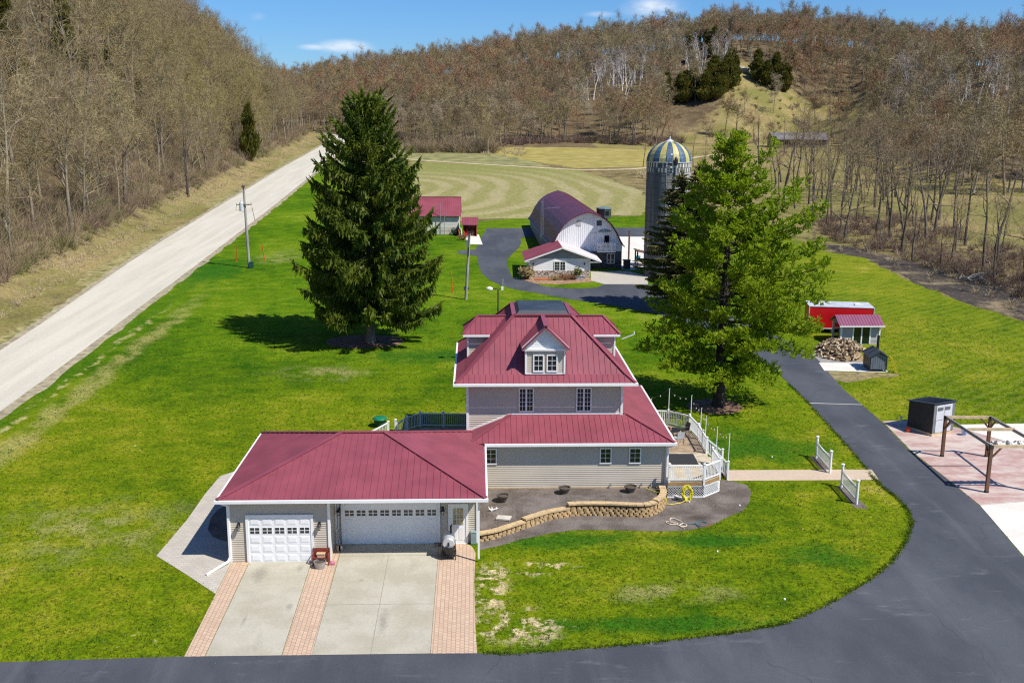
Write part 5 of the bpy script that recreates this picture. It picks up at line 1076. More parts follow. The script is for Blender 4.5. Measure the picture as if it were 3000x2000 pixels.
LOGM = [mat('split_log_face', (.50, .36, .21), .85, 0, .35, 6, c2=(.62, .50, .33)), mat('log_bark', (.16, .105, .06), .95, 0, .4, 9)]
meshes = []
for k in range(6):
    w = MB(); L = rr.uniform(.38, .52); r_ = rr.uniform(.09, .15); arc = [(r_*cos(t), r_*sin(t)) for t in np.linspace(-.5, 1.6, 6)]; p6 = [(-r_*.2, -r_*.25)]+arc; n6 = len(p6)
    vs = [(x, y, -L/2) for x, y in p6]+[(x*.95, y*.95, L/2) for x, y in p6]; w.mi = 0; w.add(vs, [list(range(n6-1, -1, -1)), list(range(n6, 2*n6)), (0, 1, n6+1, n6), (n6-1, 0, n6, 2*n6-1)]); w.mi = 1; w.add(vs, [(i, i+1, n6+i+1, n6+i) for i in range(1, n6-1)]); meshes.append(w.mesh('log', LOGM))
mound = MB(); hh = {}
for i in range(9):
    for j in range(9): x, y = 30.0+i*.44, 84.9+j*.62; f_ = max(0, 1-((x-32.3)/2.1)**2-((y-87.4)/2.6)**2); mound.v.append((x, y, gz(y)-.08+1.08*f_**.75))
for i in range(8):
    for j in range(8): a = i*9+j; mound.f.append([a, a+9, a+10, a+1]); mound.m.append(0)
o = mound.build('wood_chips', mat('bark_and_chips', (.20, .13, .07), .95, 0, .5, 5, c2=(.38, .27, .15), bm=.8, bsc=8)); tag(o, kind='stuff')
for i in range(210):
    a = rr.uniform(0, 2*pi); q = sqrt(rr.random()); x, y = 32.0+2.15*q*cos(a)*1.02, 87.4+2.6*q*sin(a)*1.0
    if y > 89.6: continue
    z = gz(y)+1.08*max(0, 1-((x-32.3)/2.1)**2-((y-87.4)/2.6)**2)**.75+rr.uniform(.0, .13)
    o = bpy.data.objects.new('log', rr.choice(meshes)); C.objects.link(o); o.location = (x, y, z+.04); o.rotation_euler = (rr.uniform(-.5, .5)+pi/2, rr.uniform(0, 6), rr.uniform(0, 6)); tag(o, 'split firewood log in the heap beside the furnace', 'log', 'split logs in the firewood heap')
rs = thing('storage_shed', 'dark resin storage shed with pale grey door on the pink patio', 'shed', (31.4, 67.2, .7))
cA, cB, cC = V(29.98, 67.72, 0), V(30.93, 65.74, 0), V(32.83, 66.58, 0); cD = cA+cC-cB; zr = .74
w = MB(); w.prism([(p.x, p.y) for p in [(cB+(cB-q_)*.03) if False else p for p, q_ in ((cA, 0), (cB, 0), (cC, 0), (cD, 0))]], gz(66)-.05, .82); w.build('platform', WOODL, rs)
ins = [p+((cA+cC)/2-p)*.04 for p in (cA, cB, cC, cD)]; tops = (2.62, 2.86, 2.86, 2.62)
w = MB(); w.add([V(p.x, p.y, .82) for p in ins]+[V(p.x, p.y, t) for p, t in zip(ins, tops)], [(0, 1, 5, 4), (1, 2, 6, 5), (2, 3, 7, 6), (3, 0, 4, 7), (4, 5, 6, 7)])
uu = (cC-cB).normalized(); nn_ = V(uu.y, -uu.x, 0); lu = (cB-cA).normalized(); ln_ = V(lu.y, -lu.x, 0)
for z in np.arange(1.0, 2.6, .16): w.lbox(ins[0], lu, -ln_ if (-ln_).x < 0 else ln_, .05, 2.0, 0, .012, z, z+.012)
w.build('body', mat('black_resin_panel', (.028, .03, .033), .6, 0, .1, 3), rs)
w = MB(); w.add([V(p.x, p.y, t+.0) for p, t in zip([p+(p-(cA+cC)/2)*.05 for p in (cA, cB, cC, cD)], (2.60, 2.9, 2.9, 2.60))]+[V(p.x, p.y, t+.07) for p, t in zip([p+(p-(cA+cC)/2)*.05 for p in (cA, cB, cC, cD)], (2.60, 2.9, 2.9, 2.60))], [(3, 2, 1, 0), (4, 5, 6, 7), (0, 1, 5, 4), (1, 2, 6, 5), (2, 3, 7, 6), (3, 0, 4, 7)])
for k in range(1, 9): w.beam(V(*(cA+(cD-cA)*k/9).xy, 2.685), V(*(cB+(cC-cB)*k/9).xy, 2.985), .03, .03)
w.build('roof', mat('navy_grey_roof', (.035, .045, .065), .45, 0, .15, 2), rs)
Lw = (cC-cB).length; w = MB(); fO = ins[1]
gpm = mat('grey_resin', (.16, .17, .18), .55); w.lbox(fO, uu, nn_, .0, .22, .0, .03, .84, 2.84); w.build('corner_panel', gpm, rs); w = MB(); w.lbox(fO, uu, nn_, Lw-.38, Lw-.12, .0, .03, .84, 2.84); w.build('corner_panel', gpm, rs)
w = MB(); w.lbox(fO, uu, nn_, .23, Lw-.39, .01, .05, .86, 2.78); dmo_ = w.build('door', mat('pale_grey_resin', (.52, .54, .57), .5, 0, .06, 2), rs)
w = MB(); w.lbox(fO, uu, nn_, .23, Lw-.39, .051, .056, 1.72, 1.75); w.lbox(fO, uu, nn_, (Lw-.16)/2-.01, (Lw-.16)/2+.01, .051, .056, .9, 2.75); w.build('seam', mat('grey_gap', (.1, .1, .11), .7), dmo_)
for a in (.32, .98): w = MB(); w.lbox(fO, uu, nn_, a, a+.5, .051, .07, 2.4, 2.62); w.build('window', mat('smoked_panel_glass', (.10, .11, .12), .2), dmo_)
w = MB(); w.lathe((29.72, 66.75, .66), [(.02, 0), (.14, .06), (.19, .19), (.14, .32), (.02, .38)], 12); solo(w, 'ball', mat('orange_red_ball', (.62, .06, .02), .5), 'orange red ball on the patio beside the dark storage shed', 'ball', (29.72, 66.75, .66), smooth=True)
w = MB(); w.lathe((33.3, 66.0, .66), [(.15, 0), (.19, .32), (.2, .34)], 12); w.tube([(33.1, 66, .95), (33.3, 66, 1.15), (33.5, 66, .95)], .012, 5); w.lathe((33.25, 65.95, .98), [(.16, 0), (.2, .05), (.1, .12)], 9); solo(w, 'bucket', mat('blue_white_bucket', (.30, .42, .62), .4, 0, .5, 7), 'blue and white bucket at the right corner of the dark storage shed', 'bucket', (33.3, 66, .66))
w = MB(); w.box(29.75, 29.85, 68.2, 68.3, .9, 1.3); w.box(29.7, 29.9, 68.15, 68.35, 1.3, 1.34); solo(w, 'utility_marker', CREAM, 'small cream marker post behind the dark storage shed', 'marker', (29.8, 68.25, .7))
# pergola
pg = thing('pergola', 'open brown post pergola frame with bunched shade cloth on the pink patio', 'pergola', (31.5, 59, .4)); pp = {'A': (29.98, 62.0), 'B': (32.85, 61.9), 'C': (29.98, 56.06), 'D': (33.0, 56.0)}
for k, (x, y) in pp.items():
    w = MB(); w.box(x-.09, x+.09, y-.09, y+.09, gz(y), 3.15); w.build('post', WOODB, pg)
    w = MB(); w.box(x-.10, x+.10, y-.10, y+.10, gz(y), gz(y)+.12); w.build('bracket', BLACK, pg); w = MB(); w.box(x-.10, x+.10, y-.10, y+.10, 3.0, 3.22); w.build('bracket', BLACK, pg)
bz = 3.14
for a, c, m in (('A', 'B', WOODL), ('C', 'D', WOODL), ('A', 'C', GREYPOLE), ('B', 'D', GREYPOLE)):
    w = MB(); w.beam((*pp[a], bz), (*pp[c], bz), .07, .19); w.build('beam', m, pg)
w = MB(); w.beam((30.05, 59.2, bz+.06), (32.95, 59.15, bz+.06), .05, .19); w.build('beam', WOODL, pg)
for k, (x, y) in pp.items():
    sx_, sy_ = (1 if k in 'AC' else -1), (-1 if k in 'AB' else 1)
    for ex, ey in ((.62*sx_, 0), (0, .62*sy_)): w = MB(); w.beam((x+ex*.12, y+ey*.12, 2.45), (x+ex, y+ey, 3.06), .08, .09); w.build('brace', WOODB, pg)
w = MB(); nxx, nyy = 26, 5
for i in range(nxx):
    for j in range(nyy): t = i/(nxx-1); x = 30.15+t*2.9; fold = sin(t*pi*9+j*.3); w.v.append((x+.05*fold, 56.15+j*.13+.03*sin(i*1.7), 3.20+.15*abs(fold)*(1-.1*j)+(-.10 if j in (0, 4) else .05)))
for i in range(nxx-1):
    for j in range(nyy-1): a = i*nyy+j; w.f.append([a, a+nyy, a+nyy+1, a+1]); w.m.append(0 if (i//2+j) % 3 else 1)
cl = w.build('shade_cloth', [mat('offwhite_shade_cloth', (.66, .62, .55), .8), mat('charcoal_shade_edge', (.07, .07, .08), .8)], pg); md_ = cl.modifiers.new('thick', 'SOLIDIFY'); md_.thickness = .012
# ------------------------------------------------------------------ poles, lamps, fences, small things
p1 = thing('utility_pole', 'tall leaning utility pole with transformer beside the pale road', 'utility pole', (-28.82, 129.8, gz(129.8)))
B0, T0 = V(-28.82, 129.8, gz(129.8)-.2), V(-29.05, 129.8, 13.4); pd_ = lambda t: B0+(T0-B0)*t
q = MB(); q.tube([B0, pd_(.5), T0], [.19, .16, .12], 10); q.build('pole', GREYPOLE, p1)
q = MB(); c = pd_(.74)+V(-.42, -.1, 0); q.lathe((c.x, c.y, c.z-.5), [(.27, 0), (.27, .95), (.2, 1.05)], 14); q.tube([c+V(0, 0, .55), c+V(0, 0, .8)], .06, 6); q.build('transformer', mat('pale_transformer', (.55, .58, .60), .4), p1)
q = MB(); q.beam(pd_(.76)+V(-1.0, -.2, 0), pd_(.76)+V(.9, -.2, 0), .08, .09); q.beam(pd_(.97)+V(-.2, -.2, 0), pd_(.97)+V(.2, -.2, 0), .1, .25)
q.beam(pd_(.9)+V(0, 0, 0), pd_(.92)+V(-1.1, -.1, -.1), .05, .05); q.build('crossarm', WOODB, p1)
for dx, t, h in ((-.95, .76, .2), (.5, .76, .3), (.85, .76, .35), (-1.1, .92, .1), (.05, 1.0, .15)):
    q = MB(); c = pd_(t)+V(dx, -.2 if t < .9 else -.1, .04); q.lathe(tuple(c), [(.05, 0), (.09, h*.3), (.05, h*.5), (.09, h*.7), (.03, h)], 8); q.build('insulator', LAMPG, p1)
q = MB(); q.tube([pd_(.74)+V(.9, -.2, -.1), pd_(.70)+V(1.1, -.1, -.9), pd_(.66)+V(1.15, 0, -1.0)], .03, 5); q.tube([pd_(.78)+V(-.9, -.2, 0), pd_(.7)+V(-1.15, -.1, 0), pd_(.68)+V(-.2, 0, 0)], .025, 5); q.build('wire_drop', BLACK, p1)
q = MB(); q.box(-28.72, -28.22, 129.3, 129.7, gz(129.5)-.05, gz(129.5)+.75); q.box(-28.74, -28.2, 129.28, 129.72, gz(129.5)+.75, gz(129.5)+.82)
solo(q, 'utility_pedestal', mat('dark_green_metal', (.012, .07, .05), .5), 'dark green utility pedestal at the foot of the tall pole', 'utility box', (-28.47, 129.5, gz(129.5)))
for (x, y), (x2, y2, h), l in (((-31.5, 134.5), (-31.2, 134.0, 2.2), 'orange guy wire guard left of the tall utility pole'), ((-27.9, 135.0), (-28.1, 134.5, 2.2), 'thin orange guy wire guard right of the tall utility pole'), ((-2.75, 114.5), (-2.9, 114.2, 2.4), 'orange guy wire guard beside the big spruce')):
    q = MB(); a, b = V(x, y, gz(y)), V(x2, y2, gz(y)+h); q.tube([a, b], .05, 6); q.lathe(tuple(a), [(.12, 0), (.1, .08)], 6)
    solo(q, 'guy_guard', ORANGE, l, 'guy guard', (x, y, gz(y)))
p2 = thing('light_post', 'weathered grey pole with meter boxes between the spruce and the drive', 'pole', (-1.22, 110.5, gz(110.5))); q = MB(); a, b = V(-1.22, 110.5, gz(110.5)-.1), V(-.78, 110.5, 9.6)
q.tube([a, (a+b)/2, b], [.17, .15, .12], 10); q.build('pole', GREYPOLE, p2); q = MB(); c = a+(b-a)*.84; q.box(c.x-.28, c.x-.03, 110.2, 110.45, c.z-.4, c.z+.35); q.build('meter_box', mat('grey_meter_box', (.16, .17, .18), .5), p2)
q = MB(); q.tube([a+(b-a)*.65+V(0, -.17, 0), b+V(0, -.15, 0)], .05, 6); q.beam(b+V(-.15, -.1, -.1), b+V(.2, -.1, .05), .1, .14); q.build('conduit', BLACK, p2)
q = MB(); c = a+(b-a)*.18; q.box(c.x-.32, c.x-.15, 110.35, 110.6, c.z-.2, c.z+.2); q.box(c.x+.17, c.x+.28, 110.4, 110.55, c.z-.1, c.z+.12); q.build('switch_box', mat('dark_switch_box', (.05, .07, .08), .5), p2)
yl = thing('yard_light', 'thin dark yard light pole with white lamp head behind the house roof', 'lamp', (1.75, 84, gz(84))); zt_ = 7.75
q = MB(); q.tube([(1.75, 84, gz(84)), (1.75, 84, zt_)], [.07, .05], 8); q.build('pole', BLACK, yl); q = MB(); q.beam((1.75, 84, zt_), (1.15, 83.9, zt_+.1), .06, .06); q.beam((1.75, 84, zt_), (2.1, 84, zt_+.05), .05, .05); q.build('arm', BLACK, yl)
q = MB(); q.lathe((1.05, 83.9, zt_-.08), [(.12, 0), (.26, .08), (.28, .2), (.12, .3)], 12); q.build('lamp_head', WHITE, yl); q = MB(); q.box(2.0, 2.2, 83.9, 84.1, zt_-.05, zt_+.2); q.tube([(2.15, 84, zt_+.2), (2.15, 84, zt_+.9)], .012, 5); q.build('sensor', WHITE, yl)
# overhead line from the tall pole to the white building
for nm, a, b in (('a', T0-V(0, 0, .3), V(-5.5, 159.2, 10.6)),):
    pass
mp = thing('service_mast', 'pale service mast with antenna at the eaves of the white storage building', 'mast', (-5.6, 158.0, 3.9)); q = MB(); q.tube([(-5.6, 158.1, gz(158)), (-5.6, 158.1, 8.6)], .05, 6); q.tube([(-6.6, 158.1, 8.3), (-5.6, 158.1, 8.45)], .03, 5); q.tube([(-5.0, 158.1, gz(158)), (-5.0, 158.1, 6.6), (-4.6, 158.1, 7.4)], .045, 6); q.tube([(-5.0, 158.1, 6.6), (-4.5, 158.1, 6.9)], .03, 5); q.build('mast', GALV, mp)
def picket_fence(x, y0, y1, label):
    t = thing('picket_fence', label, 'fence', (x, y0, gz(y0)), 'white fence panels flanking the walk'); 
    for y in (y0, y1):
        p = MB(); z = gz(y); p.lathe((x, y, z), [(.075, -.1), (.075, 1.38)], 14); p.lathe((x, y, z+1.38), [(.075, 0), (.11, .03), (.11, .07), (.04, .11)], 14); p.build('post', WHITE, t, smooth=False)
    r = MB(); L = y1-y0
    for h in (.28, .98): r.beam((x, y0, gz(y0)+h), (x, y1, gz(y1)+h), .05, .07)
    r.build('rail', WHITE, t); k = MB(); n_ = 17
    for i in range(1, n_):
        f_ = i/n_; y = y0+L*f_; top = 1.30-.30*sin(pi*f_)**.8; z = gz(y); k.box(x-.045, x-.03, y-.038, y+.038, z+.22, z+top); k.add([(x-.045, y-.038, z+top), (x-.03, y-.038, z+top), (x-.03, y+.038, z+top), (x-.045, y+.038, z+top), (x-.0375, y, z+top+.05)], [(0, 1, 4), (1, 2, 4), (2, 3, 4), (3, 0, 4)])
    k.build('picket', WHITE, t)
picket_fence(21.74, 59.28, 61.9, 'white scalloped picket fence panel on the far side of the brick walk')
picket_fence(21.68, 54.54, 57.05, 'white scalloped picket fence panel on the near side of the brick walk')
# grill (drum smoker)
gx0, gy0 = -1.45, 48.35; g = thing('barbecue', 'silver and black drum barbecue standing on the brick strip', 'barbecue', (gx0, gy0, .02))
q = MB(); q.tube([(gx0, gy0-.42, .92), (gx0, gy0+.5, .92)], .30, 18); q.tube([(gx0, gy0-.46, .92), (gx0, gy0-.42, .92)], [.26, .30], 18); go2 = q.build('drum', mat('silver_drum', (.60, .62, .63), .35, .4, .1, 3), g)
q = MB(); q.lathe((gx0, gy0-.3, .38), [(.2, 0), (.3, .25), (.32, .36)], 14); q.tube([(gx0, gy0-.47, .9), (gx0, gy0-.52, .84), (gx0, gy0-.52, 1.0)], .05, 6); q.tube([(gx0+.1, gy0+.35, 1.15), (gx0+.1, gy0+.35, 1.55)], .05, 8); q.build('firebox', BLACK, g)
for x in (-.3, .3):
    for y in (-.35, .4): q = MB(); q.beam((gx0+x, gy0+y, .8), (gx0+x*1.15, gy0+y*1.1, .02), .04, .04); q.build('leg', BLACK, g)
q = MB(); q.box(gx0-.75, gx0-.38, gy0-.15, gy0+.35, .62, .66); q.box(gx0-.38, gx0+.36, gy0-.4, gy0+.4, .2, .24); q.build('shelf', BLACK, g)
for x in (-.34, .34): q = MB(); q.tube([(gx0+x-.03, gy0+.4, .12), (gx0+x+.03, gy0+.4, .12)], .12, 12); q.build('wheel', BLACK, g)
# red bench/wagon by the single door
wg = thing('bench', 'small weathered red wooden bench beside the single garage door', 'bench', (-7.75, 47.72, 0)); z0 = 0
for i in range(3): q = MB(); q.box(-8.2, -7.35, 47.52+i*.1, 47.60+i*.1, .36, .39); q.build('seat_slat', REDP, wg)
for i in range(3): q = MB(); q.box(-8.2, -7.35, 47.86, 47.885, .46+i*.11, .54+i*.11); q.build('back_slat', REDP, wg)
for x in (-8.18, -7.41): q = MB(); q.box(x, x+.05, 47.5, 47.55, 0, .55); q.box(x, x+.05, 47.84, 47.89, 0, .8); q.box(x, x+.05, 47.5, 47.89, .55, .59); q.build('arm_frame', REDP, wg)
q = MB(); q.box(-7.95, -7.6, 47.6, 47.82, .39, .55); q.box(-7.99, -7.56, 47.58, 47.84, .55, .58); solo(q, 'basket', mat('straw_basket', (.50, .33, .2), .8), 'straw coloured box sitting on the red bench', 'box', (-7.78, 47.7, .39))
tbm = thing('planter_tub', 'galvanised washtub of dry soil in front of the red bench', 'planter', (-7.78, 47.4, 0)); zq = gz(47.3)+.03
q = MB(); q.lathe((-7.78, 47.3, zq), [(.24, 0), (.29, .30), (.31, .31), (.31, .33), (.28, .33), (.275, .24)], 20, cap=False); q.build('tub', GALV, tbm); q = MB(); q.lathe((-7.78, 47.3, zq+.2), [(.27, 0), (.26, .05), (.1, .09)], 16); q.build('soil', SOIL, tbm)
q = MB(); q.box(-7.40, -7.08, 47.52, 47.78, .02, .10); q.lathe((-7.25, 47.65, .1), [(.13, 0), (.1, .05), (.04, .09)], 10); solo(q, 'garden_ornament', mat('pink_ornament', (.45, .16, .2), .5, 0, .4, 14), 'small pink garden ornament at the right foot of the bench', 'ornament', (-7.25, 47.65, .02))
q = MB(); q.box(-11.75, -11.25, 47.62, 47.74, .0, .06); solo(q, 'board', WOODL, 'short pale board lying left of the single garage door', 'board', (-11.5, 47.68, 0))
for i, (x, m) in enumerate(((-7.22, WOODL), (-7.12, GALV))):
    q = MB(); q.tube([(x+.12, 49.2, .06), (x-.08, 49.5, 1.25)], .022, 6); q.box(x+.03, x+.22, 49.12, 49.2, .05, .32); solo(q, 'shovel', m, ('wooden handled shovel leaning in the garage recess', 'grey handled scoop leaning in the garage recess')[i], 'shovel', (x, 49.3, .05))
# planters, stone, antlers, hoses on the mulch
for (x, y, z), s, l in (((1.43, 54.4, .63), 1.0, 'dark round planter pot nearest the garage on the raised bed'), ((5.0, 55.4, .68), 1.0, 'dark round planter pot in the middle of the raised bed against the siding'), ((8.8, 55.45, .70), 1.05, 'dark round planter pot on the raised bed nearest the deck')):
    t = thing('planter_pot', l, 'planter', (x, y, z), 'round planter pots on the raised bed'); q = MB(); q.lathe((x, y, z-.03), [(.17*s, 0), (.25*s, .18), (.33*s, .36), (.36*s, .37), (.36*s, .42), (.30*s, .42), (.28*s, .36)], 20, cap=False); q.build('pot', POT, t); q = MB(); q.lathe((x, y, z+.3), [(.28*s, 0), (.2*s, .03), (.02, .05)], 14); q.build('soil', SOIL, t)
q = MB(); q.prism([(.98, 51.95), (1.72, 51.78), (1.86, 52.3), (1.12, 52.45)], .52, .60); solo(q, 'stepping_stone', mat('pale_slab', (.50, .46, .39), .85), 'pale square stepping stone on the raised bed', 'stone', (1.4, 52.1, .5))
q = MB()
for pts in ([(.75, 53.1, .5), (.82, 53.1, .62), (.78, 53.15, .82)], [(.82, 53.1, .62), (1.02, 53.08, .70), (1.05, 53.1, .82)], [(.8, 53.1, .6), (.64, 53.1, .7), (.6, 53.1, .84)], [(1.0, 53.09, .69), (1.15, 53.1, .74)]): q.tube(pts, [.05]*(len(pts)-1)+[.015], 6)
solo(q, 'antler', mat('bleached_antler', (.72, .69, .62), .6), 'bleached white antler lying on the raised bed mulch', 'antler', (.8, 53.1, .5))
def coil(cx, cy, z, r, turns, rt, sx=1, tilt=None):
    L = []
    for i in range(int(turns*22)+1):
        t = 2*pi*i/22; k = r*(1+.10*sin(i*.37)); p = V(k*cos(t)*sx, k*sin(t), rt+.012*(i/22)+.008*sin(i)); L.append(p)
    if tilt: L = [Matrix.Rotation(tilt, 3, 'X') @ p for p in L]
    return [V(cx, cy, z)+p for p in L]
q = MB(); q.tube([V(12.0+(.20+.09*sin(i*.9))*sin(2*pi*i/20)+.05*sin(i*.31), 54.98+.012*(i/20)*.6+.03*sin(i*1.3), .78+(.40+.10*sin(i*.23))*cos(2*pi*i/20)) for i in range(200)], .027, 6); q.tube([(12.0, 54.95, .42), (11.6, 54.8, gz(54.8)+.05), (11.0, 54.6, gz(54.6)+.05), (10.75, 54.4, .4), (10.62, 54.5, 1.0), (10.2, 55.2, .82), (9.7, 56.0, .78)], .022, 6)
solo(q, 'garden_hose', YELLOW, 'yellow garden hose hung in a long coil against the deck lattice', 'hose', (12, 55, .4))
q = MB(); L = [V(x, y, gz(y)+.05+.01*i) for i, (x, y) in enumerate([(11.15, 52.3), (10.75, 52.75), (10.55, 52.4), (10.9, 52.0), (10.45, 51.95), (10.3, 52.25), (10.6, 52.2), (11.0, 51.7), (11.35, 51.75), (11.2, 52.05), (10.95, 51.75), (11.15, 51.45)])]; L2 = [V(p[0], p[1], .2) for p in curve([(v.x, v.y) for v in L], 6)]; q.tube([V(p.x, p.y, gz(p.y)+.045+.01*(i % 9)/9) for i, p in enumerate(L2)], .026, 6); solo(q, 'garden_hose', CREAM, 'cream garden hose lying in loose loops at the mulch edge', 'hose', (10.9, 52, .15))
q = MB(); q.tube([V(p[0], p[1], gz(p[1])+.05) for p in curve([(11.3, 51.9), (11.75, 52.0), (12.1, 51.7), (12.5, 52.0), (12.25, 52.3), (11.9, 52.05), (12.0, 51.45)], 6)], .02, 6); solo(q, 'garden_hose', mat('teal_hose', (.03, .17, .22), .5), 'thin teal garden hose curled beside the cream one', 'hose', (12, 51.9, .15))
for x, y, s, l in ((12.3, 48.6, .05, 'small white paper scrap on the front lawn below the hoses'), (14.3, 43.6, .06, 'white stone lying on the front lawn near the drive'), (14.9, 54.4, .06, 'pale stick of trash on the grey mulch'), (18.9, 62.0, .05, 'white scrap on the lawn beyond the deck steps')):
    q = MB(); q.lathe((x, y, gz(y)-.01), [(s*.6, 0), (s, .04), (s*.8, .09), (.02, .11)], 7); solo(q, 'litter', WHITE, l, 'litter', (x, y, gz(y)))
# ------------------------------------------------------------------ vegetation
rng = np.random.default_rng(11)
def leafmat(name, c0, c1, trans=.3, sc=.9, spot=3.0):
    m, nt, b = newmat(name); oi = N(nt, 'ShaderNodeObjectInfo').outputs['Random']
    f = noise(nt, sc, 4); g = noise(nt, spot, 3)
    c = mixc(nt, mrange(nt, f, .35, .65), c0, c1); c = mixc(nt, mrange(nt, g, .45, .7), c, tuple((a+b_)/2*1.25 for a, b_ in zip(c0, c1)))
    c = mixc(nt, mth(nt, 'MULTIPLY', oi, .35), c, c0)
    nt.links.new(c, b.inputs['Base Color']); b.inputs['Roughness'].default_value = .6; b.inputs['Specular IOR Level'].default_value = .25
    tr = N(nt, 'ShaderNodeBsdfTranslucent'); nt.links.new(c, tr.inputs['Color']); ms = N(nt, 'ShaderNodeMixShader', {0: trans}); o = nt.nodes['Material Output']
    nt.links.new(b.outputs[0], ms.inputs[1]); nt.links.new(tr.outputs[0], ms.inputs[2]); nt.links.new(ms.outputs[0], o.inputs['Surface']); return m
def barkmat(name, tints, amt=.9):
    """bark and twig tone: each tree takes its own species tone, with broad stands of one kind"""
    m, nt, b = newmat(name); oi = N(nt, 'ShaderNodeObjectInfo').outputs['Random']; st = noise(nt, .016, 3, .6)
    s = mth(nt, 'ADD', mth(nt, 'MULTIPLY', oi, .55), mth(nt, 'MULTIPLY', mrange(nt, st, .3, .7), .45)); r = N(nt, 'ShaderNodeValToRGB', {0: s}); k = len(tints)
    r.color_ramp.elements[0].color = col(tints[0]); r.color_ramp.elements[1].color = col(tints[-1])
    for i in range(1, k-1): e = r.color_ramp.elements.new(i/(k-1)); e.color = col(tints[i])
    f = noise(nt, 1.2, 3); c = N(nt, 'ShaderNodeVectorMath', {0: r.outputs[0], 3: mrange(nt, f, .3, .7, .8, 1.2)}, operation='SCALE').outputs[0]
    nt.links.new(c, b.inputs['Base Color']); b.inputs['Roughness'].default_value = .9; b.inputs['Specular IOR Level'].default_value = .15; return m
TWIG = barkmat('bare_twigs', [(.21, .165, .075), (.29, .24, .092), (.295, .23, .115), (.235, .195, .10), (.265, .19, .115), (.34, .285, .14)])
BARK = barkmat('grey_brown_bark', [(.15, .125, .09), (.26, .22, .155), (.19, .16, .12), (.32, .27, .19), (.16, .135, .11)])
TWIGF = barkmat('far_bare_twigs', [(.24, .19, .105), (.30, .215, .115), (.34, .19, .11), (.25, .205, .12), (.34, .27, .13), (.21, .17, .11), (.40, .33, .22), (.29, .235, .13)])
BIRCHB = barkmat('white_birch_bark', [(.66, .62, .57), (.74, .70, .65), (.58, .54, .50)]); BIRCHT = barkmat('birch_twigs', [(.36, .31, .28), (.44, .39, .35), (.32, .26, .24)])
DBARK = mat('dark_conifer_bark', (.045, .032, .024), .95, 0, .4, 3); GBARK = mat('grey_spruce_bark', (.20, .17, .15), .95, 0, .35, 3)

class Cards:                                                # bulk quads through numpy
    def __init__(s): s.q = []
    def ribbon(s, a, b, wa, wb, rg):                        # arrays of n x 3
        d = b-a; k = rg.normal(size=a.shape); w = np.cross(d, k); w /= np.linalg.norm(w, axis=1, keepdims=True)+1e-9
        wa = np.broadcast_to(np.asarray(wa, float), (len(a),))[:, None]; wb = np.broadcast_to(np.asarray(wb, float), (len(a),))[:, None]
        s.q.append(np.stack([a-w*wa/2, a+w*wa/2, b+w*wb/2, b-w*wb/2], 1))
    def mesh(s, name, m, off=(0, 0, 0)):
        q = np.concatenate(s.q)-np.array(off); n = len(q); me = bpy.data.meshes.new(name); me.vertices.add(4*n); me.vertices.foreach_set('co', q.reshape(-1).astype(np.float32))
        me.loops.add(4*n); me.loops.foreach_set('vertex_index', np.arange(4*n, dtype=np.int32)); me.polygons.add(n); me.polygons.foreach_set('loop_start', np.arange(0, 4*n, 4, dtype=np.int32)); me.polygons.foreach_set('loop_total', np.full(n, 4, np.int32))
        me.materials.append(m); me.update(calc_edges=True); return me
def link(name, me, parent=None):
    o = bpy.data.objects.new(name, me); C.objects.link(o)
    if parent: o.parent = parent; RW[o.name] = RW.get(parent.name, (0, 0, 0))
    return o

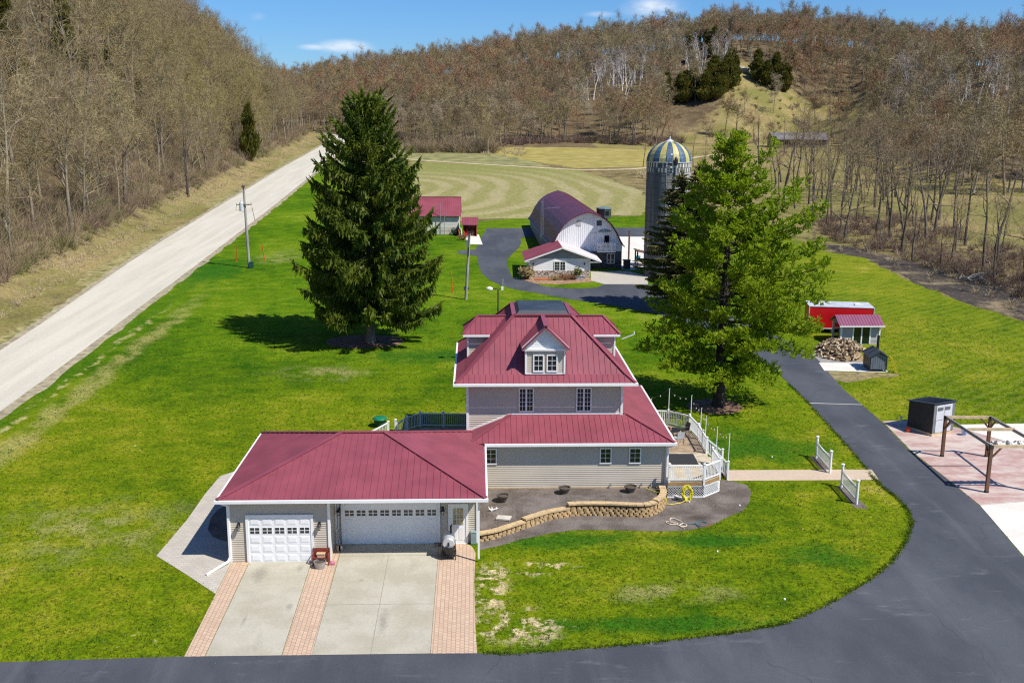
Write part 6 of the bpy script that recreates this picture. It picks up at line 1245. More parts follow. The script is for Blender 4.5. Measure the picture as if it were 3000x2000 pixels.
def bare_tree(seed, h, fork=.35, spread=.55, nlimb=6, dens=1.0, tw=.032, up=.10, crook=.16, tr=None):
    """trunk mesh (stem and limbs) and crown (branches and twigs), base at the origin"""
    R = random.Random(seed); rg = np.random.default_rng(seed); tk = MB(); A, B, WA, WB = [], [], [], []
    r0_ = tr or h*.016
    def rv(k=1): return V(R.gauss(0, k), R.gauss(0, k), R.gauss(0, k))
    def seg(a, b, wa, wb): A.append(a); B.append(b); WA.append(wa); WB.append(wb)
    def twigs(p, d, n, L, w):
        for _ in range(n):
            e = (d*.55+rv(.55)+V(0, 0, up)).normalized(); q = p+e*L*R.uniform(.5, 1.1); seg(p, q, w, w*.55)
            for _ in range(R.choice((1, 2, 2))):
                e2 = (e*.8+rv(.5)+V(0, 0, up)).normalized(); t = R.uniform(.35, 1); s0 = p+(q-p)*t; seg(s0, s0+e2*L*R.uniform(.35, .75), w*.7, w*.4)
    def branch(p, d, L, r, lvl):
        n = 5 if lvl == 1 else 3; pts, rs = [p], [r]
        for i in range(n):
            d = (d+rv(crook)+V(0, 0, up)).normalized(); p = p+d*L/n; pts.append(p); rs.append(max(r*(1-(i+1)/n*.8), .012))
            if lvl == 1 and i >= 1:
                for _ in range(R.choice((1, 2) if R.random() < dens else (0, 1))):
                    e = (d*.6+rv(.5)).normalized(); branch(p, e, L*R.uniform(.3, .55), rs[-1]*.6, 2)
            if lvl == 2 or i >= 2: twigs(p, d, max(1, int(R.choice((2, 3))*dens)), h*.085, tw)
        if lvl == 1: tk.tube(pts, rs, 4, cap=False)
        else:
            for i in range(n): seg(pts[i], pts[i+1], rs[i]*1.7, rs[i+1]*1.7)
    p = V(0, 0, -.3); d = V(R.gauss(0, .05), R.gauss(0, .05), 1).normalized(); n = 8; pts, rs = [p], [r0_*1.15]; fk = fork*h
    for i in range(n):
        d = (d+V(R.gauss(0, .05), R.gauss(0, .05), .05)).normalized(); p = p+d*(h*.86/n); f = (i+1)/n; pts.append(p); rs.append(r0_*max(.12, 1-f*.9))
        if p.z > fk:
            for _ in range(max(1, round(nlimb/(n*(1-fork))*R.uniform(.7, 1.3)))):
                a = R.uniform(0, 2*pi); s = spread*R.uniform(.7, 1.2); e = V(cos(a)*s, sin(a)*s, R.uniform(.45, .9)).normalized()
                branch(p, e, h*R.uniform(.26, .42)*(1.15-.55*f), rs[-1]*.62, 1)
    tk.tube(pts, rs, 6, cap=False); twigs(p, d, 4, h*.1, tw); cd_ = Cards()
    cd_.ribbon(np.array(A), np.array(B), np.array(WA), np.array(WB), rg); return tk, cd_
def make_variants(n, seed, mats, **kw):
    out = []
    for i in range(n):
        R = random.Random(seed+i); k = {a: (R.uniform(*b) if isinstance(b, tuple) else b) for a, b in kw.items()}; k['nlimb'] = int(k.get('nlimb', 6))
        tk, cd_ = bare_tree(seed+i, **k); out.append((tk.mesh('trunk', mats[0], smooth=True), cd_.mesh('crown', mats[1])))
    return out
NEAR = make_variants(9, 100, (BARK, TWIG), h=12.0, fork=(.10, .30), spread=(.55, 1.0), nlimb=(11, 15), dens=(1.0, 1.5), tw=.026, up=.05, crook=(.18, .30), tr=(.17, .26))
CBARK = barkmat('dark_creek_bark', [(.095, .078, .06), (.15, .125, .098), (.11, .09, .072), (.17, .145, .115)]); CTWIG = barkmat('creek_twigs', [(.25, .18, .10), (.31, .235, .12), (.22, .165, .105), (.28, .195, .12)])
THIN = make_variants(8, 300, (CBARK, CTWIG), h=12.0, fork=(.14, .32), spread=(.5, .9), nlimb=(6, 9), dens=(.6, 1.0), tw=.024, up=.09, crook=(.2, .32), tr=(.15, .21))
FAR = make_variants(7, 500, (BARK, TWIGF), h=12.0, fork=(.25, .45), spread=(.5, .85), nlimb=(9, 12), dens=(1.2, 1.8), tw=.050, up=.06, crook=(.14, .24), tr=(.17, .24))
BIRCH = make_variants(4, 700, (BIRCHB, BIRCHT), h=15.0, fork=(.25, .42), spread=(.3, .5), nlimb=(7, 9), dens=(.3, .5), tw=.07, up=.16, tr=.34)
def plant(var, x, y, s, rot, name, label, cat, group, lean=(0, 0), z=None):
    t = bpy.data.objects.new(name, None); C.objects.link(t); t.location = (x, y, ground_z(x, y) if z is None else z); t.rotation_euler = (lean[0], lean[1], rot); t.scale = (s[0], s[0], s[1]) if isinstance(s, tuple) else (s, s, s); t.empty_display_size = .3
    tag(t, label, cat, group); o = bpy.data.objects.new('trunk', var[0]); C.objects.link(o); o.parent = t; o2 = bpy.data.objects.new('crown', var[1]); C.objects.link(o2); o2.parent = t; return t

Rt = random.Random(21)
def road_left(y): return float(np.interp(y, [q[1] for q in ROAD_L], [q[0] for q in ROAD_L]))
# candidate positions on the left bluff and the far hillsides
HERO = [(-85.7, 224, 6, 60), (-80.6, 188.4, 4, 40), (-88, 203.4, 5, 50), (-86, 234.5, 4, 40), (-85.3, 248.6, 4, 45), (-60.6, 280.3, 5, 60), (-76.5, 226.4, 3.5, 40), (-56.3, 202.8, 3.5, 60), (64, 492, 14, 70), (106, 486, 8, 60), (163, 336, 13, 70), (160, 394, 8, 60), (96, 447, 14, 60), (131, 464, 10, 60), (43.8, 427.8, 6, 50), (107, 508, 8, 60)]
def masks_hero(x, y):                                       # a tree that would stand right in front of one we can point to
    for hx, hy, lat, al in HERO:
        d = hypot(hx, hy); t = (x*hx+y*hy)/d; s = abs(x*hy-y*hx)/d
        if s < lat and d-al < t < d+3: return True
    return False
def spaced(gen, dmin, n):
    cell = {}; out = []
    for x, y in gen:
        k = (int(x//dmin), int(y//dmin))
        if any(hypot(x-a, y-b) < dmin for i in (-1, 0, 1) for j in (-1, 0, 1) for a, b in cell.get((k[0]+i, k[1]+j), ())): continue
        cell.setdefault(k, []).append((x, y)); out.append((x, y))
        if len(out) >= n: break
    return out
def gen_left():
    for _ in range(60000):
        y = Rt.uniform(60, 640); x = float(np.interp(y, XB_Y, XB_X))-6.0-Rt.random()**1.1*135
        yield x, y
left = [(x, y) for x, y in spaced(gen_left(), 4.5, 4000) if in_view(x, y, ground_z(x, y)+7, 1.25) and (not masks_hero(x, y) or Rt.random() < .2)]
def far_t(x, y):
    a = x/y; return (y-np.interp(a, AA, AB))/(np.interp(a, AA, AR)-np.interp(a, AA, AB)), a
def gen_far():
    for _ in range(120000):
        a = Rt.uniform(-.24, .66); B, R_ = np.interp(a, AA, AB), np.interp(a, AA, AR); y = B+(R_-B)*Rt.uniform(-.02, 1.34); yield a*y, y
far = []
for x, y in spaced(gen_far(), 5.3, 7000):
    t, a = far_t(x, y)
    if x < np.interp(y, XB_Y, XB_X)+4 and hill(x, y) > 1: 
        pass
    open_ = (hypot((a-.255)/.020, (y-432)/62) < 1 or hypot((a-.272)/.05, (y-408)/26) < 1 or hypot((a-.31)/.042, (y-418)/40) < 1 or hypot((a-.335)/.045, (y-398)/38) < .9 or hypot((a-.285)/.042, (y-440)/30) < 1 or hypot((a-.325)/.055, (y-425)/36) < 1 or hypot((a-.272)/.058, (y-408)/32) < 1)
    if open_ and Rt.random() > .11: continue
    if masks_hero(x, y) and Rt.random() > .22: continue
    if in_view(x, y, ground_z(x, y)+7, 1.2): far.append((x, y))
# creek-side and field-edge trees on the right
creek = []
def gen_creek():
    for _ in range(9000):
        t = Rt.random(); y = 96+t*150; xa = np.interp(y, [90, 100, 120, 140, 150, 170, 200, 250], [67, 64, 61.5, 58.5, 54.5, 57, 61, 66]); w = np.interp(y, [90, 130, 160, 250], [20, 17, 22, 26]); x = xa+Rt.random()**1.3*w+Rt.uniform(-1, 1); yield x, y
creek = [(x, y) for x, y in spaced(gen_creek(), 5.0, 150) if in_view(x, y, gz(y)+5, 1.2)]
edge = [(x, y) for x, y in spaced(((Rt.uniform(40, 66), Rt.uniform(250, 292)) for _ in range(500)), 5, 8)]
barnside = [(Rt.uniform(96, 132), Rt.uniform(338, 366)) for _ in range(15)]
hedge = [(x+Rt.uniform(-3, 3), y+Rt.uniform(-3, 3)) for x, y in [(-24, 352), (-18, 356), (-12, 352), (-6, 349), (-1, 345), (3, 338), (1, 350), (-8, 358), (5, 343), (-15, 347), (6, 332), (-20, 346)]]
left.sort(key=lambda p: hypot(*p)); n_left = max(60, 290-len(creek)-len(edge)-len(hedge)-len(barnside))
for x, y in creek:
    s = Rt.uniform(.6, .95) if Rt.random() < .4 else Rt.uniform(1.05, 1.55); plant(Rt.choice(THIN), x, y, s, Rt.uniform(0, 6.28), 'bare_tree', 'leafless slender tree standing in the thicket along the muddy creek', 'tree', 'bare trees along the creek', (Rt.gauss(0, .05), Rt.gauss(0, .05)))
for x, y in edge: plant(Rt.choice(THIN), x, y, Rt.uniform(.6, .95), Rt.uniform(0, 6.28), 'bare_tree', 'leafless tree beside the far end of the dirt track', 'tree', 'bare trees by the dirt track')
for x, y in barnside: plant(Rt.choice(THIN), x, y, Rt.uniform(.8, 1.15), Rt.uniform(0, 6.28), 'bare_tree', 'leafless tree standing in front of the grey roofed pole barn', 'tree', 'bare trees in front of the pole barn')
for x, y in hedge: plant(Rt.choice(NEAR), x, y, (Rt.uniform(.95, 1.25), Rt.uniform(.75, 1.0)), Rt.uniform(0, 6.28), 'bare_tree', 'low rounded leafless tree at the near corner of the yellow meadow', 'tree', 'bare trees at the meadow corner')
for x, y in left[:n_left]:
    d = np.interp(y, XB_Y, XB_X)-x
    big = Rt.random() < .45 and d > 6
    s = Rt.uniform(1.15, 1.75) if big else Rt.uniform(.7, 1.25); v = Rt.choice(NEAR) if (Rt.random() < .85) else Rt.choice(THIN)
    plant(v, x, y, (s, s*Rt.uniform(.95, 1.2)), Rt.uniform(0, 6.28), 'bare_tree', 'leafless grey brown tree on the steep bluff left of the road', 'tree', 'bare trees on the roadside bluff', (Rt.gauss(0, .05), Rt.uniform(0, .12)))
# the tall twin-stemmed tree above the road, and other trees one can point to
def special(x, y, s, var, name, label, rot=0.3): return plant(var, x, y, s, rot, name, label, 'tree', None)
special(-56.3, 202.8, (1.3, 1.95), THIN[2], 'bare_tree', 'tallest leafless tree rising from the roadside bank, pale tan trunk')
special(-55.6, 200.9, (1.1, 1.75), THIN[4], 'bare_tree', 'leaning companion trunk directly beside the tallest roadside tree', 1.4)
special(101.6, 406, 1.2, THIN[1], 'bare_tree', 'dark lone leafless tree at the foot of the grassy knoll', 2.2)
special(86, 214, (1.3, 1.3), THIN[5], 'bare_tree', 'broad black branched leafless tree in front of the pale hillside field', 0.9)
special(78, 206, (1.2, 1.35), THIN[3], 'bare_tree', 'crooked dark leafless tree left of the broad black branched one', 2.9)
PALE = barkmat('pale_willow_twigs', [(.42, .38, .28), (.46, .42, .32)])
pv = (NEAR[3][0], NEAR[3][1].copy()); pv[1].materials[0] = PALE
special(43.8, 427.8, 1.3, pv, 'pale_tree', 'pale cream twigged rounded tree at the foot of the far woods'); special(-42, 555, 1.3, pv, 'pale_tree', 'pale cream twigged tree high in the left part of the far woods', 1.0)
# white birches
for cx, cy, n, sp_, l, g in ((106, 486, 16, 8, 'white trunked birch beside the cedars on the grassy knoll', 'birches on the knoll'), (64, 492, 44, 16, 'white trunked birch on the hillside left of the knoll', 'birches on the far hillside'), (163, 336, 36, 14, 'white trunked birch on the right hillside', 'birches on the right hillside'), (160, 394, 10, 6, 'leaning white birch low on the right hillside', 'leaning birches on the right hillside')):
    for _ in range(n): x, y = cx+Rt.gauss(0, sp_*.7), cy+Rt.gauss(0, sp_); plant(Rt.choice(BIRCH), x, y, Rt.uniform(.7, 1.1), Rt.uniform(0, 6.28), 'birch', l, 'tree', g, (Rt.gauss(0, .08), Rt.gauss(0, .1)))

# the rest of the woods: one object that scatters the same trees
class Woods: pass
def woods(name, pts, variants, smin, smax, kind='stuff', zmin=1.0, zmax=1.2):
    n = len(pts); P = np.array([(x, y, ground_z(x, y)) for x, y in pts], np.float32); me = bpy.data.meshes.new(name); me.vertices.add(n); me.vertices.foreach_set('co', P.ravel())
    a = me.attributes.new('pick', 'INT', 'POINT'); a.data.foreach_set('value', rng.integers(0, len(variants), n).astype(np.int32))
    s = rng.uniform(smin, smax, n); sc = np.stack([s, s, s*rng.uniform(zmin, zmax, n)], 1); a = me.attributes.new('size', 'FLOAT_VECTOR', 'POINT'); a.data.foreach_set('vector', sc.ravel().astype(np.float32))
    ro = np.stack([rng.normal(0, .05, n), rng.normal(0, .05, n), rng.uniform(0, 6.28, n)], 1); a = me.attributes.new('turn', 'FLOAT_VECTOR', 'POINT'); a.data.foreach_set('vector', ro.ravel().astype(np.float32))
    o = bpy.data.objects.new(name, me); C.objects.link(o); tag(o, kind=kind)
    g = bpy.data.node_groups.new(name, 'GeometryNodeTree'); g.interface.new_socket('Geometry', in_out='INPUT', socket_type='NodeSocketGeometry'); g.interface.new_socket('Geometry', in_out='OUTPUT', socket_type='NodeSocketGeometry')
    gi, go_ = g.nodes.new('NodeGroupInput'), g.nodes.new('NodeGroupOutput'); ip = g.nodes.new('GeometryNodeInstanceOnPoints'); jn = g.nodes.new('GeometryNodeJoinGeometry')
    for objs in variants:
        j2 = g.nodes.new('GeometryNodeJoinGeometry')
        for ob in objs: oi = g.nodes.new('GeometryNodeObjectInfo'); oi.inputs['Object'].default_value = ob; oi.transform_space = 'ORIGINAL'; g.links.new(oi.outputs['Geometry'], j2.inputs[0])
        gi2 = g.nodes.new('GeometryNodeGeometryToInstance'); g.links.new(j2.outputs[0], gi2.inputs[0]); g.links.new(gi2.outputs[0], jn.inputs[0])
    def attr(nm, ty): a = g.nodes.new('GeometryNodeInputNamedAttribute'); a.data_type = ty; a.inputs['Name'].default_value = nm; return a.outputs['Attribute']
    g.links.new(gi.outputs[0], ip.inputs['Points']); g.links.new(jn.outputs[0], ip.inputs['Instance']); ip.inputs['Pick Instance'].default_value = True
    g.links.new(attr('pick', 'INT'), ip.inputs['Instance Index']); g.links.new(attr('turn', 'FLOAT_VECTOR'), ip.inputs['Rotation']); g.links.new(attr('size', 'FLOAT_VECTOR'), ip.inputs['Scale'])
    g.links.new(ip.outputs[0], go_.inputs[0]); md = o.modifiers.new('scatter', 'NODES'); md.node_group = g; return o
# one real tree of each far kind stands in the scene and lends its shape to the scattered woods
def lend(varlist, pts, label, group):
    out = []
    for v, (x, y) in zip(varlist, pts):
        t = plant(v, x, y, Rt.uniform(.8, 1.05), Rt.uniform(0, 6.28), 'bare_tree', label, 'tree', group); out.append(tuple(t.children))
    return out
fl_near = [p for p in far if 0 <= far_t(*p)[0] < .1][:len(FAR)]
src_far = lend(FAR, fl_near, 'leafless brown tree at the foot of the far wooded hills', 'bare trees at the foot of the far hills')
src_near = []
seen = set(); nset = {v[0].name for v in NEAR}
for o in list(C.objects):
    if o.type == 'EMPTY' and o.name.startswith('bare_tree'):
        ch = sorted(o.children, key=lambda c: c.name, reverse=True)
        if len(ch) == 2 and ch[0].data.name in nset and ch[0].data.name not in seen: seen.add(ch[0].data.name); src_near.append(tuple(ch))
woods('bluff_woods', left[n_left:], src_near, .85, 1.5)
woods('far_woods', [p for p in far if p not in fl_near], src_far, .85, 1.55, zmin=.82, zmax=1.1)

# brush: one mass along the bluff foot, the creek and the hedgerows
def brush(name, pts, m, hmin, hmax, n=36, w=.03, fl=.9):
    c = Cards(); K = len(pts); P = np.array([(x, y, ground_z(x, y)) for x, y in pts]); H = rng.uniform(hmin, hmax, K)
    a = np.repeat(P, n, 0); hh = np.repeat(H, n); th = rng.uniform(0, 2*pi, K*n); rr_ = rng.random(K*n)**.7*fl; base = a+np.stack([np.cos(th)*rr_*hh*.2, np.sin(th)*rr_*hh*.2, np.zeros(K*n)-.05], 1)
    d = np.stack([np.cos(th)*rr_, np.sin(th)*rr_, np.full(K*n, .9)], 1)+rng.normal(0, .18, (K*n, 3)); d /= np.linalg.norm(d, axis=1, keepdims=True); L = hh*rng.uniform(.55, 1.05, K*n)
    mid = base+d*(L*.55)[:, None]; d2 = d+rng.normal(0, .3, d.shape); d2 /= np.linalg.norm(d2, axis=1, keepdims=True); tip = mid+d2*(L*.5)[:, None]
    c.ribbon(base, mid, w, w*.75, rng); c.ribbon(mid, tip, w*.75, w*.4, rng)
    for _ in range(2): t = rng.uniform(.2, 1, K*n)[:, None]; s0 = base+(mid-base)*t; e = d+rng.normal(0, .5, d.shape); e /= np.linalg.norm(e, axis=1, keepdims=True); c.ribbon(s0, s0+e*(L*.4)[:, None], w*.6, w*.35, rng)
    o = link(name, c.mesh(name, m)); tag(o, kind='stuff'); return o
BR1 = barkmat('grey_brush', [(.25, .19, .115), (.31, .24, .14), (.22, .165, .11)]); BR2 = barkmat('olive_brush', [(.17, .165, .06), (.22, .20, .09)]); BR3 = barkmat('tan_reeds', [(.42, .33, .19), (.50, .41, .26)]); BR4 = barkmat('brown_brush', [(.17, .115, .085), (.21, .145, .11)])
def bl_pts(n, d0, d1, y0=62, y1=430):
    o = []
    while len(o) < n:
        y = y0+(y1-y0)*Rt.random()**1.5; d = Rt.uniform(d0, d1); x = float(np.interp(y, XB_Y, XB_X))-d
        if in_view(x, y, ground_z(x, y)+1, 1.2): o.append((x, y))
    return o
brush('bluff_brush', bl_pts(1500, 5.0, 42), BR1, 1.6, 5.2, 46, .032)
brush('olive_brush', bl_pts(560, 4.0, 34), BR2, 1.0, 3.4, 46, .04)
brush('brown_brush', bl_pts(600, 4.5, 30), BR4, 1.2, 3.8, 44, .032)
brush('dry_grass', bl_pts(4500, .2, 9), BR3, .3, .8, 14, .03)
cb = []
while len(cb) < 700:
    y = 70+Rt.random()*110; x = np.interp(y, [60, 70, 100, 120, 140, 150, 180], [66, 65, 62.5, 60.5, 57.5, 53.5, 57])+Rt.random()**1.4*22; cb.append((float(x), y))
brush('creek_brush', cb, BR4, .9, 2.6, 30, .03); brush('creek_reeds', [(x-Rt.uniform(0, 6.5) if Rt.random() < .5 else x-.5, y) for x, y in cb[:700]], BR3, .35, 1.1, 22, .04)
brush('meadow_corner_brush', [(-22+Rt.random()*28, 334+Rt.random()*16) for _ in range(110)], BR1, 3.0, 6.5, 40, .07)
kb = []
while len(kb) < 130:
    a = Rt.uniform(.225, .36); y = Rt.uniform(385, 462)
    if Rt.random() < .25+2.2*abs(a-.27): kb.append((a*y, y))
brush('knoll_brush', kb, BR1, 1.0, 3.4, 30, .07)
brush('field_edge_brush', [(40+Rt.random()*16, 205+Rt.random()*60) for _ in range(260)]+[(4+Rt.uniform(-3, 12), 336+Rt.uniform(-12, 20)) for _ in range(40)], BR3, .8, 2.0, 22, .06)
eb = []
while len(eb) < 500:
    a = Rt.uniform(-.13, .2); y = float(np.interp(a, AA, AB))-Rt.uniform(-12, 5); eb.append((a*y, y))
brush('wood_edge_brush', eb, BR4, 1.2, 3.4, 24, .09)

# ------------------------------------------------------------------ conifers
SPR = leafmat('spruce_needles', (.066, .112, .010), (.195, .22, .022), .42, .5); PIN = leafmat('pine_needles', (.20, .30, .010), (.38, .46, .026), .52, .4); DSP = leafmat('dull_spruce_needles', (.105, .10, .030), (.20, .175, .05), .35)
CED = leafmat('cedar_foliage', (.085, .095, .016), (.19, .165, .03), .35, .3, 1.2)
def conifer(name, label, x, y, hgt, prof, dz_whorl, nb, kind, m, bark, r0_, seed, zlow, limbs=()):
    R = random.Random(seed); rg = np.random.default_rng(seed); z0 = gz(y); t = thing(name, label, 'tree', (x, y, z0)); tk = MB(); tk.tube([(x, y, z0-.2), (x, y, z0+.5), (x+.05, y, z0+hgt*.5), (x+.1, y, z0+hgt*.97)], [r0_*1.35, r0_, r0_*.55, .04], 10)
    A, B, WA, WB = [], [], [], []
    def card(a, b, wa, wb): A.append(a); B.append(b); WA.append(wa); WB.append(wb)
    jobs = []; z = zlow
    while z < hgt*.985:
        f = z/hgt; Lz = float(np.interp(z, *prof)); n = max(3, int(nb*(1 if f < .8 else .8))); a0 = R.uniform(0, 6.28)
        for k in range(n):
            if kind == 'pine' and R.random() < .12: continue
            jobs.append((z+R.uniform(-.2, .2), a0+2*pi*k/n+R.gauss(0, .22), max(.25, Lz*(R.uniform(.66, 1.12) if kind != 'pine' else R.uniform(.6, 1.1))), None, k))
        z += dz_whorl*R.uniform(.8, 1.2)*(1 if f < .75 else .8)
    for zs, tx, tz, dy in limbs: jobs.append((zs, atan2(dy, tx-x), hypot(tx-x, dy)*1.1, tz-zs, 1))
    for zz, a, L, tipr, k in jobs:
        if True:
            f = zz/hgt; o = V(cos(a), sin(a), 0); side = V(-sin(a), cos(a), 0); pts = []; M = 9
            for i in range(M):
                s = i/(M-1)
                if tipr is not None: rise = tipr*s**1.6
                elif kind == 'spruce': rise = (.30+.65*float(smooth((f-.55)/.4)))*L*s*max(0, f-.35)*1.6-L*.24*sin(s*pi*.75)*(1-f)+.30*L*max(0, s-.7)*(.6+f)
                elif kind == 'pine': rise = L*(.04+.30*f)*s+.34*L*max(0, s-.45)**1.3*(1.2 if f > .3 else .7)
                else: rise = -.10*L*s+.12*L*s*s
                pts.append(V(x, y, z0+zz)+o*L*s*(1-.12*s*(kind == 'pine'))+side*L*.08*sin(s*3+k)+V(0, 0, rise))
            tk.tube(pts, [max(.014, (.018+.0105*L)*(1-i/(M-1)*.85)) for i in range(M)], 5, cap=False)
            def at(s): i = min(M-2, int(s*(M-1))); return pts[i]+(pts[i+1]-pts[i])*(s*(M-1)-i)
            if kind == 'spruce':
                s = .22 if f < .8 else .05
                while s < 1.02:
                    p = at(min(s, .999)); wd = (.12+.26*L*(1.08-s)**.9*.42)
                    for q in (-1, -.4, .35, 1):
                        c = p+side*q*wd*R.uniform(.6, 1.2)+o*R.uniform(-.15, .15)+V(0, 0, R.uniform(-.05, .08)); hang = R.uniform(.30, .85)*(1.0 if f < .7 else .55); w = R.uniform(.13, .25)
                        e = V(R.gauss(0, .14), R.gauss(0, .14), -1)+o*.22; m1 = c+e*hang*.5; card(c, m1, w*.8, w); card(m1, m1+(e+V(R.gauss(0, .15), R.gauss(0, .15), 0))*hang*.5, w, w*.3)
                        if R.random() < .8: d_ = (o*R.uniform(.3, 1)+side*q*.6+V(0, 0, R.uniform(-.05, .5))).normalized(); card(c, c+d_*R.uniform(.25, .5), w*.9, w*.35)
                    s += .15/max(L, .6)
                if R.random() < .7:
                    p = at(.999); d_ = (o*.6+V(0, 0, .8)).normalized()
                    for _ in range(5): card(p+V(R.gauss(0, .06), R.gauss(0, .06), 0), p+d_*R.uniform(.4, .9)+V(R.gauss(0, .12), R.gauss(0, .12), 0), .2, .06)
            elif kind == 'pine':
                s = .30 if f < .8 else .1
                while s < 1.03:
                    p = at(min(s, .999)); wd = .20+.34*L*max(0, 1.0-abs(s-.68)*1.25)*.45
                    for _ in range(7):
                        c = p+side*R.uniform(-1, 1)*wd+o*R.uniform(-.3, .3)+V(0, 0, R.uniform(-.22, .34)*(.5+wd)); cu = (o*.5+V(0, 0, .75)+V(R.gauss(0, .3), R.gauss(0, .3), 0)).normalized(); l0 = R.uniform(.24, .44)
                        for _ in range(7):
                            d_ = (cu+V(R.gauss(0, .55), R.gauss(0, .55), R.gauss(0, .45))).normalized(); card(c, c+d_*l0*R.uniform(.7, 1.2), .042, .095)
                    s += .30/max(L, .8)
            else:
                s = .12
                while s < 1.02:
                    p = at(min(s, .999)); wd = .08+.22*L*(1.05-s)*.5
                    for q in (-1, -.5, 0, .5, 1):
                        c = p+side*q*wd*R.uniform(.3, 1.1); d_ = (o*.8+side*q*.9+V(0, 0, R.uniform(-.35, .2))).normalized(); card(c, c+d_*R.uniform(.25, .5), .15, .06); card(c, c+V(R.gauss(0, .1), R.gauss(0, .1), -.32), .12, .04)
                    s += .17/max(L, .5)
    top = V(x+.1, y, z0+hgt*.97)
    for _ in range(60): c = top+V(R.gauss(0, .2), R.gauss(0, .2), R.uniform(-1.2, .3)); card(c, c+V(R.gauss(0, .12), R.gauss(0, .12), R.uniform(.2, .45)), .14, .04)
    tk.build('trunk', bark, t); cd_ = Cards(); cd_.ribbon(np.array(A), np.array(B), np.array(WA), np.array(WB), rg); link('crown', cd_.mesh('crown', m, (x, y, z0)), t); return t
conifer('spruce', 'huge dark spruce with drooping foliage standing alone on the left lawn', -9.72, 92.0, 21.4, ([0, 2.1, 4.1, 7.2, 10.3, 13.4, 16.1, 18.0, 19.6, 20.6, 21.4], [3.9, 4.7, 5.9, 6.1, 5.6, 4.9, 3.7, 2.6, 1.9, 1.35, .6]), .50, 8, 'spruce', SPR, GBARK, .42, 5, 3.2)
conifer('pine', 'large bright green white pine with spreading limbs right of the house', 17.95, 72.9, 20.2, ([0, 2.5, 4, 6, 8, 11, 13.5, 15.5, 17.5, 19, 20.2], [3.6, 4.4, 5.1, 5.3, 5.1, 4.3, 3.5, 2.7, 1.9, 1.4, .4]), 1.12, 6, 'pine', PIN, DBARK, .45, 8, 2.6, limbs=[(9.0, 25.0, 10.8, -1.6), (7.4, 25.2, 8.2, -.2), (11.2, 24.0, 13.4, .9), (13.0, 22.6, 15.4, -1.0), (5.6, 24.9, 5.4, .8), (8.0, 13.2, 9.0, .2), (5.8, 12.2, 5.9, -1.4), (3.4, 16.2, 2.3, -4.2), (3.8, 20.6, 2.4, -3.6), (3.2, 22.6, 2.2, 1.0), (4.2, 13.4, 3.3, -2.5), (3.0, 18.6, 1.7, -3.4), (3.2, 15.2, 2.4, 1.5), (12.0, 24.6, 14.7, -.8), (13.6, 23.4, 16.4, .6), (8.2, 25.7, 9.5, .5), (10.2, 24.7, 12.0, -.5), (6.2, 24.8, 6.2, -1.2), (4.8, 24.3, 4.0, -.6), (3.4, 21.8, 1.9, -1.0), (7.3, 14.0, 8.0, -.8), (6.4, 12.6, 7.4, .6), (4.8, 11.9, 4.3, -.8), (4.0, 14.6, 3.5, -1.6), (12.6, 15.3, 16.0, .4), (14.6, 16.8, 18.2, -.4), (16, 21.1, 19.2, .3), (9.5, 15.4, 10.6, -.6), (7.0, 22.8, 7.6, -2.4), (5.4, 16.8, 5.8, -4.2), (8.8, 19.6, 9.6, -4.0), (5.0, 21.0, 5.2, -3.8)])
conifer('thin_spruce', 'thin sparse dark spruce in front of the silo', 20.9, 105.6, 14.6, ([0, 3, 6, 9, 12, 14.6], [4.6, 4.4, 3.7, 2.9, 1.6, .3]), .55, 6, 'dull', DSP, DBARK, .24, 12, 1.6)
conifer('thin_spruce', 'taller thin sparse spruce half hidden behind the white pine', 22.7, 104.4, 15.6, ([0, 3, 6, 9, 12, 15.6], [4.4, 4.2, 3.5, 2.8, 1.7, .3]), .55, 6, 'dull', DSP, DBARK, .24, 13, 1.6)
# cedars on the bluff and the knoll
def cedar_mesh(seed, h=7.0, r=1.7):
    rg = np.random.default_rng(seed); n = 2600; z = rg.random(n)**.8*h*.98; rad = r*np.clip((1-(z/h))**.75*1.15, .03, 1)*np.clip(z/h*6+.35, 0, 1)*(.82+.22*np.sin(z*2.1+seed)); th = rg.uniform(0, 2*pi, n); q = rg.random(n)**.45; rr_ = rad*q*(1+.18*np.sin(th*3+z*.9))
    c = np.stack([np.cos(th)*rr_, np.sin(th)*rr_, z+.25], 1); d = np.stack([np.cos(th)*.45, np.sin(th)*.45, np.full(n, .85)], 1)+rg.normal(0, .3, (n, 3)); c_ = Cards(); c_.ribbon(c, c+d*.55, .30, .08, rg)
    tk = MB(); tk.tube([(0, 0, -.3), (0, 0, h*.8)], [.16, .04], 6); return tk.mesh('trunk', DBARK), c_.mesh('crown', CED)
CV = [cedar_mesh(40+i, 7.0, 1.75+.35*i) for i in range(3)]
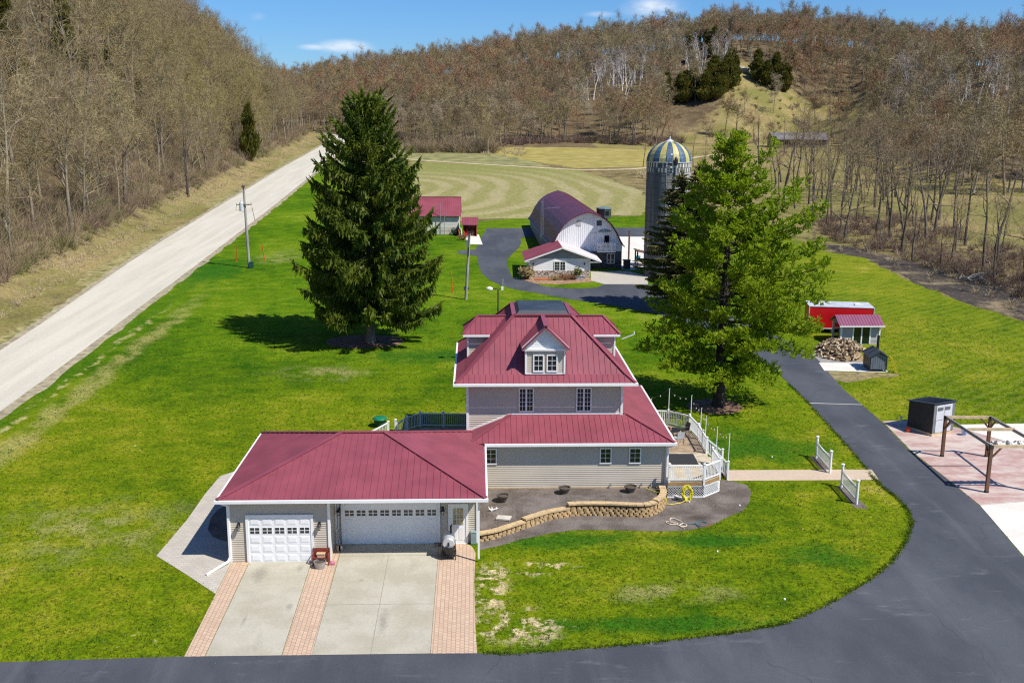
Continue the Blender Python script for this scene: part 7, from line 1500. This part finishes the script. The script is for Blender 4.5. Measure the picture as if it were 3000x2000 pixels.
for px_, lst in (('k', [(104.6, 444.7, 1.5), (101.5, 449, 1.3), (103.1, 455.3, 1.5), (107, 452, 1.35), (92.9, 450.5, 1.4), (88, 446, 1.35), (82.3, 454.5, 1.25), (86.9, 448.6, 1.3), (79.5, 449, 1.1), (98, 446, 1.3), (110, 461, 1.2), (107.3, 515, 1.5), (112, 513, 1.4), (96.5, 441, 1.35), (90, 452, 1.3), (108.5, 449, 1.4), (101, 440, 1.2), (112.5, 457, 1.3), (114.7, 510.2, 1.5), (117.8, 496.2, 1.3), (103, 512, 1.4)]),
               ('r', [(127, 458.5, 1.2), (124, 463, 1.1), (125.3, 468.1, 1.3), (133, 466, 1.35), (137, 463, 1.1), (143.5, 481.9, 1.15), (134.6, 456.5, .95), (162, 516, 1.1), (169.9, 520, 1.1), (130, 455, .8)])):
    for x, y, s in lst: plant(Rt.choice(CV), x, y, (s*Rt.uniform(1.25, 1.75), s*1.2), Rt.uniform(0, 6.28), 'cedar', 'dark cedar on the left side of the grassy knoll' if px_ == 'k' else 'dark cedar on the right side of the grassy knoll', 'tree', 'cedars left of the knoll' if px_ == 'k' else 'cedars right of the knoll')
for x, y, s, l in ((-85.7, 224, 2.0, 'tall dark green cedar near the top of the roadside bluff'), (-80.6, 188.4, 1.2, 'dark cedar at the far left below the tall bluff cedar'), (-88, 203.4, 1.4, 'dark cedar high at the left edge of the bluff'), (-86, 234.5, 1.1, 'smaller cedar right beside the tall dark bluff cedar'), (-85.3, 248.6, .95, 'brownish cedar in the middle of the bluff'), (-76.5, 226.4, .85, 'olive cedar part way down the bluff'), (-60.6, 280.3, 1.9, 'narrow cedar low on the bluff close to the road'), (-80.3, 253.6, .8, 'small cedar among bare trees on the upper bluff'), (-75.2, 348, 1.0, 'small far cedar high on the bluff above the road bend'), (-72.2, 267.4, .95, 'olive cedar left of the narrow roadside cedar')): plant(CV[0] if s < 1.5 else CV[1], x, y, (s*(.95 if s < 1.6 else .75), s*1.05), Rt.uniform(0, 6), 'cedar', l, 'tree', None)
# limestone outcrop at the top of the knoll
q = MB(); R = random.Random(4)
for i in range(16): x, y = 120+R.uniform(-5, 7), 474+R.uniform(-2, 3); z = ground_z(x, y); w, h = R.uniform(.8, 2.2), R.uniform(.5, 1.3); q.prism([(x+w*cos(a)*R.uniform(.8, 1.2), y+.8*sin(a)) for a in np.linspace(0, 2*pi, 7)[:-1]], z-.3, z+h)
solo(q, 'rock_outcrop', mat('pale_limestone', (.42, .39, .33), .9, 0, .3, 1.5), 'pale limestone ledge at the top of the grassy knoll', 'rock', (120, 474, ground_z(120, 474)))
# fallen, bleached branches and driftwood
for x, y, l in ((59.5, 121, 'heap of grey driftwood at the edge of the creek mud'), (-60, 160, 'bleached fallen limb low on the bluff')):
    q = MB(); z = ground_z(x, y)
    for _ in range(9): a = R.uniform(0, 6.28); p = V(x+R.gauss(0, .6), y+R.gauss(0, .6), z+.1); q.tube([p, p+V(cos(a)*1.1, sin(a)*1.1, R.uniform(.1, .8)), p+V(cos(a)*2, sin(a)*2.2, R.uniform(.1, 1.2))], [.09, .06, .02], 5)
    solo(q, 'fallen_branch', GREYPOLE, l, 'branch', (x, y, z))

# ------------------------------------------------------------------ grass tufts on the near lawn and along the paved edges
def inside(P, poly):
    x, y = P[:, 0], P[:, 1]; r = np.zeros(len(P), bool); j = len(poly)-1
    for i in range(len(poly)):
        xi, yi = poly[i]; xj, yj = poly[j]
        if yi != yj: r ^= ((yi > y) != (yj > y)) & (x < (xj-xi)*(y-yi)/(yj-yi)+xi)
        j = i
    return r
GP = np.stack([rng.uniform(-31, 50, 60000), 39+rng.random(60000)**1.35*62], 1)
ok = np.ones(len(GP), bool)
for q in PAVED+[np.array([(-12.6, 47.9), (.1, 47.9), (.1, 56), (11, 56), (14.4, 56), (14.5, 67), (9, 69), (-6, 69), (-6, 58.3), (-12.6, 58.3)]), np.array([(33.3, 90.6), (37, 90.6), (37, 98), (31.5, 98.5)])]: ok &= ~inside(GP, q)
ok &= GP[:, 0] > -33
GP = GP[ok][:26000]
E_ = np.array(inner[:20]); k = rng.integers(0, 19, 1800); t = rng.random((1800, 1)); EP = E_[k]+(E_[k+1]-E_[k])*t; EP = EP+rng.normal(0, .06, EP.shape)-np.array([.05, 0]); EP = EP[(EP[:, 1] > 39) & (EP[:, 0] > .3)]
GRS = leafmat('lawn_blades', (.045, .105, .004), (.155, .185, .012), .3, .5, 2.0)
def tufts(name, P, hmin, hmax, nb, w, m):
    n = len(P); B = np.repeat(np.column_stack([P, gz(P[:, 1])]), nb, 0)+np.column_stack([rng.normal(0, .06, (n*nb, 2)), np.zeros(n*nb)]); d = np.column_stack([rng.normal(0, .55, (n*nb, 2)), np.ones(n*nb)]); d /= np.linalg.norm(d, axis=1, keepdims=True)
    c = Cards(); L = rng.uniform(hmin, hmax, n*nb)[:, None]; c.ribbon(B, B+d*L, w, w*.3, rng); o = link(name, c.mesh(name, m)); tag(o, kind='stuff')
tufts('grass_tufts', GP, .05, .13, 4, .035, GRS); tufts('edge_grass', EP, .05, .14, 4, .04, GRS)
